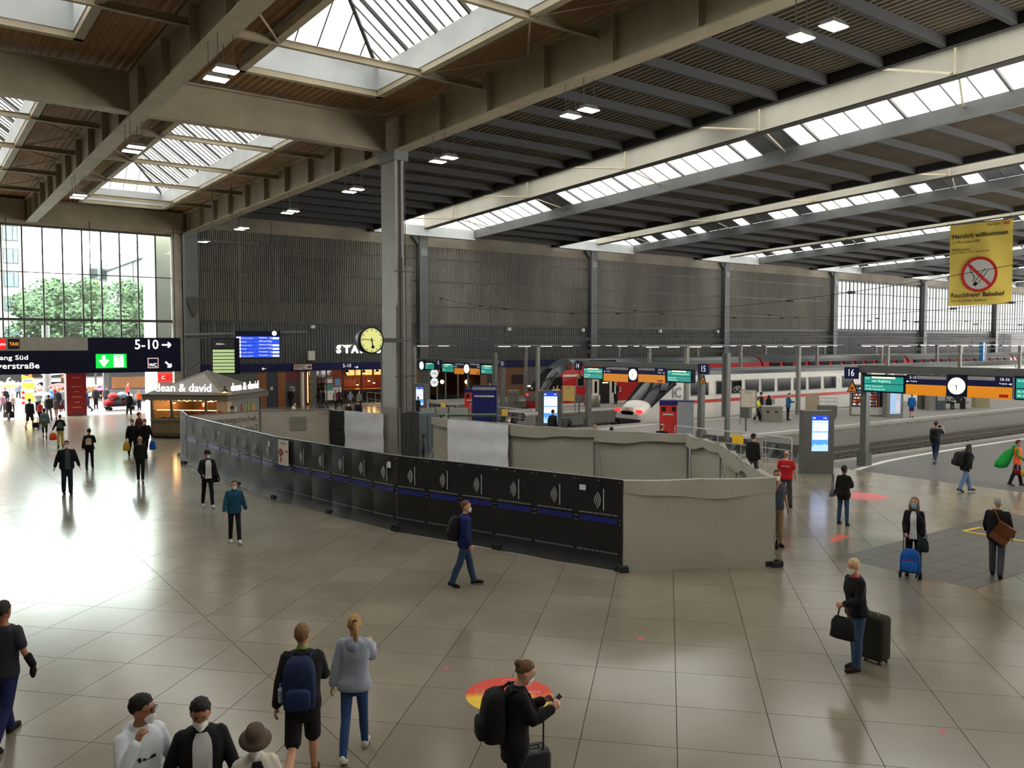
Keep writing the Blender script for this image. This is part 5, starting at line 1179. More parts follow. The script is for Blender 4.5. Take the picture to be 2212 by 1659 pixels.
for k in range(5):
    xa = XR+27.3+27.0*k
    car = train_body(rt, 'coach', xa, xa+26.6, yrc, rsec, 1.4, -.5+dz, lambda d: 3.78+dz, lambda d: 1, [red_body, MATS['train_roof']], 2, 0, lambda z, p, y: 1 if z-dz > 3.25 else 0)
    for i in range(12):
        x = xa+1.8+2.1*i
        f = MB().box((x-.75, YR0-.01, 2.55+dz), (x+.75, YR0+.1, 3.12+dz)).build('window', train_glass, car); MB().box((x-.75, YR0-.02, 1.0+dz), (x+.75, YR0+.02, 1.75+dz)).build('window', train_glass, car)
    MB().box((xa, YR0-.015, 2.3+dz), (xa+26.6, YR0+.01, 2.5+dz)).build('white_band', white_trim, car); MB().box((xa+.6, YR0+.3, -.39), (xa+26, YR1-.3, -.1)).build('underframe', under, car)
MB().box((XR+3, YR0+.2, -.39), (XR+27, YR1-.2, -.12)).build('underframe', under, rb)
# ================================================================ PLATFORM GANTRIES
teal = E_('screen_teal', (28, 132, 120), .85); scr_l = E_('screen_pale', (190, 235, 220), .9); orange = M('panel_orange', (236, 146, 20), rough=.45, var=.03, emit=.28); clock_w = E_('clock_white', (255, 252, 225), 1.6)
yell = M('warn_yellow', (236, 150, 40), rough=.5); lt_grey = M('panel_grey', (150, 150, 150), rough=.5)
gpost = M('gantry_post', (84, 84, 80), rough=.5, var=.12)
def gantry(label, X, posts, pa, pb, beam_y, items, base_y):
    Ya, Yb = gx(pa, 800, X).y, gx(pb, 800, X).y
    g = thing('platform_gantry', label, 'sign gantry', (X, Ya, 0), -math.pi/2)
    lx = lambda px: Ya-gx(px, 800, X).y
    lz = lambda px, py: gx(px, py, X).z
    zt_ = lz((pa+pb)/2, beam_y[0]); zb_g = lz((pa+pb)/2, beam_y[1])
    MB().box((-.1, -.12, zb_g), (lx(pb)+.1, .2, zt_)).build('beam', gpost, g)
    for p in posts:
        x = lx(p); po_ = MB().box((x-.13, -.02, 0), (x+.13, .26, zt_-.02)).build('post', gpost, g); MB().box((x-.2, -.1, 0), (x+.2, .34, .5)).build('post_base', gpost, g)
    for it in items:
        kd, a, b_, y0, y1 = it[:5]; xa, xb_ = lx(a), lx(b_); mx_ = (a+b_)/2; z1_, z0_ = lz(mx_, y0), lz(mx_, y1); w_, h_ = xb_-xa, z1_-z0_; xm = (xa+xb_)/2
        if kd == 'display':
            d_ = MB().box((xa-.06, -.2, z0_-.06), (xb_+.06, .1, z1_+.06)).build('display', navy_d, g)
            MB().box((xa, -.215, z0_+h_*.5), (xb_, -.2, z1_-.02)).build('screen', teal, d_); MB().box((xa, -.215, z0_), (xb_, -.2, z0_+h_*.46)).build('screen', teal, d_)
            MB().box((xa+w_*.2, -.225, z1_-h_*.14), (xb_-w_*.2, -.21, z1_-h_*.03)).build('ticker', E_('ticker', (225, 240, 190), 1.1), d_)
            text('lettering', it[5], h_*.24, scr_l, d_, (xa+w_*.2, -.22, z0_+h_*.68), align='LEFT', ext=.001); text('lettering', '16:10', h_*.15, scr_l, d_, (xa+w_*.02, -.22, z0_+h_*.85), align='LEFT', ext=.001)
            for r_ in range(2): text('lettering', it[6+r_], h_*.15, scr_l, d_, (xa+w_*.04, -.22, z0_+h_*(.32-.2*r_)), align='LEFT', ext=.001)
        elif kd == 'panel':
            d_ = MB().box((xa, -.18, z0_), (xb_, .1, z1_)).build('sign_panel', navy, g)
            MB().box((xa, -.19, z0_), (xb_, -.17, z0_+h_*.52)).build('orange_field', orange, d_)
            sd = it[6]
            MB().box((xa+w_*(.28 if sd < 0 else 0), -.19, z1_-h_*.2), (xb_-(0 if sd < 0 else w_*.38), -.17, z1_-h_*.04)).build('grey_strip', lt_grey, d_)
            text('lettering', it[5], h_*.19, glow_dim, d_, (xa+w_*.18 if sd < 0 else xb_-w_*.17, -.19, z1_-h_*.14), ext=.001); arrow(d_, 'arrow', (xa+w_*.05 if sd < 0 else xb_-w_*.05, z0_+h_*.66), h_*.12, math.pi if sd < 0 else 0, h_*.025, glow_dim, -.2)
            text('lettering', 'Ausgang', h_*.1, glow_dim, d_, (xa+w_*.2 if sd < 0 else xb_-w_*.2, -.19, z0_+h_*.68), ext=.001)
            if sd > 0:
                MB().box((xb_-w_*.28, -.2, z0_+h_*.06), (xb_-w_*.08, -.18, z0_+h_*.2)).build('red_arrow', train_red, d_)
        elif kd == 'clock':
            d_ = MB().box((xa-.04, -.2, z0_-.08), (xb_+.04, .1, z1_+.1)).build('clock_case', navy_d, g); r_ = min(w_, h_)/2
            fc = MB().lathe([(.001, -.23), (r_, -.23), (r_, -.2)], (xm, 0, (z0_+z1_)/2), 28, 'y').build('clock_face', clock_w, g)
            hd = MB()
            for an, l_, w2 in ((172, .5, .1), (277, .8, .06)):
                a_ = math.radians(an); u = Vector((math.sin(a_), 0, math.cos(a_))); c_ = Vector((xm, -.24, (z0_+z1_)/2)); hd.beam(c_-u*r_*.15, c_+u*r_*l_, .006, w2*r_, (u.z, 0, -u.x))
            for i in range(12):
                a_ = i*math.pi/6; u = Vector((math.sin(a_), 0, math.cos(a_))); c_ = Vector((xm, -.235, (z0_+z1_)/2)); hd.beam(c_+u*r_*.78, c_+u*r_*.95, .004, .05*r_, (u.z, 0, -u.x))
            o_ = hd.build('clock_hand', soot, fc); o_['kind'] = 'stuff'
        elif kd == 'plate':
            d_ = MB().box((xa, -.24, z0_), (xb_, -.16, z1_)).build('number_plate', navy, g); text('lettering', it[5], h_*.85, glow_dim, d_, (xm, -.25, (z0_+z1_)/2), ext=.002, sx=.8)
            MB().tube([(xm, -.16, (z0_+z1_)/2), (xm, .05, (z0_+z1_)/2)], .03, 5).build('plate_bracket', gpost, d_)
        elif kd == 'warn':
            d_ = MB().prism([(xa, z0_), (xb_, z0_), (xm, z1_)], 'y', -.24, -.2).build('warning_triangle', soot, g); MB().prism([(xa+w_*.13, z0_+h_*.07), (xb_-w_*.13, z0_+h_*.07), (xm, z1_-h_*.16)], 'y', -.25, -.24).build('triangle_face', yell, d_)
            MB().box((xm-w_*.13, -.26, z0_+h_*.16), (xm+w_*.13, -.25, z0_+h_*.42)).build('symbol', M('symbol_brown', (120, 50, 20)), d_); MB().beam((xm, -.2, z1_), (xm, -.05, z1_+.25), .03, .03).build('plate_bracket', gpost, d_)
    return g
gantry('sign gantry for tracks 14 and 15 with clock and orange panels', 33.0, [1268, 1512], 1258, 1512, (783, 795),
       [('display', 1267, 1307, 795, 817, 'von Berlin-Gesundbr.', 'S8  ab Dachau', 'S8  Lohhof'), ('panel', 1309, 1362, 792, 824, '5-13', -1), ('clock', 1364.5, 1382, 797, 821), ('panel', 1384, 1442, 794, 826, '16-36', 1),
        ('display', 1448, 1498, 800, 824, 'von Hamburg-Altona', 'S8  Zug wendet', 'S8  Bereitstellung'), ('plate', 1247, 1261, 782, 799, '14'), ('plate', 1514, 1538, 786, 808, '15'), ('warn', 1252, 1262, 801, 818), ('warn', 1518, 1533, 810, 829)], 930)
gantry('sign gantry for tracks 16 and 17 with big clock beside the photographer', 31.6, [1867], 1862, 2330, (794, 812),
       [('display', 1874, 1958, 813, 845, 'von Augsburg', 'RE 86  Donauwörth', 'RE 220  Karlsruhe Hbf'), ('panel', 1963, 2050, 810, 854, '5-15', -1), ('clock', 2055, 2092, 815, 852), ('panel', 2096, 2193, 812, 860, '18-36', 1), ('display', 2202, 2290, 817, 862, 'von Ulm', 'RE 9  Ulm', 'RB 3  Aalen'),
        ('plate', 1831, 1860, 793, 818, '16'), ('warn', 1837, 1861, 821, 846)], 1005)
gantry('sign gantry for tracks 12 and 13 in front of the restaurant', 31.4, [1082], 905, 1080, (776, 783),
       [('clock', 911, 921, 781, 798), ('display', 924, 943, 784, 797, 'Ankunft', 'S  Pasing', 'S  Laim'), ('display', 961, 985, 786, 803, 'von Ulm', 'RE  Ulm', 'RE  Lindau'), ('panel', 986.5, 1007, 784, 808, '5-11', -1), ('clock', 1008, 1019, 787, 806), ('panel', 1019.5, 1041, 784, 809, '14-36', 1), ('display', 1045, 1073, 789, 807, 'von Kempten', 'RE  Kempten', 'RE  Füssen'),
        ('plate', 949, 957, 777, 790, '12'), ('plate', 1087, 1096, 778, 793, '13'), ('warn', 952, 958, 794, 805), ('warn', 1086, 1093, 799, 811)], 912)
# tall twin masts in front of the pits
for px, by, X_, lab in ((1575, 985, 31.2, 'tall dark twin mast in front of the buffer stops of track 15'), (1078, 912, 31.0, 'tall dark twin mast by the noticeboards at track 13')):
    p = gx(px, by, X_); t = thing('signal_mast', lab, 'mast', (X_-.35, p.y, 0))
    for sx in (-.16, .02): MB().box((-.12, sx-.06, .0 if sx < 0 else 1.6), (.12, sx+.08, gx(px, 762, X_).z)).build('rail_profile', gpost, t)
    MB().box((-.2, -.25, 0), (.2, .15, .05)).build('foot_plate', gpost, t)
# ================================================================ PLATFORM FURNITURE
buf = M('buffer_grey', (74, 74, 72), rough=.6, var=.15)
blabs = ['dark grey buffer stop with two round buffers beside the screen pillar', 'dark grey buffer stop behind the handrail at track 15', 'dark grey buffer stop at the intercity train track', 'dark grey buffer stop left of the round screen pillar at track 13', 'far dark buffer stop in front of the red train', 'far dark buffer stop nearest the restaurant']
for ty, lb in zip(TRK, blabs):
    b = thing('buffer_stop', lb, 'buffer stop', (XP+1.2, ty, -.90))
    for sy in (-.75, .75):
        MB().prism([(-1.1, 0), (1.0, 0), (1.0, .25), (.55, .3), (.35, 1.35), (.05, 1.35), (-.9, .2)], 'y', sy-.12, sy+.12).build('side_frame', buf, b)
        MB().lathe([(.13, .4), (.13, 1.0), (.26, 1.0), (.26, 1.07)], (0, sy, 1.12), 14, 'x').build('buffer', buf, b)
    MB().box((.1, -1.35, .9), (.42, 1.35, 1.45)).build('cross_beam', buf, b)
    MB().beam((-.9, -.75, .3), (.2, -.2, 1.0), .1, .1).build('brace', buf, b); MB().beam((-.9, .75, .3), (.2, .2, 1.0), .1, .1).build('brace', buf, b)
galv_r = M('rail_white', (176, 178, 178), rough=.4, metal=.4)
def railing(label, x, ya, yb, plate=True):
    t = thing('hand_rail', label, 'railing', (x, ya, 0)); L_ = yb-ya
    MB().tube([(0, 0, 0), (0, 0, 1.0), (0, .08, 1.08), (0, L_-.08, 1.08), (0, L_, 1.0), (0, L_, 0)], .028, 8).build('top_tube', galv_r, t); MB().tube([(0, 0, .55), (0, L_, .55)], .022, 6).build('mid_tube', galv_r, t); MB().tube([(0, 0, .12), (0, L_, .12)], .022, 6).build('low_tube', galv_r, t)
    n = int(L_/1.3)
    for i in range(1, n): MB().tube([(0, L_*i/n, 0), (0, L_*i/n, 1.07)], .02, 6).build('baluster', galv_r, t)
    if plate: MB().box((-.03, L_*.38, .58), (.0, L_*.38+.6, .98)).build('yellow_plate', M('plate_yellow', (232, 184, 30), rough=.5), t)
railing('pale tubular handrail with yellow plate before the track 15 buffers', 29.6, 21.0, 27.5); railing('pale tubular handrail with yellow plate behind the net fence at track 13', 29.6, 38.6, 45.4); railing('pale tubular handrail beside the blue information wall', 29.4, 46.6, 50.5)
# ---- information screen pillars
def screen_pillar(label, x, y, rz, w, h, sw, sh, sz):
    t = thing('screen_pillar', label, 'information screen', (x, y, 0), rz)
    MB().box((-w/2, -.28, 0), (w/2, .28, h)).build('case', gpost, t)
    s_ = MB().box((-sw/2+.04, -.3, sz), (sw/2+.04, -.28, sz+sh)).build('screen', E_('info_blue', (70, 140, 235), 1.1), t)
    MB().box((-sw/2+.04, -.31, sz+sh*.88), (sw/2+.04, -.3, sz+sh)).build('header', E_('info_header', (20, 60, 200), 1.0), s_)
    MB().box((-sw/2+.06, -.312, sz+sh*.56), (sw/2+.02, -.3, sz+sh*.8)).build('card', E_('info_card', (232, 236, 250), 1.0), s_); MB().box((-sw/2+.06, -.312, sz+sh*.33), (sw/2+.02, -.3, sz+sh*.53)).build('card', E_('info_card', (232, 236, 250), 1.0), s_); MB().box((-sw/2+.06, -.312, sz+sh*.815), (sw/2+.02, -.3, sz+sh*.87)).build('tab_bar', E_('info_card', (232, 236, 250), 1.0), s_)
    mb = MB(); n = 10
    for i in range(n):
        xa = -sw/2+.04+sw*i/n; hh = sh*(.12+.08*random.random()); mb.add([(xa, -.308, sz), (xa+sw/n, -.308, sz), (xa+sw/n, -.308, sz+hh), (xa+sw/n/2, -.308, sz+hh*1.15), (xa, -.308, sz+hh)], [(0, 1, 2, 3, 4)])
    mb.build('mountain_picture', E_('info_sky', (170, 205, 245), .9), s_)
    ink2 = M('screen_ink', (90, 90, 110))
    for i, wd in enumerate(('Arrivals', 'Hamburg-Altona', 'Nürnberg Hbf', 'Augsburg')): text('lettering', wd, sw*.1, ink2, s_, (-sw/2+.1, -.314, sz+sh*(.76-.055*i)), align='LEFT', ext=.0005)
    for i, wd in enumerate(('Departures', 'Rosenheim', 'Salzburg Hbf')): text('lettering', wd, sw*.1, ink2, s_, (-sw/2+.1, -.314, sz+sh*(.5-.055*i)), align='LEFT', ext=.0005)
    text('lettering', 'DB', sw*.12, glow_w, s_, (-sw/2+.12, -.314, sz+sh*.94), ext=.0005); text('lettering', '17:46', sw*.1, glow_w, s_, (sw/2-.1, -.314, sz+sh*.94), ext=.0005)
    return t
p = gz(1767, 1022); screen_pillar('grey pillar with tall lit blue screen beside the service man', p.x, p.y+.1, math.radians(-38), 1.15, 2.42, .62, 1.35, .88)
p = gz(1190, 930); screen_pillar('grey pillar with lit blue screen behind the net fence', p.x, p.y+.1, math.radians(-38), 1.35, 2.3, .78, 1.75, .45)
p = gz(897, 893); screen_pillar('narrow lit screen pillar at the restaurant corner right of the column', p.x+.5, p.y, math.radians(-60), .9, 2.1, .6, 1.3, .6)
# ---- booths and noticeboards
def booth(label, px, py, pxb, h, wall, top, extra=None):
    a, b_ = gz(px, py), gz(pxb, py); w = (b_-a).length*.95
    t = thing('photo_booth', label, 'booth', ((a.x+b_.x)/2+.3, (a.y+b_.y)/2+.3, 0), math.radians(-45))
    MB().box((-w*.5, -w*.35, 0), (w*.5, w*.45, h-.25)).build('cabin', wall, t); MB().box((-w*.52, -w*.37, h-.25), (w*.52, w*.47, h)).build('top_band', top, t)
    MB().box((-w*.32, -w*.362, h*.6), (w*.3, -w*.35, h*.64)).build('text_line', line_white, t); MB().box((-w*.4, -w*.365, h*.7), (-w*.15, -w*.35, h*.82)).build('picture', soot, t); MB().box((w*.2, -w*.365, h*.7), (w*.42, -w*.35, h*.82)).build('picture', soot, t)
    return t, w
booth_red = M('booth_red', (214, 52, 48), rough=.4); booth_blue = M('booth_blue', (22, 30, 96), rough=.4)
booth('red photo booth with blue top behind the bald man', 1424, 944, 1463, 1.95, booth_red, booth_blue)
booth('red photo booth with blue top beside the blue wall near the restaurant', 1002, 905, 1035, 2.0, booth_red, booth_blue)
a = gz(1478, 948); t = thing('grey_cabinet', 'tall light grey cabinet right of the red photo booth', 'cabinet', (a.x+.3, a.y+.2, 0), math.radians(-45)); MB().box((-.4, -.35, 0), (.4, .35, 1.95)).build('body', M('cab_grey', (150, 155, 160), rough=.5), t); MB().box((-.42, -.37, 1.95), (.42, .37, 2.0)).build('lid', booth_blue, t)
a = gz(1047, 922); t = thing('information_wall', 'tall dark blue information wall beside the red photo booth', 'display board', (a.x, a.y, 0), math.radians(-45)); MB().box((-.75, -.12, 0), (.75, .12, 2.5)).build('board', booth_blue, t); MB().box((-.72, -.14, 2.22), (.72, -.12, 2.4)).build('header', lt_grey, t); MB().box((-.6, -.13, 1.8), (.6, -.12, 1.9)).build('text_line', line_white, t)
for i, (px, py, ww, lab) in enumerate(((1375/6.144+880-60, 940, 1.0, 'white hoarding panel left end beside the column'), (958, 930, 1.6, 'white hoarding panel with door leaf'), (1000, 932, 1.3, 'white hoarding panel beside the booth'))):
    a = gz((935, 968, 1003)[i], (925, 922, 924)[i]); t = thing('hoarding_panel', lab, 'hoarding', (a.x, a.y+.6, 0), math.radians(-30)); MB().box((-ww/2, -.03, .05), (ww/2, .03, 1.15)).build('panel', M('hoarding', (160, 160, 158), rough=.5), t); MB().box((-ww/2, -.05, 0), (-ww/2+.08, .05, 1.2)).build('post', gpost, t); MB().box((ww/2-.08, -.05, 0), (ww/2, .05, 1.2)).build('post', gpost, t)
a = gz(1010, 935); t = thing('recycling_table', 'green edged display table with leaflets behind the fence', 'table', (a.x, a.y, 0), math.radians(-35)); MB().box((-1.6, -.4, .95), (1.6, .4, 1.05)).build('top', M('table_green', (40, 84, 48), rough=.5), t)
for sx in (-1.5, 1.5):
    for sy in (-.33, .33): MB().box((sx-.03, sy-.03, 0), (sx+.03, sy+.03, .95)).build('leg', steel_dark, t)
def noticeboard(label, px, py, z0, z1, w, face):
    a = gz(px, py); t = thing('notice_board', label, 'notice board', (a.x, a.y, 0), math.radians(-60))
    for sx in (-w/2, w/2): MB().box((sx-.03, -.03, 0), (sx+.03, .03, z1)).build('post', alu, t)
    MB().box((-w/2, -.04, z0), (w/2, .04, z1)).build('panel', alu, t); MB().box((-w/2+.05, -.05, z0+.05), (w/2-.05, -.04, z1-.05)).build('sheet', face, t)
    text('lettering', 'Abfahrt', .14, soot, t, (0, -.053, z1-.18), ext=.001)
    for k in range(6): MB().box((-w/2+.12, -.054, z0+.15+k*.16), (w/2-.2+.1*(k % 2), -.051, z0+.18+k*.16)).build('text_line', lt_grey, t)
noticeboard('yellow timetable board on two posts in front of the red train', 1229, 893, .85, 2.0, .95, M('timetable_yellow', (224, 180, 80), rough=.5))
noticeboard('cream timetable board on two posts by the hi-vis person', 1616, 917, 1.05, 2.15, .95, M('timetable_cream', (200, 188, 164), rough=.5))
a = gz(1611, 931); t = thing('speaker_post', 'dark box on a short post before the cream timetable', 'post', (a.x, a.y, 0)); MB().tube([(0, 0, 0), (0, 0, 1.1)], .05, 8).build('pole', gpost, t); MB().box((-.12, -.32, .75), (.12, .32, 1.35)).build('box', gpost, t)
a = gz(1251, 896); t = thing('speaker_post', 'dark box on a short post by the yellow timetable', 'post', (a.x, a.y, 0)); MB().tube([(0, 0, 0), (0, 0, 1.1)], .05, 8).build('pole', gpost, t); MB().box((-.12, -.25, .85), (.12, .25, 1.4)).build('box', gpost, t)
# ---- litter bins, carts, seats
def bin_(label, px, py, w, h, m_, rnd_=False):
    a = gz(px, py); t = thing('litter_bin', label, 'bin', (a.x, a.y+w*.3, 0), math.radians(-45) if not rnd_ else 0)
    if rnd_: MB().lathe([(w*.45, 0), (w*.5, .05), (w*.5, h-.06), (w*.46, h)], (0, 0, 0), 24).build('body', m_, t, True); MB().lathe([(w*.4, h), (w*.4, h+.02), (.01, h+.03)], (0, 0, 0), 24).build('lid', line_white, t)
    else: MB().box((-w/2, -w*.35, 0), (w/2, w*.35, h-.05)).build('body', m_, t); MB().box((-w/2-.01, -w*.36, h-.05), (w/2+.01, w*.36, h)).build('lid', lt_grey, t); MB().box((-w*.3, -w*.36, h*.6), (-w*.15, -w*.345, h*.7)).build('slot', soot, t); MB().box((w*.12, -w*.36, h*.6), (w*.27, -w*.345, h*.7)).build('slot', soot, t)
steelb = M('bin_steel', (136, 130, 120), rough=.35, metal=.5)
bin_('grey steel sorting bin in front of the blue jacket man', 1677, 911, 1.25, 1.0, steelb); bin_('round pale topped bin beside the open train door', 1286, 879, 1.3, .95, steelb, True); bin_('small steel bin at the brick wall', 1113, 868, .9, 1.0, steelb)
a = gz(1798, 904); t = thing('luggage_cart', 'grey box cart with wire top standing behind the screen pillar', 'cart', (a.x, a.y+.4, 0), math.radians(-40))
MB().box((-.55, -.35, .12), (.55, .35, .85)).build('box', gpost, t)
for sx in (-.4, .4):
    for sy in (-.28, .28): MB().lathe([(.07, -.02), (.07, .02)], (sx, sy, .07), 10, 'y').build('wheel', soot, t)
mb = MB()
for x_ in (-.55, 0, .55):
    for y_ in (-.35, .35): mb.tube([(x_, y_, .85), (x_, y_, 1.35)], .012, 5)
for z_ in (1.1, 1.35): mb.tube([(-.55, -.35, z_), (.55, -.35, z_), (.55, .35, z_), (-.55, .35, z_), (-.55, -.35, z_)], .012, 5)
mb.build('wire_top', galv, t)
a = gz(1775, 900); t = thing('folding_sign', 'pale leaning advertising board behind the screen pillar', 'sign', (a.x-.2, a.y+.6, 0), math.radians(-50)); MB().beam((0, 0, 0), (0, .3, 1.5), .9, .04, (0, 1, 0)).build('panel', M('board_beige', (150, 136, 114), rough=.6), t); MB().beam((0, .55, 0), (0, .3, 1.4), .06, .04, (0, 1, 0)).build('leg', steel_dark, t)
# vending machine
a, b_ = gz(1838, 898), gz(1937, 902)
t = thing('vending_machine', 'lit snack vending machine with grey base on the platform', 'vending machine', (a.x+1.1, a.y-.6, 0), math.radians(-52))
MB().box((-1.15, -.35, 0), (1.0, .5, 2.15)).build('cabinet', M('vend_grey', (120, 118, 112), rough=.5), t); MB().box((-1.1, -.38, 0.08), (.95, -.35, .6)).build('kick_panel', M('vend_pale', (196, 194, 188), rough=.5), t)
for xa, xb_ in ((-1.08, -.28), (-.2, .62)):
    MB().box((xa, -.37, .65), (xb_, -.35, 2.08)).build('display_case', soot, t)
    for r_ in range(6):
        MB().box((xa+.03, -.4, .72+r_*.22), (xb_-.03, -.37, .735+r_*.22)).build('rack', alu, t)
    mb = MB()
    for r_ in range(6):
        for c_ in range(7): mb.mat(random.randrange(4)); mb.box((xa+.06+c_*.1, -.4, .735+r_*.22), (xa+.12+c_*.1, -.375, .87+r_*.22))
    o = mb.build('snacks', [E_('snack_a', (235, 235, 220), .9), E_('snack_b', (220, 120, 40), .7), E_('snack_c', (60, 110, 170), .7), E_('snack_d', (170, 40, 40), .6)], t); o['kind'] = 'stuff'
MB().box((.68, -.37, .65), (.92, -.35, 2.08)).build('pay_panel', soot, t); MB().box((.74, -.38, 1.7), (.86, -.365, 1.78)).build('pay_screen', scw, t)
a = gz(1919, 902); ad = thing('poster_column', 'lit poster case with a portrait advert beside the vending machine', 'advertising case', (a.x+.45, a.y-.1, 0), math.radians(-20)); MB().box((-.65, -.15, 0), (.65, .3, 2.15)).build('case', M('vend_grey', (120, 118, 112)), ad); MB().box((-.42, -.17, .25), (.42, -.15, 2.0)).build('poster', E_('advert_blue', (140, 170, 205), .8), ad)
MB().prism([(.05, .35), (.35, .35), (.3, 1.1), (.18, 1.25), (.05, 1.0)], 'y', -.18, -.17).build('portrait_body', E_('advert_body', (190, 180, 190), .7), ad); MB().lathe([(.001, -.185), (.12, -.185), (.12, -.17)], (.2, 0, 1.4), 14, 'y').build('portrait_head', E_('advert_face', (200, 150, 120), .7), ad)
# bench row, suitcases and kiosk boxes on the platform
a = gz(2068, 884); bt_ = thing('platform_bench', 'dark metal platform bench with two people sitting', 'bench', (a.x+.3, a.y+.5, 0), math.radians(-20))
MB().box((-1.3, -.25, .42), (1.3, .25, .47)).build('seat', steel_dark, bt_); MB().beam((-1.3, .28, .8), (1.3, .28, .8), .05, .4).build('backrest', steel_dark, bt_)
for sx in (-1.0, 1.0): MB().box((sx-.04, -.2, 0), (sx+.04, .3, .8)).build('leg', steel_dark, bt_)
for px, py, w_, h_, mt, lab in ((2004, 884, .7, 1.15, gpost, 'dark bag stuffed bin liner stand beside the stone block'), (2022, 886, .75, 1.3, concrete, 'grey concrete pillar block on the platform'), (2038, 886, .75, 1.3, M('board_teal', (56, 66, 74), rough=.5), 'dark notice cabinet with white sheet on the platform'), (2128, 880, 1.2, 1.15, M('board_tan', (150, 140, 110), rough=.6), 'beige partition beside the platform bench')):
    a = gz(px, py); t = thing('platform_cabinet', lab, 'cabinet', (a.x, a.y+.35, 0), math.radians(-30)); MB().box((-w_/2, -.25, 0), (w_/2, .25, h_)).build('body', mt, t); MB().box((-w_/2+.08, -.27, h_*.55), (w_/2-.08, -.25, h_*.92)).build('sheet', lt_grey if px == 2038 else mt, t)
# ---- platform lamps: posts with a long light rail along the platform
tube_l = E_('tube_light', (255, 244, 220), 3.0)
for Y, x0_, lab in ((35.6, 39.3, 'tall platform lamp row with light tubes on the platform between the grey and red trains'), (24.3, 300, ''), (48.4, 37.5, 'tall platform lamp row with light tubes in front of the red train'), (60.5, 34, 'tall lamp row with light tubes along the side wall')):
    if x0_ > 200: continue
    x = x0_; k = 0
    while x < 130:
        t = thing('platform_lamp', lab, 'lamp', (x, Y, 0), 0, 'lamps on the platform at %d' % int(Y)); k += 1
        MB().box((-.12, -.12, 0), (.12, .12, 4.75)).build('post', M('lamp_post', (120, 118, 110), rough=.5), t); MB().beam((-4, 0, 4.85), (4, 0, 4.85), .25, .1).build('light_rail', gpost, t)
        for dx in (-3, -1.2, .8, 2.8): MB().beam((dx-.5, 0, 4.785), (dx+.5, 0, 4.785), .1, .03).build('tube', tube_l, t)
        x += 11.5
p = gx(2133, 850, 75); t = thing('blue_post', 'bright blue wrapped post rising behind the train roofs', 'post', (75, 47.5, 0)); q = gy(2122, 740, 47.5); t.location = (q.x, 47.5, 0); MB().box((-.22, -.22, 0), (.22, .22, q.z)).build('post', M('post_blue', (30, 120, 190), rough=.4), t)
# ---- overhead line
wire_m = M('wire_dark', (44, 40, 38), rough=.6)
for ty in TRK:
    t = thing('overhead_line', 'thin dark overhead wires with droppers strung above one track', 'overhead wire', (0, ty, 0), 0, 'overhead wires above the tracks')
    for zz, r_ in ((4.45, .014), (5.35, .016)):
        MB().tube([(XP+3, 0, zz), (60, 0, zz-.1), (90, 0, zz), (130, 0, zz-.1), (XW-2, 0, zz)], r_, 4).build('wire', wire_m, t)
    mb = MB(); x = 36
    while x < 150: mb.tube([(x, 0, 4.45), (x, 0, 5.3)], .008, 3); x += 6
    o = mb.build('dropper', wire_m, t); o['kind'] = 'stuff'
for X in (PIL[0]+2, PIL[1], PIL[2], PIL[3], PIL[4]):
    t = thing('span_wire', 'slack dark cross wire with insulators spanning the hall from the side pillars', 'overhead wire', (X, 0, 0), 0, 'cross wires over the tracks')
    zc = lambda y: 7.0+2.0*((y-38)/26)**2
    MB().tube([(0, y, zc(y)) for y in range(12, 65, 4)], .018, 4).build('span', wire_m, t); MB().tube([(0, y, 5.6) for y in (12, 30, 50, 63.6)], .014, 4).build('steady_wire', wire_m, t)
    for ty in TRK:
        MB().tube([(0, ty, 5.4), (0, ty, zc(ty))], .01, 3).build('hanger_wire', wire_m, t)
        MB().lathe([(.02, -.28), (.1, -.22), (.04, -.14), (.1, -.06), (.04, 0), (.1, .08), (.04, .15), (.02, .28)], (0, ty+1.6, zc(ty+1.6)), 8, 'y').build('insulator', wire_m, t)
    MB().tube([(0, 63.5, zc(64)), (0, 64.0, zc(64))], .05, 5).build('anchor', wire_m, t)
# lamp post on the wall side, under the clock
p = gz(826, 890); t = thing('lamp_post', 'slim dark lamp post rising behind the clock', 'post', (p.x, p.y, 0)); MB().tube([(0, 0, 0), (0, 0, 4.9)], .1, 8).build('pole', gpost, t); MB().beam((-3.5, 0, 4.95), (1, 0, 4.95), .12, .1).build('arm', gpost, t)
for dx in (-3.2, -2.6): MB().beam((dx-.22, 0, 4.88), (dx+.22, 0, 4.88), .1, .03).build('tube', tube_l, t)
railing('steel queue rail in front of the coffee shop', 30.0, 58.2, 61.2, False)
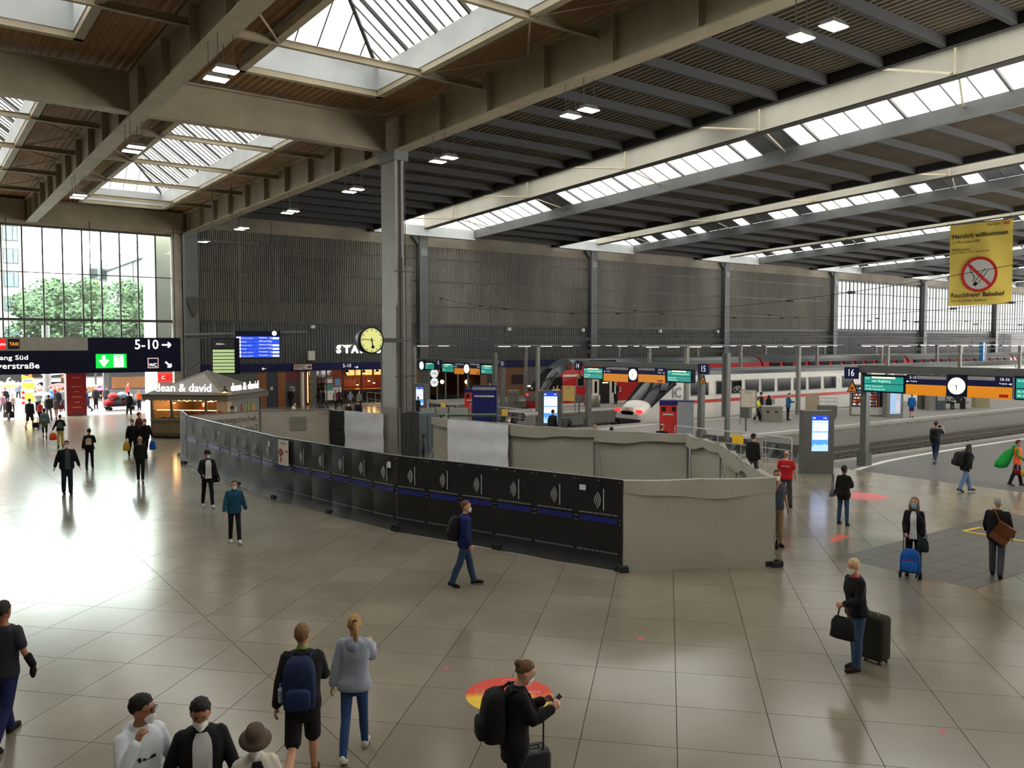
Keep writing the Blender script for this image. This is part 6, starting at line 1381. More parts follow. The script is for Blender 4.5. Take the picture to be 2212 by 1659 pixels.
# ---- floor stickers
def disc(c, r_, z=.003, n=40): return MB().prism([(c[0]+math.cos(2*math.pi*k/n)*r_, c[1]+math.sin(2*math.pi*k/n)*r_) for k in range(n)], 'z', .0005, z)
def sticker_mat():
    m = bpy.data.materials.new('sticker_flame'); m.use_nodes = True; nt = m.node_tree; N, L = nt.nodes, nt.links; p = N['Principled BSDF']; p.inputs['Roughness'].default_value = .4
    tc = N.new('ShaderNodeTexCoord'); mp = N.new('ShaderNodeMapping'); L.new(tc.outputs['Object'], mp.inputs['Vector']); sx_ = N.new('ShaderNodeSeparateXYZ'); L.new(mp.outputs[0], sx_.inputs[0])
    nz = N.new('ShaderNodeTexNoise'); nz.inputs['Scale'].default_value = 3.5; nz.inputs['Detail'].default_value = 4; L.new(tc.outputs['Object'], nz.inputs['Vector'])
    a1 = N.new('ShaderNodeMath'); a1.operation = 'MULTIPLY_ADD'; L.new(nz.outputs['Fac'], a1.inputs[0]); a1.inputs[1].default_value = .5; L.new(sx_.outputs['Y'], a1.inputs[2])
    rp = N.new('ShaderNodeValToRGB'); e = rp.color_ramp.elements; e[0].position = .12; e[0].color = lin((242, 200, 50))+(1,); e[1].position = .34; e[1].color = lin((222, 70, 48))+(1,); x_ = e.new(.2); x_.color = lin((238, 150, 50))+(1,)
    L.new(a1.outputs[0], rp.inputs[0]); L.new(rp.outputs[0], p.inputs['Base Color']); return m
c = (gz(1100, 1501).x, gz(1100, 1501).y)
fs = thing('floor_sticker', 'round red and yellow floor sticker next to the woman with the suitcase', 'sticker', (c[0], c[1], 0), -TH)
disc((0, 0), .62).build('disc', sticker_mat(), fs)
mb = MB()
mb.tube([(-.42+math.cos(a_)*.055, .13+math.sin(a_)*.05, .005) for a_ in [q*math.pi/6 for q in range(13)]], .006, 4, False); mb.tube([(-.33, -.02, .005), (-.34, .1, .005), (-.22, .11, .005), (-.2, 0, .005)], .006, 4)
mb.tube([(-.02+math.cos(a_)*.07, .48+math.sin(a_)*.05, .005) for a_ in [q*math.pi/6 for q in range(13)]], .006, 4, False); mb.tube([(.1, .4, .005), (.22, .24, .005), (.12, .26, .005)], .006, 4)
mb.build('drawing', line_white, fs); text('lettering', 'Abstand', .1, line_white, fs, (.28, .1, .004), rot=(0, 0, 0), ext=.0005)
p = gz(1865, 1072); o = tag(disc((0, 0), .72).build('floor_sticker', M('sticker_faded', (226, 120, 120), rough=.4, var=.1)), 'faded pink round floor sticker behind the black coated woman', 'sticker'); o.location = (p.x, p.y, 0)
p = gz(1812, 1162); o = tag(MB().prism([(-.5, -.1), (.1, -.1), (.1, -.28), (.5, 0), (.1, .28), (.1, .1), (-.5, .1)], 'z', .0005, .003).build('floor_arrow', M('sticker_orange', (232, 92, 50), rough=.4)), 'orange arrow floor sticker near the fence corner', 'sticker'); o.location = (p.x, p.y, 0); o.rotation_euler.z = .3
yl = M('line_yellow', (226, 188, 40), rough=.5)
ys_ = thing('floor_marking', 'yellow triangle line painted on the dark tiles behind the grey haired man', 'floor marking', (0, 0, 0)); k_ = lambda x, y: gz(1600+x/3.614, 880+y/3.614)
mb = MB()
for p_, q_ in ((k_(1740, 965), k_(1880, 935)), (k_(1740, 965), k_(2212, 1045)), (k_(1880, 935), k_(2000, 1010))): mb.beam((p_.x, p_.y, .003), (q_.x, q_.y, .003), .1, .004)
mb.build('line', yl, ys_)
for i, (px, py) in enumerate(((963, 1443), (1383, 1380), (2036, 1581))):
    p = gz(px, py); o = tag(MB().prism([(-.06, -.02), (.05, -.03), (.07, .02), (-.02, .03)], 'z', .0005, .002).build('floor_mark', M('mark_pink', (228, 90, 100), rough=.5)), 'small pink spray mark on the pale floor tiles', 'floor marking', 'pink spray marks on the floor'); o.location = (p.x, p.y, 0)
p = gz(555, 1134); o = tag(MB().lathe([(.13, 0), (.13, .004), (.01, .005)], (0, 0, 0), 20).build('drain_cover', steel_grey), 'round metal drain cover beside the teal jacket man', 'drain cover'); o.location = (p.x, p.y, 0.0)
# ================================================================ PEOPLE
TMP = bpy.data.scenes.new('tmp_fuse')
def fuse(mb, voxel, smooth=4, deci=None):
    """weld overlapping closed lofts into one continuous surface"""
    me = bpy.data.meshes.new('f'); me.from_pydata(mb.v, [], mb.f)
    bm = bmesh.new(); bm.from_mesh(me); bmesh.ops.recalc_face_normals(bm, faces=bm.faces); bm.to_mesh(me); bm.free()
    ob = bpy.data.objects.new('f', me); TMP.collection.objects.link(ob)
    r = ob.modifiers.new('r', 'REMESH'); r.mode = 'VOXEL'; r.voxel_size = voxel; r.use_smooth_shade = True
    s_ = ob.modifiers.new('s', 'SMOOTH'); s_.factor = .5; s_.iterations = smooth
    vl = TMP.view_layers[0]; vl.update(); dg = vl.depsgraph
    out = bpy.data.meshes.new_from_object(ob.evaluated_get(dg)); bpy.data.objects.remove(ob); bpy.data.meshes.remove(me)
    out.polygons.foreach_set('use_smooth', [True]*len(out.polygons)); return out
def ell(mb, c, rx, ry, rz_, T=None, n=12, m=8):
    T = T or Matrix(); rings = []
    for i in range(m+1):
        a = -math.pi/2+math.pi*i/m; k = max(.02, math.cos(a)); rings.append([T @ Vector((c[0]+rx*k*math.cos(t), c[1]+ry*k*math.sin(t), c[2]+rz_*math.sin(a))) for t in [2*math.pi*q/n for q in range(n)]])
    mb.rings(rings); return mb
def limb(mb, pts, rs, n=10):
    # rounded limb through the joints
    P, R_ = [], []
    for i in range(len(pts)-1):
        for k in range(4): f = k/4; P.append(pts[i].lerp(pts[i+1], f)); R_.append(rs[i]+(rs[i+1]-rs[i])*f)
    P.append(pts[-1]); R_.append(rs[-1])
    d0 = (P[0]-P[1]).normalized(); d1 = (P[-1]-P[-2]).normalized()
    P = [P[0]+d0*R_[0]*.7]+P+[P[-1]+d1*R_[-1]*.6]; R_ = [R_[0]*.6]+R_+[R_[-1]*.6]
    mb.tube(P, R_, n); return mb
TORSO_M = [(.78, .115, .085, 0), (.84, .155, .10, 0), (.92, .165, .108, -.005), (1.03, .148, .098, 0), (1.15, .155, .102, .004), (1.27, .172, .112, .006), (1.36, .182, .108, .0), (1.425, .165, .088, -.008), (1.465, .105, .07, -.012), (1.50, .06, .062, -.008)]
TORSO_F = [(.78, .12, .09, 0), (.84, .165, .108, 0), (.92, .172, .115, -.008), (1.03, .135, .092, 0), (1.15, .135, .092, .004), (1.27, .152, .118, .014), (1.36, .16, .102, .004), (1.425, .148, .08, -.008), (1.465, .095, .065, -.012), (1.50, .053, .055, -.008)]
HEAD = [(1.525, .028, .03, .045), (1.54, .046, .045, .036), (1.56, .056, .062, .022), (1.59, .064, .08, .01), (1.625, .07, .09, .004), (1.66, .0745, .096, 0), (1.695, .071, .092, -.004), (1.725, .056, .074, -.006), (1.742, .035, .045, -.008), (1.75, .012, .014, -.008)]
def prof(tab, z):
    if z <= tab[0][0]: return tab[0][1:]
    for a, b in zip(tab, tab[1:]):
        if z <= b[0]:
            f = (z-a[0])/(b[0]-a[0]); return tuple(a[i]+(b[i]-a[i])*f for i in (1, 2, 3))
    return tab[-1][1:]
CM = {}
def cloth(c, rough=.85, var=.14, scale=7):
    k = tuple(c)
    if k not in CM: CM[k] = M('cloth_%d_%d_%d' % k, c, rough=rough, var=var, scale=scale, bump=.7, spec=.3, stretch=(1, 1, .55))
    return CM[k]
SKINS = {'light': (206, 152, 124), 'tan': (166, 112, 84), 'brown': (112, 74, 54), 'pale': (222, 172, 146)}
def skin(k): return M('skin_'+k, SKINS[k], rough=.5, var=.06, scale=8)
mask_m = M('mask_white', (236, 236, 234), rough=.8, var=.03); mask_b = M('mask_blue', (130, 178, 206), rough=.8, var=.03)
eye_m = M('eye_dark', (30, 24, 20), rough=.2)
def person(label, px=None, fy=None, hy=None, H=1.75, dir=0, pos=None, female=False, top=((30, 30, 32), 'jacket', .80, 1.0), bottom=((30, 30, 36), 'trousers'), shoes=(30, 28, 28), hair=('short', (50, 36, 26)), mask=None,
           tone='light', legs=((14, 6), (-16, 12)), arms=((10, 8, 14, 0), (-10, 8, 14, 0)), lean=2, head=(0, 0), det=1, shirt=None, hood=None, wide=1.0, sit=None, hands='relax', group=None, neck=None, z=0.0, spread=0, cat='person'):
    """det 2 near, 1 middle, 0 far"""
    if pos is None:
        p = gz(px, fy, z); pos = (p.x, p.y)
        if hy is not None:
            rr = ray(px, hy); t_ = math.hypot(*pos)/math.hypot(rr.x, rr.y); H = min(1.95, max(1.4, HC+rr.z*t_-z))
    az = math.atan2(pos[0], pos[1])+math.radians(dir)
    root = thing('person', label, cat, (pos[0], pos[1], z), -az, group)
    s_ = H/1.75; vox = {2: .0125, 1: .02, 0: .032}[det]*1.0
    tab = TORSO_F if female else TORSO_M
    # --- legs
    hz = .90; feet, kn = [], []
    L1, L2 = .41, .41
    pel = Vector((0, 0, hz)); hips, knees, ankles, fdir = [], [], [], []
    for i, sx in enumerate((-1, 1)):
        a, k = legs[i]; a, k = math.radians(a), math.radians(k); h = Vector((sx*.09, 0, hz-.03)); sp_ = math.radians(spread)*sx
        kd = h+Vector((math.sin(sp_)*L1, math.sin(a)*L1, -math.cos(a)*L1)); an = kd+Vector((math.sin(sp_)*L2, math.sin(a-k)*L2, -math.cos(a-k)*L2))
        hips.append(h); knees.append(kd); ankles.append(an); fdir.append(min(0, (a-k))*.9 if not sit else 0)
    low = min(an.z-.075-(.17*math.sin(-f) if f < 0 else 0)*.75 for an, f in zip(ankles, fdir)) if sit is None else min(an.z for an in ankles)-.075
    dzz = -low
    for L_ in (hips, knees, ankles):
        for v in L_: v.z += dzz
    sh = dzz+.0
    TT = Matrix.Translation((0, 0, sh+hz)) @ Matrix.Rotation(-math.radians(lean), 4, 'X') @ Matrix.Translation((0, 0, -hz))   # torso
    TH_ = TT @ Matrix.Translation((0, 0, 1.50)) @ Matrix.Rotation(math.radians(-head[0]), 4, 'Z') @ Matrix.Rotation(-math.radians(head[1]), 4, 'X') @ Matrix.Scale(1.07, 4) @ Matrix.Translation((0, 0, -1.50))
    SC = Matrix.Scale(s_, 4)
    def trings(z0, z1, d, T, n=18, flare=0.0, m=12, dw=1.0):
        out = []
        for i in range(m+1):
            z_ = z0+(z1-z0)*i/m; rx, ry, oy = prof(tab, z_); fl_ = flare*(1-i/m); rx = rx*wide*dw+d+fl_; ry = ry*(1+(wide-1)*.9)+d+fl_
            out.append([T @ Vector((math.copysign(abs(math.cos(t))**.85, math.cos(t))*rx, oy+math.copysign(abs(math.sin(t))**.85, math.sin(t))*ry, z_)) for t in [2*math.pi*q/n for q in range(n)]])
        return out
    # --- arms
    A = []
    for i, sx in enumerate((-1, 1)):
        sw, ab, el, inw = arms[i]; Rm = Matrix.Rotation(math.radians(sw), 3, 'X') @ Matrix.Rotation(-math.radians(ab)*sx, 3, 'Y')
        shd = Vector((sx*(.178*wide if not female else .158*wide), -.005, 1.415)); ud = Rm @ Vector((0, 0, -1)); e_ = shd+ud*.275
        Rf = Rm @ Matrix.Rotation(math.radians(inw)*sx, 3, 'Z') @ Matrix.Rotation(math.radians(el), 3, 'X'); fd = Rf @ Vector((0, 0, -1)); w_ = e_+fd*.245
        A.append((shd, e_, w_, Rf, sx))
    skinM = skin(tone); bb = MB()
    bb.rings(trings(.79, 1.50, -.012, TT, 16)); limb(bb, [TT @ Vector((0, -.008, 1.44)), TT @ Vector((0, .0, 1.50)), TH_ @ Vector((0, .004, 1.57))], [.06, .053, .05], 12)
    bb.rings([[TH_ @ Vector((math.cos(t)*rx, oy+math.sin(t)*ry, z_)) for t in [2*math.pi*q/14 for q in range(14)]] for z_, rx, ry, oy in HEAD])
    if det:
        limb(bb, [TH_ @ Vector((0, .085, 1.652)), TH_ @ Vector((0, .103, 1.615))], [.008, .014], 6)
        for sx in (-1, 1): ell(bb, (sx*.075, -.004, 1.63), .012, .022, .032, TH_, 8, 6)
        ell(bb, (0, .078, 1.575), .026, .02, .012, TH_, 8, 5)
    for sh_, e_, w_, Rf, sx in A:
        limb(bb, [TT @ sh_, TT @ e_, TT @ w_], [.047, .038, .026], 10)
        R3 = TT.to_3x3() @ Rf; wv = TT @ w_
        H_ = lambda v: wv+R3 @ Vector(v)
        if det == 2:
            bb.rings([[H_((math.cos(t)*.014*k, math.sin(t)*.04*q_+.0, z_)) for t in [2*math.pi*q/10 for q in range(10)]] for z_, q_, k in ((.01, .6, 1.2), (-.03, .85, 1.1), (-.075, 1.0, 1.0), (-.1, .95, .8))])
            curl = {'relax': (18, 25), 'grip': (62, 75), 'hold': (40, 50), 'flat': (6, 8)}[hands]
            for fi, (yy, ln) in enumerate(((.031, .07), (.011, .082), (-.01, .077), (-.03, .06))):
                b_ = Vector((0, yy, -.092)); c1, c2 = math.radians(curl[0]), math.radians(curl[0]+curl[1])
                m1 = b_+Vector((-sx*math.sin(c1), 0, -math.cos(c1)))*ln*.5; m2 = m1+Vector((-sx*math.sin(c2), 0, -math.cos(c2)))*ln*.5
                limb(bb, [H_(b_), H_(m1), H_(m2)], [.0115, .0105, .0085], 7)
            limb(bb, [H_((0, .028, -.035)), H_((-sx*.018, .056, -.07)), H_((-sx*.03, .06, -.105))], [.014, .0125, .009], 7)
        else:
            bb.rings([[H_((math.cos(t)*.02*k, math.sin(t)*.036*q_, z_)) for t in [2*math.pi*q/8 for q in range(8)]] for z_, q_, k in ((.01, .7, 1.1), (-.05, 1.0, 1), (-.1, .95, .9), (-.15, .7, .8), (-.175, .4, .5))])
            if det: limb(bb, [H_((0, .025, -.04)), H_((-sx*.02, .055, -.1))], [.014, .011], 6)
    for h, k, an in zip(hips, knees, ankles): limb(bb, [h, k, k.lerp(an, .3)+Vector((0, -.012, 0)), an], [.078, .05, .052, .036], 10)
    for an, f in zip(ankles, fdir):
        Rf = Matrix.Rotation(f, 3, 'X'); limb(bb, [an, an+Rf @ Vector((0, .02, -.045)), an+Rf @ Vector((0, .14, -.052))], [.036, .034, .026], 8)
    bb.v = [tuple(SC @ Vector(v)) for v in bb.v]
    me = fuse(bb, vox, 3 if det == 2 else 2); me.materials.append(skinM); body = link('body', me, root)
    # --- trousers
    bc, bk = bottom[:2]; inf = bottom[2] if len(bottom) > 2 else {'trousers': .018, 'jeans': .014, 'leggings': .006, 'wide': .03, 'shorts': .028, 'skirt': .03}[bk]
    tb = MB(); tb.rings(trings(.775, 1.02, .012, TT, 16))
    for h, k, an in zip(hips, knees, ankles):
        if bk == 'shorts': limb(tb, [h, k.lerp(h, .05)], [.092+inf*.3, .062+inf], 12)
        elif bk == 'cropped': limb(tb, [h, k, k.lerp(an, .5)], [.086, .064, .06], 12)
        else: limb(tb, [h, k, k.lerp(an, .3)+Vector((0, -.012, 0)), an+Vector((0, 0, -.01))], [.083+inf*.3, .054+inf, .054+inf, .04+inf*1.15], 12)
    tb.v = [tuple(SC @ Vector(v)) for v in tb.v]
    me = fuse(tb, vox, 3); me.materials.append(cloth(bc)); link('trousers' if bk not in ('shorts', 'skirt') else bk, me, root)
    # --- top
    tc_, tk, hem, sl = top[:4]; ti = top[4] if len(top) > 4 else {'tee': .012, 'shirt': .016, 'jacket': .03, 'coat': .036, 'hoodie': .03, 'vest': .026, 'puffer': .042}[tk]
    ub = MB(); ub.rings(trings(hem, 1.475, ti, TT, 20, flare=.012 if tk in ('jacket', 'coat', 'hoodie', 'shirt') else .0))
    for sh_, e_, w_, Rf, sx in A:
        if sl <= 0: continue
        ia = ti*.62+.004; pts = [TT @ (sh_+Vector((-sx*.02, 0, .0))), TT @ e_, TT @ w_]
        if sl < .55: limb(ub, [pts[0], pts[0].lerp(pts[1], sl*1.8)], [.054+ia, .046+ia*1.2], 12)
        else: limb(ub, [pts[0], pts[1], pts[1].lerp(pts[2], min(1, (sl-.5)*2))], [.054+ia, .042+ia, .03+ia], 12)
    if tk in ('jacket', 'coat', 'hoodie', 'puffer'): ub.rings([[TT @ Vector((math.cos(t)*r_, -.006+math.sin(t)*r_*.95, z_)) for t in [2*math.pi*q/14 for q in range(14)]] for z_, r_ in ((1.45, .085), (1.48, .078), (1.505, .072))])
    if hood or tk == 'hoodie': ell(ub, (0, -.085, 1.455), .105, .06, .06, TT, 14, 8); ell(ub, (0, -.12, 1.41), .075, .045, .07, TT, 12, 8)
    ub.v = [tuple(SC @ Vector(v)) for v in ub.v]
    me = fuse(ub, vox, 3); me.materials.append(cloth(tc_)); link({'tee': 't_shirt'}.get(tk, tk if tk != 'puffer' else 'jacket'), me, root)
    if shirt:   # strip of shirt showing in the open front
        sb_ = MB(); w0 = shirt[1] if len(shirt) > 1 else .3
        def sf_(u, v):
            z_ = hem+.02+(1.47-hem-.02)*v; rx, ry, oy = prof(tab, z_); a_ = math.pi/2+(u-.5)*2*w0*(1.1-.35*v); rx, ry = rx*wide+ti+.008, ry*(1+(wide-1)*.9)+ti+.012
            return SC @ (TT @ Vector((math.copysign(abs(math.cos(a_))**.85, math.cos(a_))*rx, oy+abs(math.sin(a_))**.85*ry, z_)))
        sb_.grid(sf_, 8, 10).build('shirt', cloth(shirt[0]), root, True)
    if neck:
        nb = MB(); nb.rings([[SC @ (TT @ Vector((math.cos(t)*r_, -.004+math.sin(t)*r_, z_))) for t in [2*math.pi*q/12 for q in range(12)]] for z_, r_ in ((1.46, .075), (1.49, .07), (1.525, .062))]); nb.build('collar', cloth(neck), root, True)
    # --- shoes
    for an, f in zip(ankles, fdir):
        Rf = Matrix.Rotation(f, 3, 'X'); S_ = lambda v: SC @ (an+Rf @ Vector(v)); sm_ = MB()
        prof_ = [(-.068, .026, .03), (-.05, .036, .045), (0, .04, .05), (.06, .042, .034), (.12, .046, .022), (.17, .042, .012), (.198, .024, .002)]
        sm_.rings([[S_((math.cos(t)*w_, y_, -.072+(math.sin(t)*.5+.5)*(h_+.045) if math.sin(t) > -.2 else -.073)) for t in [2*math.pi*q/12 for q in range(12)]] for y_, w_, h_ in prof_])
        sm_.build('shoe', cloth(shoes), root, True)
    # --- hair / hat
    hs, hc = hair[:2]; hm = M('hair_%d_%d_%d' % tuple(hc), hc, rough=.75, var=.35, scale=40, bump=.5, stretch=(1, 1, .25))
    hb = MB(); nn = 24
    def hring(z_, inf_, front_cut, back_z=None):
        rx, ry, oy = prof(HEAD, min(z_, 1.746)); out = []
        for q in range(nn):
            t = 2*math.pi*q/nn; fr_ = math.sin(t); k = 1.0
            if front_cut and fr_ > -.05: k = -1
            out.append(SC @ (TH_ @ Vector((math.cos(t)*(rx+(inf_ if k > 0 else -.012)), oy+fr_*(ry+(inf_ if k > 0 else -.02)), z_))))
        return out
    if hs in ('short', 'pony', 'bun', 'long', 'curly', 'bob', 'balding'):
        i0 = {'short': .013, 'curly': .026, 'bob': .022, 'long': .02}.get(hs, .015); rs_ = random.Random(len(label)*7+int(px or 0)); p1, p2 = rs_.random()*6, rs_.random()*6
        fr0, sd0, bk0 = {'short': (50, 92, 122), 'curly': (52, 96, 124), 'balding': (10, 100, 122), 'bob': (52, 128, 150), 'long': (50, 118, 140)}.get(hs, (46, 92, 118))
        def hf(u, v):
            az_ = 2*math.pi*u; f_ = math.sin(az_); m_ = (sd0+(fr0-sd0)*max(0, f_)**.6) if f_ > 0 else sd0+(bk0-sd0)*(-f_)
            m_ += 3.5*math.sin(az_*9+p1)+2.5*math.sin(az_*17+p2); lo = 62 if hs == 'balding' else 0
            if hs == 'balding' and f_ > .1: m_ = lo+2
            ph_ = math.radians(lo+(max(lo+1, m_)-lo)*v); k = i0*(1-v**3*1.12)
            k += (.004 if hs != 'curly' else .008)*math.sin(az_*(11 if hs != 'curly' else 7)+p1+v*3)*math.sin(v*(9 if hs != 'curly' else 14)+p2)*math.sin(ph_)
            return SC @ (TH_ @ Vector((math.cos(az_)*math.sin(ph_)*(.0745+k), -.003+f_*math.sin(ph_)*(.096+k), 1.648+math.cos(ph_)*(.102+k))))
        hb.grid(hf, 28 if det else 16, 12 if det else 7)
    if hs == 'bald' : pass
    if hs == 'pony':
        hb.tube([SC @ (TH_ @ Vector(v)) for v in ((.0, -.085, 1.7), (.01, -.125, 1.69), (.012, -.135, 1.6), (.015, -.12, 1.5), (.012, -.105, 1.42))], [.022*s_, .032*s_, .036*s_, .028*s_, .008*s_], 10)
        tie = MB().tube([SC @ (TH_ @ Vector(v)) for v in ((0, -.09, 1.7), (.004, -.115, 1.695))], .03*s_, 10); tie.build('hair_tie', soot, root)
    if hs == 'bun': ell(hb, (0, -.105, 1.69), .042, .04, .04, SC @ TH_, 12, 8)
    if hs == 'long':
        hb.rings([[SC @ (TH_ @ Vector((math.cos(t)*r_, o_+math.sin(t)*d_, z_))) for t in [2*math.pi*q/16 for q in range(16)]] for z_, r_, d_, o_ in ((1.66, .08, .05, -.05), (1.58, .092, .05, -.05), (1.5, .10, .045, -.055), (1.42, .105, .04, -.06), (1.36, .08, .03, -.06))])
        for sx in (-1, 1): limb(hb, [SC @ (TH_ @ Vector((sx*.072, .02, 1.67))), SC @ (TH_ @ Vector((sx*.085, .03, 1.56))), SC @ (TH_ @ Vector((sx*.09, .035, 1.44)))], [.02, .028, .02], 8)
    if hs in ('cap', 'beanie'):
        hb.rings([hring(z_, .012, z_ < 1.66) for z_ in (1.6, 1.63, 1.655)]) if len(hair) > 2 else None
        cpm = MB(); cpm.rings([[SC @ (TH_ @ Vector((math.cos(2*math.pi*q/nn)*r_, -.004+math.sin(2*math.pi*q/nn)*r_*1.25, z_))) for q in range(nn)] for z_, r_ in ((1.665, .084), (1.70, .083), (1.735, .068), (1.76, .035), (1.766, .005))])
        if hs == 'cap': cpm.grid(lambda u, v: SC @ (TH_ @ Vector(((u-.5)*.14*(1-.3*v), .08+.075*v*(1-(2*u-1)**2*.35), 1.675-.012*v))), 6, 4)
        cpm.build('cap', cloth(hair[3] if len(hair) > 3 else hc), root, True)
    if hs == 'bucket':
        cpm = MB(); cpm.rings([[SC @ (TH_ @ Vector((math.cos(2*math.pi*q/nn)*r_, -.004+math.sin(2*math.pi*q/nn)*r_*1.16, z_))) for q in range(nn)] for z_, r_ in ((1.655, .135), (1.66, .14), (1.685, .1), (1.70, .09), (1.74, .085), (1.775, .072), (1.785, .03), (1.786, .002))]); cpm.build('hat', cloth(hair[3]), root, True)
        hb.rings([hring(z_, .014, True) for z_ in (1.56, 1.6, 1.64, 1.67)])
    if hb.v: hb.build('hair', hm, root, True)
    if mask:
        mm = MB(); pr = .022 if mask == 'w' else .012
        def mf(u, v):
            hw_ = 1.05*math.sin(math.pi*(.14+.7*v))**.8; a_ = math.pi/2+(u-.5)*2*hw_; z_ = 1.54+.092*v; rx, ry, oy = prof(HEAD, z_); bul = pr*math.cos((u-.5)*math.pi)**2*math.sin(math.pi*min(1, .2+.65*v))
            rx = max(rx, .052); ry = max(ry, .06)
            return SC @ (TH_ @ Vector((math.cos(a_)*(rx+.006), oy+math.sin(a_)*(ry+.007)+bul, z_)))
        mm.grid(mf, 14, 8).build('face_mask', mask_m if mask == 'w' else mask_b, root, True)
    if det and abs(math.cos(math.radians(dir))) < 2:
        for sx in (-1, 1): MB().lathe([(.001, -.005), (.0085, 0), (.001, .005)], SC @ (TH_ @ Vector((sx*.03, .088, 1.662))), 8, 'y').build('eye', eye_m, root); MB().tube([SC @ (TH_ @ Vector((sx*.014, .094, 1.677))), SC @ (TH_ @ Vector((sx*.03, .093, 1.681))), SC @ (TH_ @ Vector((sx*.046, .083, 1.677)))], .0035*s_, 5).build('eyebrow', hm, root)
    # rest on the ground exactly
    root['_joints'] = 0
    J = {'wl': SC @ (TT @ A[0][2]), 'wr': SC @ (TT @ A[1][2]), 'TT': SC @ TT, 'TH': SC @ TH_, 's': s_, 'M': root, 'pos': pos, 'rz': -az, 'ti': ti, 'wide': wide, 'SC': SC}
    del root['_joints']
    return J
def place(J, name, label, cat, local, rz=0.0, group=None):
    """a thing carried by or standing beside a person: position given in the person's own frame"""
    m = Matrix.Translation((J['pos'][0], J['pos'][1], J['M'].location.z)) @ Matrix.Rotation(J['rz'], 4, 'Z'); p = m @ Vector(local)
    return thing(name, label, cat, p, J['rz']+rz, group)
def backpack(J, label, col, w=.15, h=.46, d=.17, col2=None, straps=True):
    s_ = J['s']; c = J['TT'] @ Vector((0, -(.108*(1+(J['wide']-1)*.9)+J['ti']), 1.20)); t = place(J, 'backpack', label, 'backpack', c); m_ = cloth(col); m2 = cloth(col2 or tuple(min(255, int(v*1.25)+4) for v in col))
    rg = [[(math.copysign(abs(math.cos(q))**.55, math.cos(q))*w*k, -d*k2*.5+math.copysign(abs(math.sin(q))**.6, math.sin(q))*d*.5*k2, z_) for q in [2*math.pi*i/20 for i in range(20)]] for z_, k, k2 in ((-h*.5, .75, .8), (-h*.47, .93, .95), (-h*.3, 1.0, 1.05), (0, 1.0, 1.0), (h*.25, .96, .9), (h*.42, .8, .75), (h*.5, .5, .5))]
    MB().rings(rg).build('main_bag', m_, t, True)
    rg = [[(math.copysign(abs(math.cos(q))**.55, math.cos(q))*w*.75*k, -d*1.02+math.copysign(abs(math.sin(q))**.6, math.sin(q))*d*.22*k, z_) for q in [2*math.pi*i/16 for i in range(16)]] for z_, k in ((-h*.42, .8), (-h*.38, 1), (-h*.1, 1), (-h*.02, .7))]
    MB().rings(rg).build('front_pocket', m2, t, True)
    if straps:
        for sx in (-1, 1): MB().tube([(sx*w*.5, -.01, h*.42), (sx*w*.62, .08, h*.52), (sx*w*.66, .2+J['ti'], h*.42), (sx*w*.72, .27+J['ti'], h*.1), (sx*w*.9, .16, -h*.2), (sx*w*.9, .02, -h*.35)], .016, 6).build('strap', m_, t)
    MB().tube([(-.03, -.02, h*.5), (0, -.02, h*.56), (.03, -.02, h*.5)], .008, 6).build('top_loop', m_, t); return t
def soft_bag(t, m_, w, h, d, name='bag', bulge=1.0, handles=None, hm=None):
    rg = [[(math.copysign(abs(math.cos(q))**.6, math.cos(q))*w*.5*k, math.copysign(abs(math.sin(q))**.7, math.sin(q))*d*.5*k2, z_) for q in [2*math.pi*i/16 for i in range(16)]] for z_, k, k2 in ((-h, .7, .6), (-h*.94, .95, 1), (-h*.6, 1.0*bulge, 1.1), (-h*.25, .85, .75), (-.02, .62, .3), (0, .55, .12))]
    MB().rings(rg).build(name, m_, t, True)
    if handles:
        for sy in (-.02, .02): MB().tube([(-w*.2, sy, -.01), (-w*.13, sy, handles*.7), (0, sy, handles), (w*.13, sy, handles*.7), (w*.2, sy, -.01)], .007, 6).build('handle', hm or m_, t)
def suitcase(t, m_, w, h, d, trim, handle=.0, soft=False):
    r_ = [[(math.copysign(abs(math.cos(q))**.3, math.cos(q))*w*.5*k, math.copysign(abs(math.sin(q))**.3, math.sin(q))*d*.5*k, z_) for q in [2*math.pi*i/28 for i in range(28)]] for z_, k in ((.06, .9), (.08, .98), (.12, 1), (h-.06, 1), (h-.02, .97), (h, .88))]
    MB().rings(r_).build('shell', m_, t, True)
    for sx in (-1, 1):
        for sy in (-1, 1): MB().lathe([(.03, -.012), (.03, .012)], (sx*w*.38, sy*d*.3, .03), 12, 'x').build('wheel', soot, t); MB().box((sx*w*.38-.02, sy*d*.3-.02, .03), (sx*w*.38+.02, sy*d*.3+.02, .075)).build('wheel_fork', trim, t)
    for i in (-1, 0, 1): MB().box((w*.22*i-.008, -d*.5-.006, .12), (w*.22*i+.008, -d*.5+.004, h-.08)).build('rib', trim, t)
    MB().tube([(-.08, 0, h-.005), (-.07, 0, h+.035), (.07, 0, h+.035), (.08, 0, h-.005)], .012, 6).build('carry_handle', trim, t)
    if handle:
        for sx in (-.5, .5): MB().tube([(sx*w*.52, d*.3, h-.02), (sx*w*.52, d*.3, h+handle)], .011, 8).build('handle_tube', trim, t)
        MB().tube([(-w*.27, d*.3, h+handle), (w*.27, d*.3, h+handle)], .017, 8).build('handle_grip', trim, t)
BLK = (22, 22, 25); NAVY = (24, 30, 52); JEAN = (52, 76, 112); DARKJ = (36, 44, 60); GREY = (110, 112, 116)
walkL, walkR = ((22, 6), (-18, 22)), ((-18, 24), (22, 6)); stand = ((2, 2), (-2, 2))
def headpos(px, py, H): p = gz(px, py, H); return (p.x, p.y)
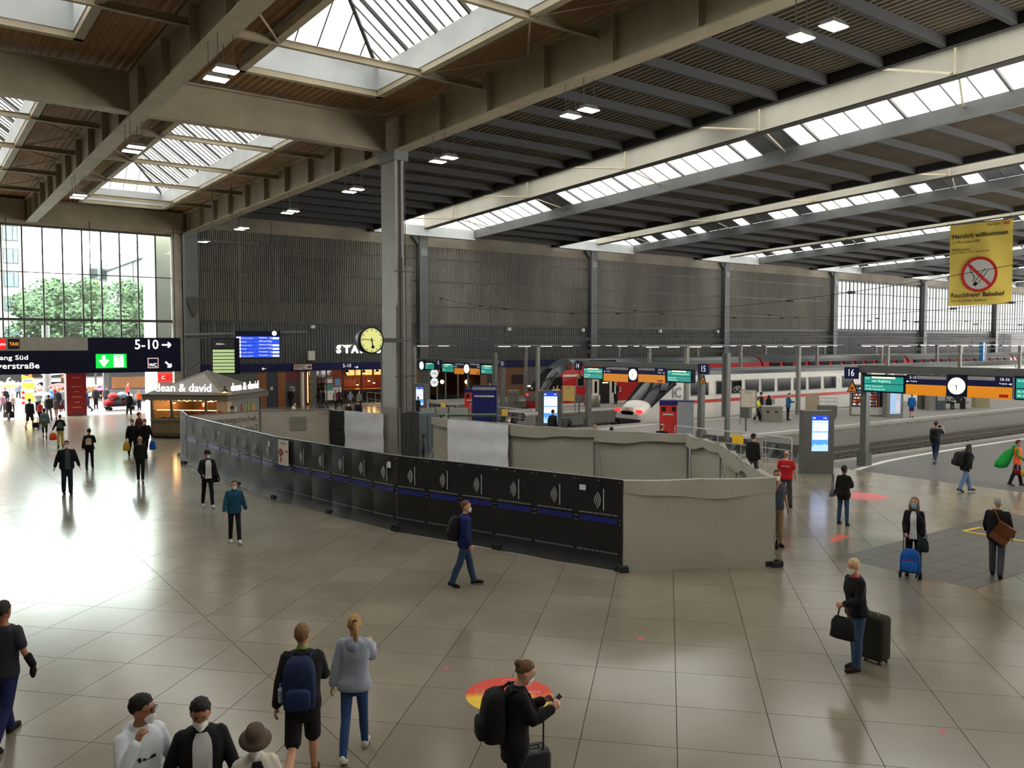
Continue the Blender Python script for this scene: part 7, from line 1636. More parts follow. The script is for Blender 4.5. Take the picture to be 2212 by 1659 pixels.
# ---- nearest people
J = person('man in white hoodie and glasses pinching his white face mask', pos=headpos(296, 1512, 1.78), H=1.78, dir=152, top=((214, 220, 226), 'hoodie', .82, 1.0, .028), bottom=(DARKJ, 'jeans'), hair=('curly', (20, 16, 14)), mask='w', tone='tan', legs=stand,
           arms=((8, 20, 24, 0), (44, 14, 136, 26)), head=(-38, 8), det=2, hands='hold', lean=3)
t = MB()
g = place(J, 'glasses', 'thin dark framed glasses on the man in the white hoodie', 'glasses', (0, 0, 0)); T_ = J['TH']
for sx in (-1, 1): MB().tube([T_ @ Vector((sx*.033+math.cos(a)*.024, .102, 1.662+math.sin(a)*.019)) for a in [q*math.pi/8 for q in range(17)]], .0022, 5, False).build('rim', soot, g); MB().tube([T_ @ Vector((sx*.057, .1, 1.665)), T_ @ Vector((sx*.079, .02, 1.66)), T_ @ Vector((sx*.08, -.01, 1.645))], .002, 5).build('temple', soot, g)
MB().tube([T_ @ Vector((-.01, .104, 1.665)), T_ @ Vector((.01, .104, 1.665))], .002, 5).build('bridge', soot, g)
pr = MB(); rz_ = J['TT'] @ Vector((0, .15, 1.25))
MB().box((-.06, 0, -.016), (.06, .03, .014)).build('chest_print', soot, J['M']).location = (rz_.x-.015, rz_.y-.034, rz_.z); MB().prism([(0, 0), (.02, .03), (.012, .045), (-.012, .045), (-.02, .01)], 'y', 0, .03).build('chest_mark', soot, J['M']).location = (rz_.x+.075, rz_.y-.034, rz_.z-.02)
J = person('man in open black jacket over white shirt looking down', pos=headpos(432, 1500, 1.78), H=1.78, dir=176, top=((17, 17, 19), 'jacket', .82, 1.0, .024), bottom=(BLK, 'trousers'), hair=('curly', (18, 15, 13)), mask='w', tone='tan', neck=(206, 206, 208), legs=walkL, arms=((10, 17, 18, 0), (-8, 17, 18, 0)), head=(6, 20), det=2, shirt=((206, 206, 208), .42), lean=3)
J = person('person in brown bucket hat and pale open jacket', pos=headpos(550, 1566, 1.64), H=1.64, dir=172, female=True, top=((208, 202, 186), 'jacket', .80, 1.0, .024), bottom=(BLK, 'trousers'), hair=('bucket', (60, 44, 32), 0, (86, 72, 58)), mask='w', tone='pale', legs=walkR, arms=((6, 18, 18, 0), (-8, 18, 18, 0)), head=(8, 14), det=2, shirt=((26, 24, 26), .35))
p = gz(672, 1664)
J = person('man in dark jacket and black shorts with blue backpack walking away', pos=headpos(652, 1352, 1.82), H=1.82, dir=8, top=(BLK, 'jacket', .72, 1.0, .032), bottom=((24, 24, 26), 'shorts'), shoes=(84, 44, 42), hair=('short', (120, 88, 54)), tone='light', legs=((-22, 46), (16, 4)), arms=((-18, 10, 20, 0), (26, 8, 46, 10)), head=(4, -2), det=2, neck=(110, 176, 60), hood=True)
b = backpack(J, 'large dark blue hiking backpack on the man in shorts', (26, 38, 70), .18, .56, .22)
t = place(J, 'water_bottle', 'small clear water bottle with blue cap in the hiking backpack side pocket', 'bottle', J['TT'] @ Vector((-.2, -.2, 1.08))); MB().lathe([(.03, -.09), (.034, -.08), (.034, .05), (.014, .08), (.014, .1)], (0, 0, 0), 12).build('bottle', M('bottle_clear', (150, 170, 185), rough=.1), t); MB().lathe([(.016, .1), (.016, .12)], (0, 0, 0), 10).build('cap', M('cap_blue', (40, 80, 180)), t)
J = person('blonde ponytail girl in pale blue hoodie and jeans walking away', pos=headpos(764, 1334, 1.70), H=1.70, dir=10, female=True, top=((150, 160, 174), 'hoodie', .84, 1.0, .034), bottom=((46, 72, 116), 'leggings'), shoes=(200, 196, 188), hair=('pony', (176, 136, 82)), tone='light', legs=((-16, 14), (17, 3)), arms=((-6, 12, 10, 0), (38, 8, 70, 12)), head=(-12, -4), det=2)
J = person('woman in black coat with white mask typing on her phone', pos=headpos(1112, 1436, 1.70), H=1.70, dir=74, female=True, top=((17, 17, 19), 'coat', .70, 1.0, .034), bottom=((15, 15, 17), 'jeans'), hair=('bun', (104, 74, 46)), mask='w', tone='light', legs=stand, arms=((24, 4, 92, 16), (30, 4, 84, 16)), head=(4, 24), det=2, hands='hold', lean=4)
backpack(J, 'round black backpack on the woman typing on her phone', (15, 15, 17), .165, .52, .24)
hp = (J['wl']+J['wr'])/2
t = place(J, 'smartphone', 'dark phone held in both hands by the woman in the black coat', 'phone', (hp.x, hp.y+.1, hp.z+.04)); MB().beam((0, -.03, -.03), (0, .05, .05), .075, .01, (0, -1, 1)).build('case', soot, t)
t = place(J, 'trolley_suitcase', 'black cabin trolley with raised handle beside the phone woman', 'suitcase', (-.42, .32, 0), math.radians(-82)); suitcase(t, M('shell_black', (24, 24, 27), rough=.35), .38, .58, .24, M('trim_black', (36, 36, 40), rough=.4), .46)
t2 = place(J, 'wrist_pouch', 'small black pouch hanging on the trolley handle', 'pouch', (-.36, .33, 1.1), .3); soft_bag(t2, cloth((18, 18, 20)), .17, .15, .1, 'pouch')
# ---- blonde woman with big suitcase
J = person('short haired blonde woman in black top with coral collar and jeans', 1848, 1446, 1212, dir=-128, female=True, top=((18, 18, 20), 'shirt', .86, 1.0, .03), bottom=((60, 84, 116), 'jeans', .02), shoes=(44, 34, 30), hair=('short', (206, 178, 128)), mask='w', tone='light', legs=((6, 4), (-4, 2)), arms=((22, 8, 62, 14), (-12, 12, 10, 0)), head=(-14, 4), det=2, neck=(232, 110, 100), hands='grip', lean=5)
t = place(J, 'travel_suitcase', 'tall dark olive soft suitcase with grey trims behind the blonde woman', 'suitcase', (.24, -.5, 0), math.radians(20)); suitcase(t, cloth((46, 44, 34)), .46, .74, .30, M('trim_grey', (120, 118, 108), rough=.5)); MB().box((-.17, -.175, .14), (.17, -.15, .45)).build('front_pocket', cloth((42, 40, 31)), t); MB().box((-.13, -.172, .55), (-.07, -.16, .64)).build('trim_bar', MATS['trim_grey'], t); MB().box((.07, -.172, .55), (.13, -.16, .64)).build('trim_bar', MATS['trim_grey'], t)
t = place(J, 'tote_bag', 'wide black tote bag with brown handles on her bent arm', 'bag', tuple(J['wl']+Vector((-.06, .06, -.16))), .5); soft_bag(t, cloth((26, 28, 32)), .42, .34, .14, 'tote', .85, .17, cloth((92, 56, 44)))
t = place(J, 'shoulder_bag', 'dark purple shoulder bag at the blonde woman back', 'bag', tuple(J['TT'] @ Vector((.24, -.2, 1.17))), .3); soft_bag(t, cloth((30, 26, 42)), .34, .28, .13, 'pouch'); MB().tube([(-.1, 0, -.03), (-.14, .1, .25), (-.1, .16, .31), (.02, .1, .2), (.1, 0, -.03)], .012, 6).build('strap', cloth((60, 46, 38)), t)
# ---- left edge man
J = person('man in grey t-shirt with dark glove at his side', pos=headpos(4, 1300, 1.78), H=1.78, dir=30, top=((48, 48, 54), 'tee', .84, .42, .02), bottom=((30, 36, 80), 'jeans'), hair=('short', (30, 24, 20)), tone='tan', legs=walkL, arms=((10, 8, 12, 0), (-4, 16, 26, 0)), det=2, hands='grip')
g = place(J, 'work_glove', 'black work glove on the hand of the grey t-shirt man', 'glove', tuple(J['wr'])); gm = MB(); ell(gm, (0, 0, -.06), .036, .05, .09); limb(gm, [Vector((0, 0, .02)), Vector((-.03, -.06, .16))], [.045, .05], 10); gm.build('glove', cloth((16, 16, 18)), g, True)
# ---- middle ground
J = person('man in blue jacket and jeans with grey sleeves walking past the barrier', 1003, 1266, 1086, dir=84, top=((26, 38, 92), 'jacket', .80, 1.0), bottom=((44, 66, 98), 'jeans', .02), shoes=(28, 26, 26), hair=('short', (110, 72, 48)), mask='w', tone='light', legs=((17, 4), (-15, 8)), arms=((-12, 6, 16, 0), (2, 6, 18, 0)), det=2, head=(10, 4))
backpack(J, 'black backpack on the man walking past the barrier', (24, 25, 28), .15, .48, .2)
J = person('man in teal jacket and black trousers with white sneakers', 507, 1172, 1041, dir=170, top=((26, 72, 98), 'jacket', .82, 1.0, .036), bottom=(BLK, 'trousers', .012), shoes=(214, 210, 204), hair=('short', (74, 48, 36)), mask='w', tone='light', legs=((20, 6), (-8, 4)), arms=((-6, 16, 20, 0), (8, 14, 18, 0)), det=2, head=(4, 8), neck=(56, 40, 34))
J = person('man in cap and black jacket with white t-shirt by the far barrier', 449, 1096, 975, dir=166, top=(BLK, 'jacket', .88, 1.0), bottom=((18, 18, 20), 'trousers', .01), shoes=(206, 204, 200), hair=('cap', (40, 30, 24), 1, (30, 32, 36)), mask='w', tone='tan', legs=((18, 5), (-14, 6)), arms=((0, 12, 20, 0), (10, 14, 60, 16)), det=1, shirt=((206, 206, 206), .42), head=(-20, 4))
t = place(J, 'shoulder_bag', 'black sling bag at the hip of the man in cap', 'bag', tuple(J['TT'] @ Vector((-.27, .0, 1.0)))); soft_bag(t, cloth(BLK), .22, .26, .1, 'pouch')
J = person('broad man in dark jacket and plaid shirt walking from the exit', 146, 1068, 955, dir=172, wide=1.18, top=((20, 21, 24), 'jacket', .80, 1.0), bottom=((34, 40, 54), 'jeans', .022), hair=('short', (60, 40, 30)), mask='w', tone='light', legs=((6, 4), (-8, 6)), arms=((4, 16, 10, 0), (-6, 16, 10, 0)), det=1, shirt=((60, 74, 74), .3), head=(24, 2))
J = person('woman in black with beige backpack walking to the exit', 194, 1013, 928, dir=8, female=True, wide=1.08, top=(BLK, 'jacket', .84, 1.0), bottom=((26, 28, 34), 'jeans'), shoes=(60, 40, 34), hair=('bun', (28, 22, 20)), legs=((-12, 14), (14, 4)), arms=((4, 12, 12, 0), (30, 8, 60, 10)), det=1)
backpack(J, 'small beige drawstring backpack on the woman in black', (176, 160, 134), .11, .26, .12)
J = person('woman in black sweater with cream tote bag walking to the exit', 304, 1042, 946, dir=4, female=True, top=((20, 20, 22), 'shirt', .88, 1.0, .022), bottom=((22, 22, 25), 'trousers', .012), shoes=(220, 190, 180), hair=('bun', (196, 170, 140)), legs=((14, 4), (-10, 14)), arms=((4, 8, 10, 0), (4, 8, 10, 0)), det=1)
t = place(J, 'tote_bag', 'cream cloth tote bag on the shoulder of the woman in black sweater', 'bag', (-.24, .02, 1.02)); soft_bag(t, cloth((206, 196, 178)), .1, .36, .3, 'tote', 1, .34)
J = person('man in black with yellow carrier bag in front of the kiosk', 287, 986, 906, dir=168, top=((20, 20, 22), 'shirt', .84, 1.0, .026), bottom=(BLK, 'trousers'), hair=('short', (40, 30, 26)), mask='w', tone='tan', legs=walkL, arms=((4, 10, 8, 0), (-4, 10, 8, 0)), det=1)
t = place(J, 'carrier_bag', 'full yellow plastic carrier bag held by the man in black', 'bag', tuple(J['wr']+Vector((0, 0, -.18)))); soft_bag(t, cloth((214, 172, 40)), .3, .38, .2, 'bag', 1, .1)
J = person('man in black with blue carrier bag in front of the kiosk', 314, 985, 905, dir=170, wide=1.06, top=((18, 18, 20), 'shirt', .84, 1.0, .03), bottom=((26, 24, 24), 'trousers'), hair=('short', (34, 26, 22)), mask='w', tone='tan', legs=walkR, arms=((4, 14, 8, 0), (2, 10, 20, 0)), det=1)
t = place(J, 'carrier_bag', 'bright blue plastic carrier bag held by the man in black', 'bag', tuple(J['wl']+Vector((0, 0, -.18)))); soft_bag(t, cloth((30, 92, 200)), .28, .4, .18, 'bag', 1, .1)
person('long haired person in dark red top at the kiosk corner', 301, 968, 893, dir=120, female=True, top=((78, 36, 34), 'jacket', .84, 1.0), hair=('bob', (84, 56, 40)), legs=stand, det=1)
J = person('woman in black jacket and yellow trousers carrying an orange bag', 131, 966, 898, dir=6, female=True, top=((24, 28, 34), 'jacket', .88, 1.0), bottom=((186, 160, 90), 'trousers', .016), shoes=(40, 34, 32), hair=('bun', (26, 22, 20)), legs=((-10, 8), (8, 3)), arms=((6, 24, 10, 0), (20, 14, 100, 10)), det=1)
backpack(J, 'small grey green backpack on the woman in yellow trousers', (66, 78, 76), .11, .28, .12)
t = place(J, 'carrier_bag', 'bright orange plastic bag held by the woman in yellow trousers', 'bag', tuple(J['wl']+Vector((0, 0, -.16)))); soft_bag(t, cloth((236, 92, 36)), .34, .34, .2, 'bag', 1, .08)
J = person('person in grey coat with teal backpack walking to the exit', 97, 945, 882, dir=2, top=((108, 104, 98), 'coat', .62, 1.0), bottom=((24, 24, 26), 'cropped', .02), tone='brown', shoes=(80, 54, 44), hair=('short', (28, 22, 20)), legs=walkL, det=1)
backpack(J, 'teal grey backpack on the person in the grey coat', (74, 96, 100), .15, .44, .18)
J = person('tall man in dark jacket and shorts pulling a small case', 65, 925, 861, dir=20, top=((34, 36, 36), 'jacket', .74, 1.0), bottom=((40, 42, 40), 'shorts'), hair=('short', (80, 60, 44)), shoes=(200, 196, 190), legs=walkR, det=1)
t = place(J, 'small_case', 'small dark round case rolling behind the man in shorts', 'suitcase', (.42, -.3, 0)); soft_bag(t, cloth((28, 24, 32)), .34, -.0+.001 or .3, .2) if False else None; suitcase(t, cloth((28, 24, 34)), .34, .34, .2, steel_dark, .3)
person('person in red shirt and black leggings near the exit', 87, 916, 866, dir=20, female=True, top=((196, 62, 48), 'tee', .88, .42), bottom=(BLK, 'leggings'), hair=('short', (40, 30, 26)), legs=walkL, det=1)
person('man in dark green jacket and grey trousers near the exit', 106, 908, 853, dir=12, top=((44, 48, 42), 'jacket', .82, 1.0), bottom=((120, 118, 112), 'trousers'), hair=('short', (50, 38, 30)), legs=walkR, det=1)
J = person('person in grey jacket with red bag near the exit', 122, 905, 858, dir=14, female=True, top=((92, 84, 84), 'jacket', .78, 1.0), bottom=((170, 130, 110), 'leggings'), hair=('bob', (90, 64, 46)), legs=walkL, det=1)
t = place(J, 'shoulder_bag', 'dark red bag hanging from the person in grey jacket', 'bag', (.3, 0, .95)); soft_bag(t, cloth((132, 34, 40)), .36, .3, .16, 'pouch', 1, .2)
J = person('person in dark maroon coat carrying two bags into the hall', 19, 908, 860, dir=188, female=True, top=((52, 34, 38), 'coat', .6, 1.0), bottom=(BLK, 'leggings'), hair=('short', (50, 36, 30)), legs=walkL, det=1)
t = place(J, 'shopping_bag', 'black bag in the left hand of the maroon coat person', 'bag', tuple(J['wl']+Vector((0, 0, -.16)))); soft_bag(t, cloth((30, 28, 30)), .32, .42, .2, 'bag', 1, .1)
t = place(J, 'shopping_bag', 'grey bag in the right hand of the maroon coat person', 'bag', tuple(J['wr']+Vector((0, 0, -.16)))); soft_bag(t, cloth((120, 116, 108)), .28, .4, .18, 'bag', 1, .1)
person('person in pale jacket behind the maroon coat', 27, 893, 852, dir=185, top=((160, 146, 140), 'jacket', .8, 1.0), hair=('short', (60, 50, 44)), legs=walkR, det=0)
person('person in dusty pink coat at the left street barrier', 6, 890, 852, dir=170, female=True, top=((140, 110, 116), 'coat', .62, 1.0), hair=('bob', (80, 60, 50)), legs=walkL, det=0)
J = person('man in black with backpack walking out beside the kiosk', 279, 899, 847, dir=10, top=(BLK, 'jacket', .82, 1.0), bottom=(BLK, 'trousers'), shoes=(210, 206, 200), hair=('short', (30, 24, 22)), legs=walkR, det=1)
backpack(J, 'black backpack on the man walking out beside the kiosk', (26, 26, 30), .14, .42, .16)
person('worker in orange safety vest standing at the street stall', 301, 885, 843, dir=180, top=((226, 92, 44), 'vest', .86, .3), bottom=((40, 42, 50), 'trousers'), hair=('bob', (120, 80, 56)), legs=stand, det=0)
# ---- right side of the concourse
J = person('man in red service vest standing with his back turned by the screen pillar', 1697, 1095, 978, dir=10, wide=1.12, top=((176, 22, 34), 'vest', .86, .38, .03), bottom=((58, 56, 56), 'trousers', .03), shoes=(30, 28, 28), hair=('balding', (150, 110, 88)), tone='light', legs=((10, 2), (-8, 3)), arms=((4, 10, 30, 14), (2, 12, 26, 14)), spread=5, det=2)
q = J['TT'] @ Vector((0, -.15*1.1, 1.3)); text('back_print', 'service', .085, line_white, J['M'], (q.x, q.y-.012, q.z), rot=(math.pi/2, 0, 0), ext=.002, bold=.001)
J = person('man in plaid shirt and tan trousers drinking beside the grey net corner', 1675, 1180, 1019, dir=150, top=((60, 66, 78), 'shirt', .84, .42, .02), bottom=((136, 114, 84), 'trousers', .022), hair=('short', (70, 50, 38)), mask='w', tone='tan', legs=stand, arms=((6, 6, 12, 0), (40, 6, 118, 14)), det=2, head=(20, 2))
t = place(J, 'carrier_bag', 'crumpled orange bag lying on the floor at the net corner', 'bag', (.05, -.45, .17)); soft_bag(t, cloth((232, 84, 44)), .26, .17, .22, 'bag')
t = place(J, 'glass_bottle', 'dark bottle standing on the floor beside the orange bag', 'bottle', (.12, .28, 0)); MB().lathe([(.04, 0), (.042, .02), (.042, .18), (.016, .25), (.016, .31)], (0, 0, 0), 14).build('bottle', M('bottle_dark', (52, 16, 16), rough=.15), t, True); MB().lathe([(.018, .3), (.018, .325)], (0, 0, 0), 10).build('cap', soot, t)
J = person('woman in black coat and jeans with grey shoulder bag standing', 1821, 1134, 1010, dir=20, female=True, top=((16, 16, 18), 'coat', .74, 1.0), bottom=((46, 70, 104), 'leggings', .01), hair=('curly', (24, 20, 18)), tone='brown', legs=((4, 2), (-5, 2)), spread=4, arms=((4, 8, 16, 0), (18, 10, 100, 16)), det=2)
t = place(J, 'shoulder_bag', 'small grey shoulder bag at the hip of the black coated woman', 'bag', (-.3, 0, .98)); soft_bag(t, cloth((96, 100, 112)), .12, .22, .26, 'pouch', 1, .46)
J = person('woman in black blazer with blue mask standing behind a blue trolley bag', 1972, 1243, 1079, dir=186, female=True, top=((18, 18, 22), 'jacket', .82, 1.0, .026), bottom=((18, 18, 20), 'trousers', .016), hair=('long', (130, 108, 84)), mask='b', tone='light', legs=((4, 2), (-4, 2)), arms=((6, 6, 22, 14), (14, 6, 40, 20)), det=2, shirt=((214, 216, 220), .34), head=(8, -8), hands='grip', spread=2)
t = place(J, 'handbag', 'small dark teal handbag carried by the woman with the blue trolley', 'bag', tuple(J['wl']+Vector((-.02, .06, -.02)))); soft_bag(t, cloth((26, 42, 44)), .24, .3, .12, 'pouch', 1, .16); MB().box((.02, -.075, -.22), (.06, -.06, -.1)).build('teal_tag', cloth((60, 150, 140)), t); MB().tube([(-.08, 0, 0), (-.0, -.02, .35), (.2, -.05, .62)], .01, 5).build('strap', cloth((60, 60, 90)), t)
t = place(J, 'trolley_bag', 'bright blue rucksack on a two wheeled shopping trolley', 'trolley', (.02, .36, 0), math.pi)
rg = [[(math.copysign(abs(math.cos(q))**.6, math.cos(q))*.2*k, math.copysign(abs(math.sin(q))**.6, math.sin(q))*.12*k2, z_) for q in [2*math.pi*i/20 for i in range(20)]] for z_, k, k2 in ((.16, .85, .9), (.18, 1, 1), (.4, 1.0, 1.05), (.52, .95, .95), (.6, .75, .8), (.65, .4, .5))]
MB().rings(rg).build('rucksack', cloth((24, 88, 168)), t, True); MB().rings([[(math.copysign(abs(math.cos(q))**.6, math.cos(q))*.15*k, -.13+math.copysign(abs(math.sin(q))**.6, math.sin(q))*.05*k, z_) for q in [2*math.pi*i/16 for i in range(16)]] for z_, k in ((.2, .8), (.23, 1), (.38, 1), (.41, .8))]).build('front_pocket', cloth((28, 98, 184)), t, True); MB().tube([(-.17, -.135, .43), (0, -.15, .43), (.17, -.135, .43)], .006, 5).build('red_piping', cloth((190, 40, 40)), t)
for sx in (-.2, .2): MB().lathe([(.075, -.02), (.075, .02)], (sx, .1, .075), 16, 'x').build('wheel', soot, t)
MB().tube([(-.15, .1, .08), (-.15, .1, .95), (.15, .1, .95), (.15, .1, .08)], .011, 6).build('frame', steel_dark, t); MB().tube([(-.15, .1, .1), (-.14, -.16, .012), (.14, -.16, .012), (.15, .1, .1)], .011, 6).build('foot_bar', alu, t)
J = person('grey haired man in black jacket with brown leather bag on his back', 2152, 1246, 1080, dir=6, wide=1.08, top=((22, 22, 25), 'jacket', .80, 1.0, .036), bottom=((72, 74, 82), 'trousers', .022), shoes=(34, 30, 28), hair=('short', (172, 166, 158)), tone='light', legs=((10, 3), (-8, 10)), arms=((10, 10, 40, 8), (4, 10, 16, 0)), det=2)
t = place(J, 'leather_bag', 'square brown leather satchel slung across the grey haired man', 'bag', tuple(J['TT'] @ Vector((.12, -.2, 1.0)))); o = MB().box((-.18, -.06, -.2), (.18, .06, .2)).build('satchel', cloth((112, 66, 38)), t); o.rotation_euler = (0, .55, 0); o = MB().box((-.175, -.075, -.02), (.175, -.055, .19)).build('flap', cloth((104, 58, 32)), t); o.rotation_euler = (0, .55, 0); MB().tube([(-.05, .02, .2), (-.12, .05, .4), (-.2, .16, .47)], .02, 6).build('strap', cloth((104, 58, 32)), t)
J = person('man in dark blue t-shirt taking a photograph of the trains', 2020, 1001, 910, dir=18, top=((36, 40, 66), 'tee', .84, .42, .018), bottom=((40, 52, 84), 'jeans', .018), shoes=(150, 148, 146), hair=('short', (70, 52, 40)), tone='light', legs=walkL, arms=((50, 20, 110, 16), (52, 20, 104, 18)), det=1)
backpack(J, 'black backpack on the man photographing the trains', (20, 20, 24), .16, .5, .18)
t = place(J, 'camera', 'small black camera held up by the photographing man', 'camera', tuple((J['wl']+J['wr'])/2+Vector((0, .06, .08)))); MB().box((-.065, -.03, -.04), (.065, .03, .04)).build('body', soot, t); MB().lathe([(.03, 0), (.035, .07)], (0, .03, 0), 12, 'y').build('lens', soot, t)
J = person('person in loose black coat and light jeans walking past the gantry', 2085, 1062, 962, dir=62, wide=1.2, top=((20, 20, 22), 'coat', .76, 1.0, .05), bottom=((92, 116, 150), 'jeans', .024), hair=('long', (26, 22, 20)), tone='light', legs=((18, 4), (-14, 10)), arms=((6, 12, 14, 0), (-6, 14, 10, 0)), det=1, lean=8)
backpack(J, 'big round black bag on the back of the person in loose coat', (18, 18, 20), .2, .48, .26)
J = person('worker in orange vest over green shirt carrying a green sack', 2196, 1050, 953, dir=96, top=((226, 96, 52), 'vest', .80, 0, .032), bottom=((32, 30, 34), 'trousers', .02), shoes=(46, 46, 52), hair=('short', (36, 28, 26)), tone='tan', legs=((12, 4), (-12, 8)), arms=((10, 10, 30, 0), (16, 8, 46, 0)), det=1)
sl = MB()
for sx, wk in ((-1, 'wl'), (1, 'wr')):
    e_ = J['TT'] @ Vector((sx*.2, .02, 1.18)); limb(sl, [J['TT'] @ Vector((sx*.17, 0, 1.41)), e_, J[wk]], [.06, .05, .042], 10)
sl.build('green_sleeve', cloth((84, 130, 44)), J['M'], True)
t = place(J, 'rubbish_sack', 'big bright green sack slung over the worker shoulder', 'sack', tuple(J['TT'] @ Vector((-.05, -.18, 1.42))), .2)
MB().rings([[(math.cos(q)*r_*.7, o_+math.sin(q)*r_, z_) for q in [2*math.pi*i/16 for i in range(16)]] for z_, r_, o_ in ((-.72, .06, -.38), (-.68, .2, -.36), (-.5, .24, -.3), (-.3, .2, -.2), (-.12, .16, -.1), (.0, .06, 0), (.1, .07, .06))]).build('sack', cloth((26, 150, 62)), t, True)
t = place(J, 'tool_bucket', 'dark red bucket carried low by the worker in orange vest', 'bucket', (.28, .05, .42)); MB().lathe([(.09, 0), (.12, .2), (.12, .21)], (0, 0, 0), 16).build('pail', cloth((130, 34, 46)), t, True); MB().tube([(-.12, 0, .2), (-.08, 0, .34), (0, 0, .38), (.08, 0, .34), (.12, 0, .2)], .005, 5).build('handle', galv, t)
t = place(J, 'tool_bucket', 'yellow bucket carried low by the worker in orange vest', 'bucket', (.28, .24, .40)); MB().lathe([(.09, 0), (.12, .2), (.12, .21)], (0, 0, 0), 16).build('pail', cloth((214, 180, 50)), t, True); MB().tube([(-.12, 0, .2), (-.08, 0, .34), (0, 0, .38), (.08, 0, .34), (.12, 0, .2)], .005, 5).build('handle', galv, t)
# ---- behind the fence
J = person('man in black cap and sweater with orange bag walking behind the fence', pos=headpos(1627, 937, 1.78), H=1.78, dir=20, top=((16, 16, 18), 'jacket', .82, 1.0), bottom=((70, 70, 74), 'trousers', .02), hair=('cap', (40, 32, 28), 1, (18, 18, 20)), tone='light', legs=walkR, det=1)
t = place(J, 'carrier_bag', 'bright orange bag held by the man in black cap', 'bag', tuple(J['wl']+Vector((0, 0, -.12)))); soft_bag(t, cloth((236, 96, 34)), .34, .36, .2, 'bag', 1, .08)
def hp2(px, py, H): return headpos(px, py, H)
person('bald man in black jacket standing before the red photo booth', pos=hp2(1430, 918, 1.76), H=1.76, dir=10, wide=1.1, top=((18, 18, 20), 'jacket', .8, 1.0, .04), hair=('balding', (110, 84, 66)), tone='light', legs=stand, det=1)
person('man in pale shirt with bare forehead behind the net fence', pos=hp2(1285, 919, 1.72), H=1.72, dir=190, top=((180, 176, 168), 'shirt', .84, 1.0), hair=('balding', (60, 46, 40)), tone='light', legs=stand, det=1)
person('dark haired person behind the net fence', pos=hp2(1321, 925, 1.66), H=1.66, dir=20, top=((60, 60, 64), 'jacket', .84, 1.0), hair=('short', (34, 28, 26)), legs=stand, det=0)
J = person('man in aqua shirt with mask and backpack behind the white sheet', pos=hp2(1099, 902, 1.76), H=1.76, dir=176, top=((126, 186, 188), 'shirt', .84, 1.0), hair=('short', (112, 76, 52)), mask='w', tone='light', legs=stand, det=1)
backpack(J, 'dark backpack on the man in aqua shirt', (26, 30, 38), .15, .44, .16)
J = person('silhouetted person reading the lit screen behind the net fence', pos=hp2(1194, 887, 1.72), H=1.72, dir=30, top=((22, 22, 25), 'jacket', .8, 1.0), hair=('short', (20, 18, 18)), legs=stand, det=1)
backpack(J, 'black backpack of the person at the lit screen', (24, 24, 27), .15, .46, .18)
person('dark figure with bag at the restaurant corner screen', 903, 905, 858, dir=40, top=((20, 20, 22), 'coat', .7, 1.0), hair=('short', (24, 20, 20)), legs=stand, det=0)
# ---- on the platforms
person('person in yellow hi-vis hood and shorts by the cream timetable', 1637, 909, 860, dir=60, H=1.66, top=((200, 214, 40), 'jacket', 1.18, .6, .03), bottom=((34, 34, 40), 'wide', .05), shoes=(210, 206, 200), hair=('short', (30, 26, 26)), legs=walkL, det=1)
person('man in dark cap and jacket behind the hi-vis person', 1643, 906, 849, dir=60, top=((30, 30, 34), 'jacket', .8, 1.0), hair=('cap', (40, 34, 30), 1, (24, 24, 28)), legs=stand, det=0)
J = person('person in long black robe beside the steel sorting bin', 1660, 902, 855, dir=20, female=True, top=((16, 16, 18), 'coat', .3, 1.0, .05), bottom=(BLK, 'wide'), hair=('long', (14, 14, 16)), legs=stand, det=1)
t = place(J, 'travel_bag', 'grey wheeled bag beside the robed person', 'suitcase', (-.45, .0, 0)); suitcase(t, cloth((110, 112, 116)), .36, .5, .22, soot)
person('man in bright blue jacket looking at his phone on the platform', 1702, 908, 850, dir=70, top=((28, 92, 130), 'jacket', .8, 1.0), bottom=((22, 22, 26), 'trousers'), hair=('short', (90, 64, 44)), legs=stand, arms=((20, 6, 80, 14), (24, 6, 74, 14)), head=(0, 20), det=1)
person('person in blue rain cape and purple shorts by the poster case', 1969, 902, 852, dir=6, top=((28, 96, 160), 'coat', .7, 1.0, .05), bottom=((70, 40, 110), 'shorts'), shoes=(30, 28, 28), hair=('short', (70, 50, 36)), legs=((4, 2), (-6, 4)), det=1)
for lab, px, py, tc, bcol, dd_ in (('person in grey jacket sitting on the platform bench', 2070, 884, (150, 150, 154), (40, 40, 44), 20), ('person in dark green coat sitting on the platform bench', 2103, 883, (52, 56, 52), (36, 36, 38), 24)):
    a = gz(px, py); bo_ = bt_.matrix_basis if hasattr(bt_, 'matrix_basis') else None
    lx_ = -.5 if px < 2090 else .5; wp = bt_.matrix_basis @ Vector((lx_, -.08, 0)); az_ = math.degrees(math.atan2(wp.x, wp.y))
    fx_ = bt_.matrix_basis.to_3x3() @ Vector((0, -1, 0)); face = math.degrees(math.atan2(fx_.x, fx_.y))
    person(lab, pos=(wp.x, wp.y), H=1.72, dir=face-az_, top=(tc, 'jacket', .84, 1.0), bottom=(bcol, 'trousers'), hair=('short', (40, 34, 30)), mask='w', legs=((86, 84), (82, 86)), arms=((22, 8, 50, 10), (22, 8, 50, 10)), sit=True, det=1)
person('train attendant in black suit and white shirt at the open red door', 1330, 873, 826, dir=200, top=((22, 22, 26), 'jacket', .8, 1.0), bottom=(BLK, 'trousers'), shirt=((220, 220, 220), .3), hair=('short', (150, 120, 100)), mask='w', legs=stand, det=0)
person('train attendant in white blouse with folded arms beside the red train', 1348, 868, 833, dir=190, female=True, top=((200, 200, 206), 'shirt', .86, 1.0), bottom=((60, 30, 36), 'trousers'), hair=('bob', (30, 24, 24)), legs=stand, arms=((16, 6, 90, 50), (16, 6, 90, 50)), det=0)
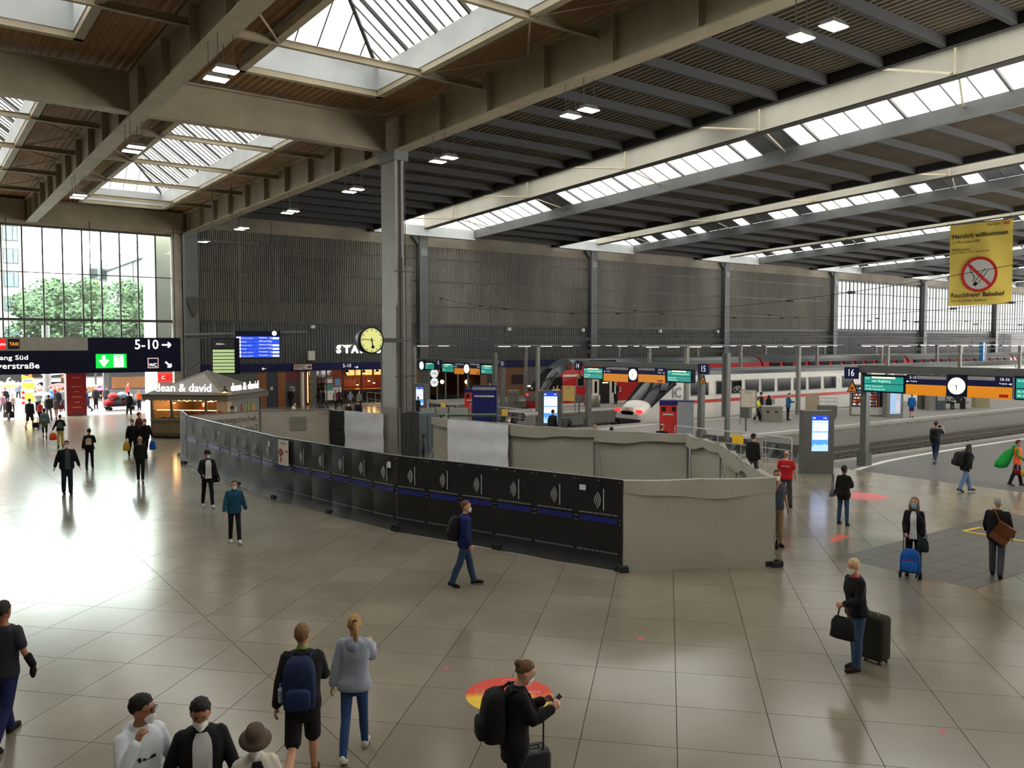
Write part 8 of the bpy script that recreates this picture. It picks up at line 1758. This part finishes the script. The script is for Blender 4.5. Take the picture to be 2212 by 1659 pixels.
person('woman in yellow top on the platform by the red train cab', pos=(gz(1204, 879).x, gz(1204, 879).y), H=1.68, dir=180, female=True, top=((222, 180, 60), 'tee', .84, .42), hair=('bob', (70, 46, 34)), legs=stand, det=0)
person('person in white top on the platform by the red train cab', 1196, 880, None, H=1.62, dir=170, female=True, top=((206, 204, 200), 'tee', .84, .42), hair=('short', (50, 36, 30)), legs=stand, det=0)
person('person in white coat in front of the restaurant door', 1058, 868, 829, dir=150, top=((186, 184, 178), 'coat', .6, 1.0), bottom=((50, 48, 50), 'trousers'), hair=('short', (170, 150, 130)), legs=stand, det=0)
# ---- in front of the coffee shop
J = person('man in dark jacket with backpack passing the coffee shop', 692, 881, 844, dir=80, top=((40, 44, 60), 'jacket', .82, 1.0), bottom=((60, 62, 70), 'trousers'), hair=('short', (30, 26, 24)), legs=walkL, det=0); backpack(J, 'black backpack on the man passing the coffee shop', (22, 22, 26), .15, .44, .18)
person('dark blue jacketed person close behind the coffee shop backpacker', 700, 880, 848, dir=80, top=((30, 32, 44), 'jacket', .82, 1.0), bottom=((52, 52, 58), 'trousers'), hair=('short', (26, 22, 22)), legs=walkR, det=0)
person('woman in red brown cardigan and white top at the coffee shop door', 725, 881, 850, dir=200, female=True, top=((110, 44, 42), 'jacket', .7, 1.0), shirt=((200, 200, 200), .35), bottom=(BLK, 'trousers'), hair=('bob', (50, 36, 30)), legs=walkL, det=0)
person('person in dark brown jacket behind the red brown cardigan', 733, 878, 846, dir=200, top=((64, 46, 44), 'jacket', .8, 1.0), hair=('short', (30, 24, 22)), legs=walkR, det=0)
J = person('man in pale blue shirt and shorts with backpack walking towards the fence', 757, 884, 851, dir=176, top=((126, 146, 172), 'tee', .82, .42), bottom=((70, 70, 60), 'shorts'), hair=('short', (90, 70, 56)), mask='w', legs=walkL, arms=((6, 22, 12, 0), (-4, 22, 12, 0)), det=0)
person('person with white mask and dark hood in front of the blue shirt man', pos=hp2(753, 870, 1.58), H=1.58, dir=180, top=((40, 36, 36), 'jacket', .8, 1.0), hair=('beanie', (50, 20, 24), 1, (60, 24, 28)), mask='w', legs=stand, det=0)
person('person in grey green jacket with white mask beside the coffee shop rail', 776, 884, 856, dir=186, top=((120, 128, 118), 'jacket', .8, 1.0), hair=('short', (150, 140, 130)), mask='w', legs=walkR, det=0)
person('person in navy jacket with back turned beside the coffee shop rail', pos=hp2(773, 866, 1.62), H=1.62, dir=10, top=((28, 30, 56), 'jacket', .8, 1.0), hair=('balding', (60, 50, 44)), legs=stand, det=0)
person('woman in cream top with mask passing the dark door', pos=hp2(634, 868, 1.64), H=1.64, dir=84, female=True, top=((220, 206, 170), 'jacket', .84, 1.0), hair=('bun', (28, 22, 22)), mask='w', legs=walkL, det=0)
person('person in grey t-shirt standing at the dark blue door', 594, 876, 846, dir=180, top=((170, 172, 174), 'tee', .84, .42), bottom=((28, 32, 44), 'trousers'), hair=('short', (120, 96, 80)), mask='w', legs=stand, det=0)
person('person in black crouched shape by the grey door', 629, 878, 858, dir=0, top=(BLK, 'jacket', .8, 1.0), hair=('short', (22, 20, 20)), legs=stand, det=0)
person('dark haired person at the kiosk side wall', pos=hp2(501, 879, 1.84), H=1.84, dir=20, top=((50, 46, 46), 'jacket', .8, 1.0), hair=('short', (24, 20, 20)), legs=stand, det=0)
# kiosk seller behind the counter
wp = ko.matrix_basis @ Vector((.1, -.7, .12)); person('kiosk seller in dark apron behind the glass counter', pos=(wp.x, wp.y), z=.12, H=1.7, dir=180, top=((120, 40, 40), 'tee', .84, .42), hair=('short', (40, 30, 26)), mask='w', legs=stand, det=0)
# ================================================================ STREET LIFE BEHIND THE EXIT
def umbrella(label, px, py, Y, r_, col, hold=True):
    p = gy(px, py, Y); t = thing('umbrella', label, 'umbrella', (p.x, Y, p.z-.28)); n = 8
    mb = MB(); ap = len(mb.v); mb.v.append((0, 0, .3)); rg = []
    for k in range(n):
        a0 = 2*math.pi*k/n; rg.append((math.cos(a0)*r_, math.sin(a0)*r_, 0)); a1 = a0+math.pi/n; rg.append((math.cos(a1)*r_*.9, math.sin(a1)*r_*.9, .03))
    mid = [(x*.6, y*.6, .21) for x, y, z_ in rg]; mb.v += rg+mid; m_ = 2*n
    for k in range(m_):
        mb.f.append((1+k, 1+(k+1) % m_, 1+m_+(k+1) % m_, 1+m_+k)); mb.f.append((1+m_+k, 1+m_+(k+1) % m_, 0)); mb.mi += [0, 0]
    mb.build('canopy', cloth(col), t, True); MB().tube([(0, 0, .36), (0, 0, -.75)], .014, 5).build('shaft', steel_dark, t); MB().tube([(0, 0, -.75), (.03, 0, -.82), (.06, 0, -.76)], .016, 5).build('grip', soot, t)
    for k in range(n): a0 = 2*math.pi*k/n; MB().tube([(0, 0, .05), (math.cos(a0)*r_*.6, math.sin(a0)*r_*.6, .19)], .006, 3).build('rib', steel_dark, t)
    return p
UM = [('yellow umbrella held over a person by the white barrier', 20, 829, 72, .62, (232, 200, 60), (40, 44, 60)), ('red umbrella held up in the crowd outside the exit', 127, 828, 74, .85, (206, 60, 58), (170, 60, 60)), ('pink umbrella beside the white market canopy', 224, 836, 80, .8, (224, 70, 130), (60, 62, 70)), ('teal umbrella right of the red pillar', 198, 848, 71, .75, (90, 128, 124), (44, 44, 48)), ('dark umbrella beside the yellow info pillar', 76, 831, 82, .8, (66, 68, 76), (110, 80, 90)), ('grey umbrella low in the crowd left of the lamp post', 90, 846, 70, .75, (112, 116, 126), (190, 186, 180))]
for lab, px, py, Y, r_, col, pc in UM:
    p = umbrella(lab, px, py, Y, r_, col)
    person('person under the '+lab.split(' umbrella')[0]+' umbrella', pos=(p.x-.28, Y+.1), H=max(1.5, min(1.75, p.z-.32)), dir=170, top=(pc, 'jacket', .8, 1.0), hair=('short', (50, 40, 34)), legs=stand, arms=((10, 8, 20, 0), (26, 6, 118, 4)), det=0)
for i, (px, Y, tc, lab) in enumerate(((125, 69, (30, 30, 34), 'person in black outside left of the red pillar'), (136, 69.5, (130, 134, 140), 'person in grey outside left of the red pillar'), (111, 73, (70, 110, 180), 'person in blue cap jacket outside near the lamp post'), (187, 67.5, (40, 70, 120), 'person in blue jacket just right of the red pillar'), (207, 70, (34, 34, 38), 'person in black under the eaves outside'), (230, 71, (50, 52, 58), 'person in dark jacket by the luggage cart'), (275, 76, (206, 50, 48), 'person in red top behind the luggage cart'), (262, 82, (120, 90, 70), 'person in brown at the market stall'), (86, 78, (180, 110, 120), 'person in pink raincoat outside'), (70, 86, (70, 74, 80), 'person in grey near the traffic light'), (150, 84, (90, 90, 96), 'person in grey coat behind the red pillar'), (246, 86, (170, 160, 150), 'person in beige at the far stall'), (40, 84, (90, 96, 110), 'person in slate jacket by the shop wall'))):
    p = gy(px, 860, Y); person(lab, pos=(p.x, Y), H=1.7, dir=(170, 10, 95, 260)[i % 4], top=(tc, 'jacket', .8, 1.0), bottom=((50, 60, 84) if i % 2 else BLK, 'jeans'), hair=('short', (50, 38, 30)), legs=(walkL, stand, walkR)[i % 3], det=0)
# luggage cart
p = gz(262, 886); t = thing('luggage_trolley', 'low cart piled with red and blue bundles outside the exit', 'cart', (p.x, p.y+.4, 0), .1)
MB().box((-1.1, -.45, .28), (1.1, .45, .36)).build('deck', steel_dark, t)
for sx in (-.8, .8):
    for sy in (-.4, .4): MB().lathe([(.14, -.04), (.14, .04)], (sx, sy, .14), 14, 'y').build('wheel', soot, t)
for i, (x_, z_, r_, c_) in enumerate(((-.75, .6, .32, (150, 30, 34)), (-.2, .62, .36, (70, 74, 84)), (.4, .62, .36, (110, 36, 40)), (.85, .58, .28, (60, 66, 80)), (-.5, 1.1, .28, (200, 60, 60)), (.15, 1.12, .3, (120, 150, 160)), (.65, 1.05, .24, (206, 196, 190)))):
    mb = MB(); mb.rings([[(x_+math.copysign(abs(math.cos(q))**.6, math.cos(q))*r_*1.15*k*(1+.1*math.sin(3*q+i)), math.sin(q)*.4*k, z_-r_*.75+h_*r_*1.5) for q in [2*math.pi*j/14 for j in range(14)]] for h_, k in ((0, .75), (.15, 1), (.5, 1.05), (.8, .8), (1, .35))]); mb.build('bundle', cloth(c_), t, True)
MB().tube([(1.1, -.4, .3), (1.25, -.4, 1.1), (1.25, .4, 1.1), (1.1, .4, .3)], .025, 6).build('push_bar', galv, t)
# yellow info pillar, barrier, lamp post, traffic lights
p = gz(62, 876); t = thing('info_pillar', 'slim yellow and white information pillar with slanted top', 'sign', (p.x, p.y, 0)); w_ = .42
MB().prism([(-w_, 0), (w_, 0), (w_, 2.2), (-w_, 2.5)], 'y', -.12, .12).build('pillar', M('info_yellow', (236, 206, 50), rough=.5), t); MB().box((-w_+.02, -.13, 1.85), (w_-.02, -.12, 2.15)).build('white_strip', line_white, t); MB().box((-w_+.02, -.13, 1.05), (w_-.02, -.12, 1.35)).build('white_strip', line_white, t); MB().box((-.3, -.14, 1.96), (.26, -.13, 2.04)).build('text_line', M('info_blue2', (60, 80, 140)), t)
p = gz(22, 884); t = thing('street_barrier', 'sloping white construction barrier with red striped board', 'barrier', (p.x, p.y+1, 0)); MB().prism([(-3.0, 0), (1.8, 0), (1.8, .35), (-2.2, 1.7), (-3.0, 1.7)], 'y', -.25, .25).build('body', white_paint, t)
for i in range(3): MB().box((.85, -.3, .3+.4*i), (1.05, -.25, .5+.4*i)).build('red_stripe', train_red, t)
MB().box((.83, -.29, 0), (1.07, -.25, 1.5)).build('striped_board', line_white, t)
p = gz(103, 872); t = thing('street_lamp', 'grey round lamp post outside the exit', 'lamp post', (p.x, p.y, 0)); MB().tube([(0, 0, 0), (0, 0, 6.5)], .3, 14).build('post', steel_grey, t); MB().lathe([(.42, 0), (.42, .3), (.3, .35)], (0, 0, 0), 14).build('base', steel_grey, t)
for px, py, lab in ((65, 812, 'red traffic light by the yellow info pillar'), (137, 814, 'red traffic light left of the red pillar')):
    p = gy(px, py, 88); t = thing('traffic_light', lab, 'traffic light', (p.x, 88, 0)); MB().tube([(0, .2, 0), (0, .2, p.z+.4)], .07, 8).build('pole', steel_dark, t); MB().box((-.2, -.15, p.z-.85), (.2, .15, p.z+.3)).build('housing', soot, t); MB().lathe([(.001, -.2), (.15, -.18), (.15, -.15)], (0, 0, p.z), 14, 'y').build('red_lens', E_('tl_red', (255, 60, 30), 5), t)
    for q in (1, 2): MB().lathe([(.14, -.18), (.14, -.15)], (0, 0, p.z-.33*q), 12, 'y').build('dark_lens', steel_dark, t)
# market stalls with canopy
p = gz(230, 876); t = thing('market_stall', 'market stall under a wide white canopy outside the exit', 'stall', (p.x, 84, 0))
MB().add([(-3.2, -1.6, 2.2), (3.2, -1.6, 2.75), (3.2, 1.6, 2.75), (-3.2, 1.6, 2.2), (0, 0, 3.1)], [(0, 1, 4), (1, 2, 4), (2, 3, 4), (3, 0, 4)]).build('canopy', white_paint, t)
for x_, z_ in ((-3, 2.25), (3, 2.7)):
    for y_ in (-1.5, 1.5): MB().tube([(x_, y_, 0), (x_, y_, z_)], .04, 6).build('pole', alu, t)
MB().box((-2.6, -1.0, 0), (2.6, -.4, 1.0)).build('counter', M('stall_wood', (130, 96, 60), rough=.7), t)
mb = MB()
for k in range(40): ell(mb, (random.uniform(-2.4, 2.4), random.uniform(-.95, -.5), 1.05), .1, .1, .08, None, 8, 5)
o = mb.build('produce', M('produce', (190, 120, 60), rough=.6, var=.5, scale=3), t); o['kind'] = 'stuff'
p = gy(288, 850, 78); t = thing('bakery_stand', 'grey street stand with lit shelves beside the exit', 'stall', (p.x, 78, 0))
MB().box((-2.2, .6, 0), (2.2, 1.2, 3.2)).box((-2.3, -1.0, 2.7), (2.3, 1.2, 3.3)).build('shell', M('stand_grey', (74, 78, 82), rough=.5), t); MB().box((-1.6, .55, 1.1), (1.6, .6, 2.1)).build('lit_shelf', M('shelf_glow', (150, 100, 60), emit=.25), t); MB().box((-2.2, -.9, 0), (2.2, -.4, 1.05)).build('counter', M('stand_grey', (74, 78, 82)), t)
for sx in (-2.15, 2.15): MB().box((sx-.06, -.9, 1.05), (sx+.06, -.8, 2.7)).build('post', steel_dark, t)
p = gy(348, 817, 64.6); t = thing('neon_sign', 'glowing red shop sign above the kiosk roof at the exit', 'sign', (gy(345, 816, 69).x-.3, 65.9, gy(345, 816, 65.8).z)); MB().box((-.55, -.1, -.25), (.55, .1, .25)).build('panel', E_('neon_red', (230, 26, 26), 1.6), t); text('lettering', 'C', .36, glow_w, t, (-.2, -.11, 0), ext=.004)
b = thing('parked_car', 'white car parked in the street behind the crowd', 'car', (gy(112, 850, 90).x, 90, 0))
MB().prism([(-2.1, .3), (2.1, .3), (2.1, .8), (1.5, .95), (.9, 1.45), (-1.1, 1.45), (-1.9, .95), (-2.1, .85)], 'y', -.85, .85).build('body', M('car_white', (224, 224, 222), rough=.25), b); MB().prism([(-1.6, .95), (1.3, .95), (.82, 1.38), (-1.05, 1.38)], 'y', -.87, .87).build('side_glass', train_glass, b)
for sx in (-1.35, 1.35): MB().lathe([(.31, -.9), (.31, .9)], (sx, 0, .31), 18, 'y').build('wheel', soot, b)
bpy.data.scenes.remove(TMP)
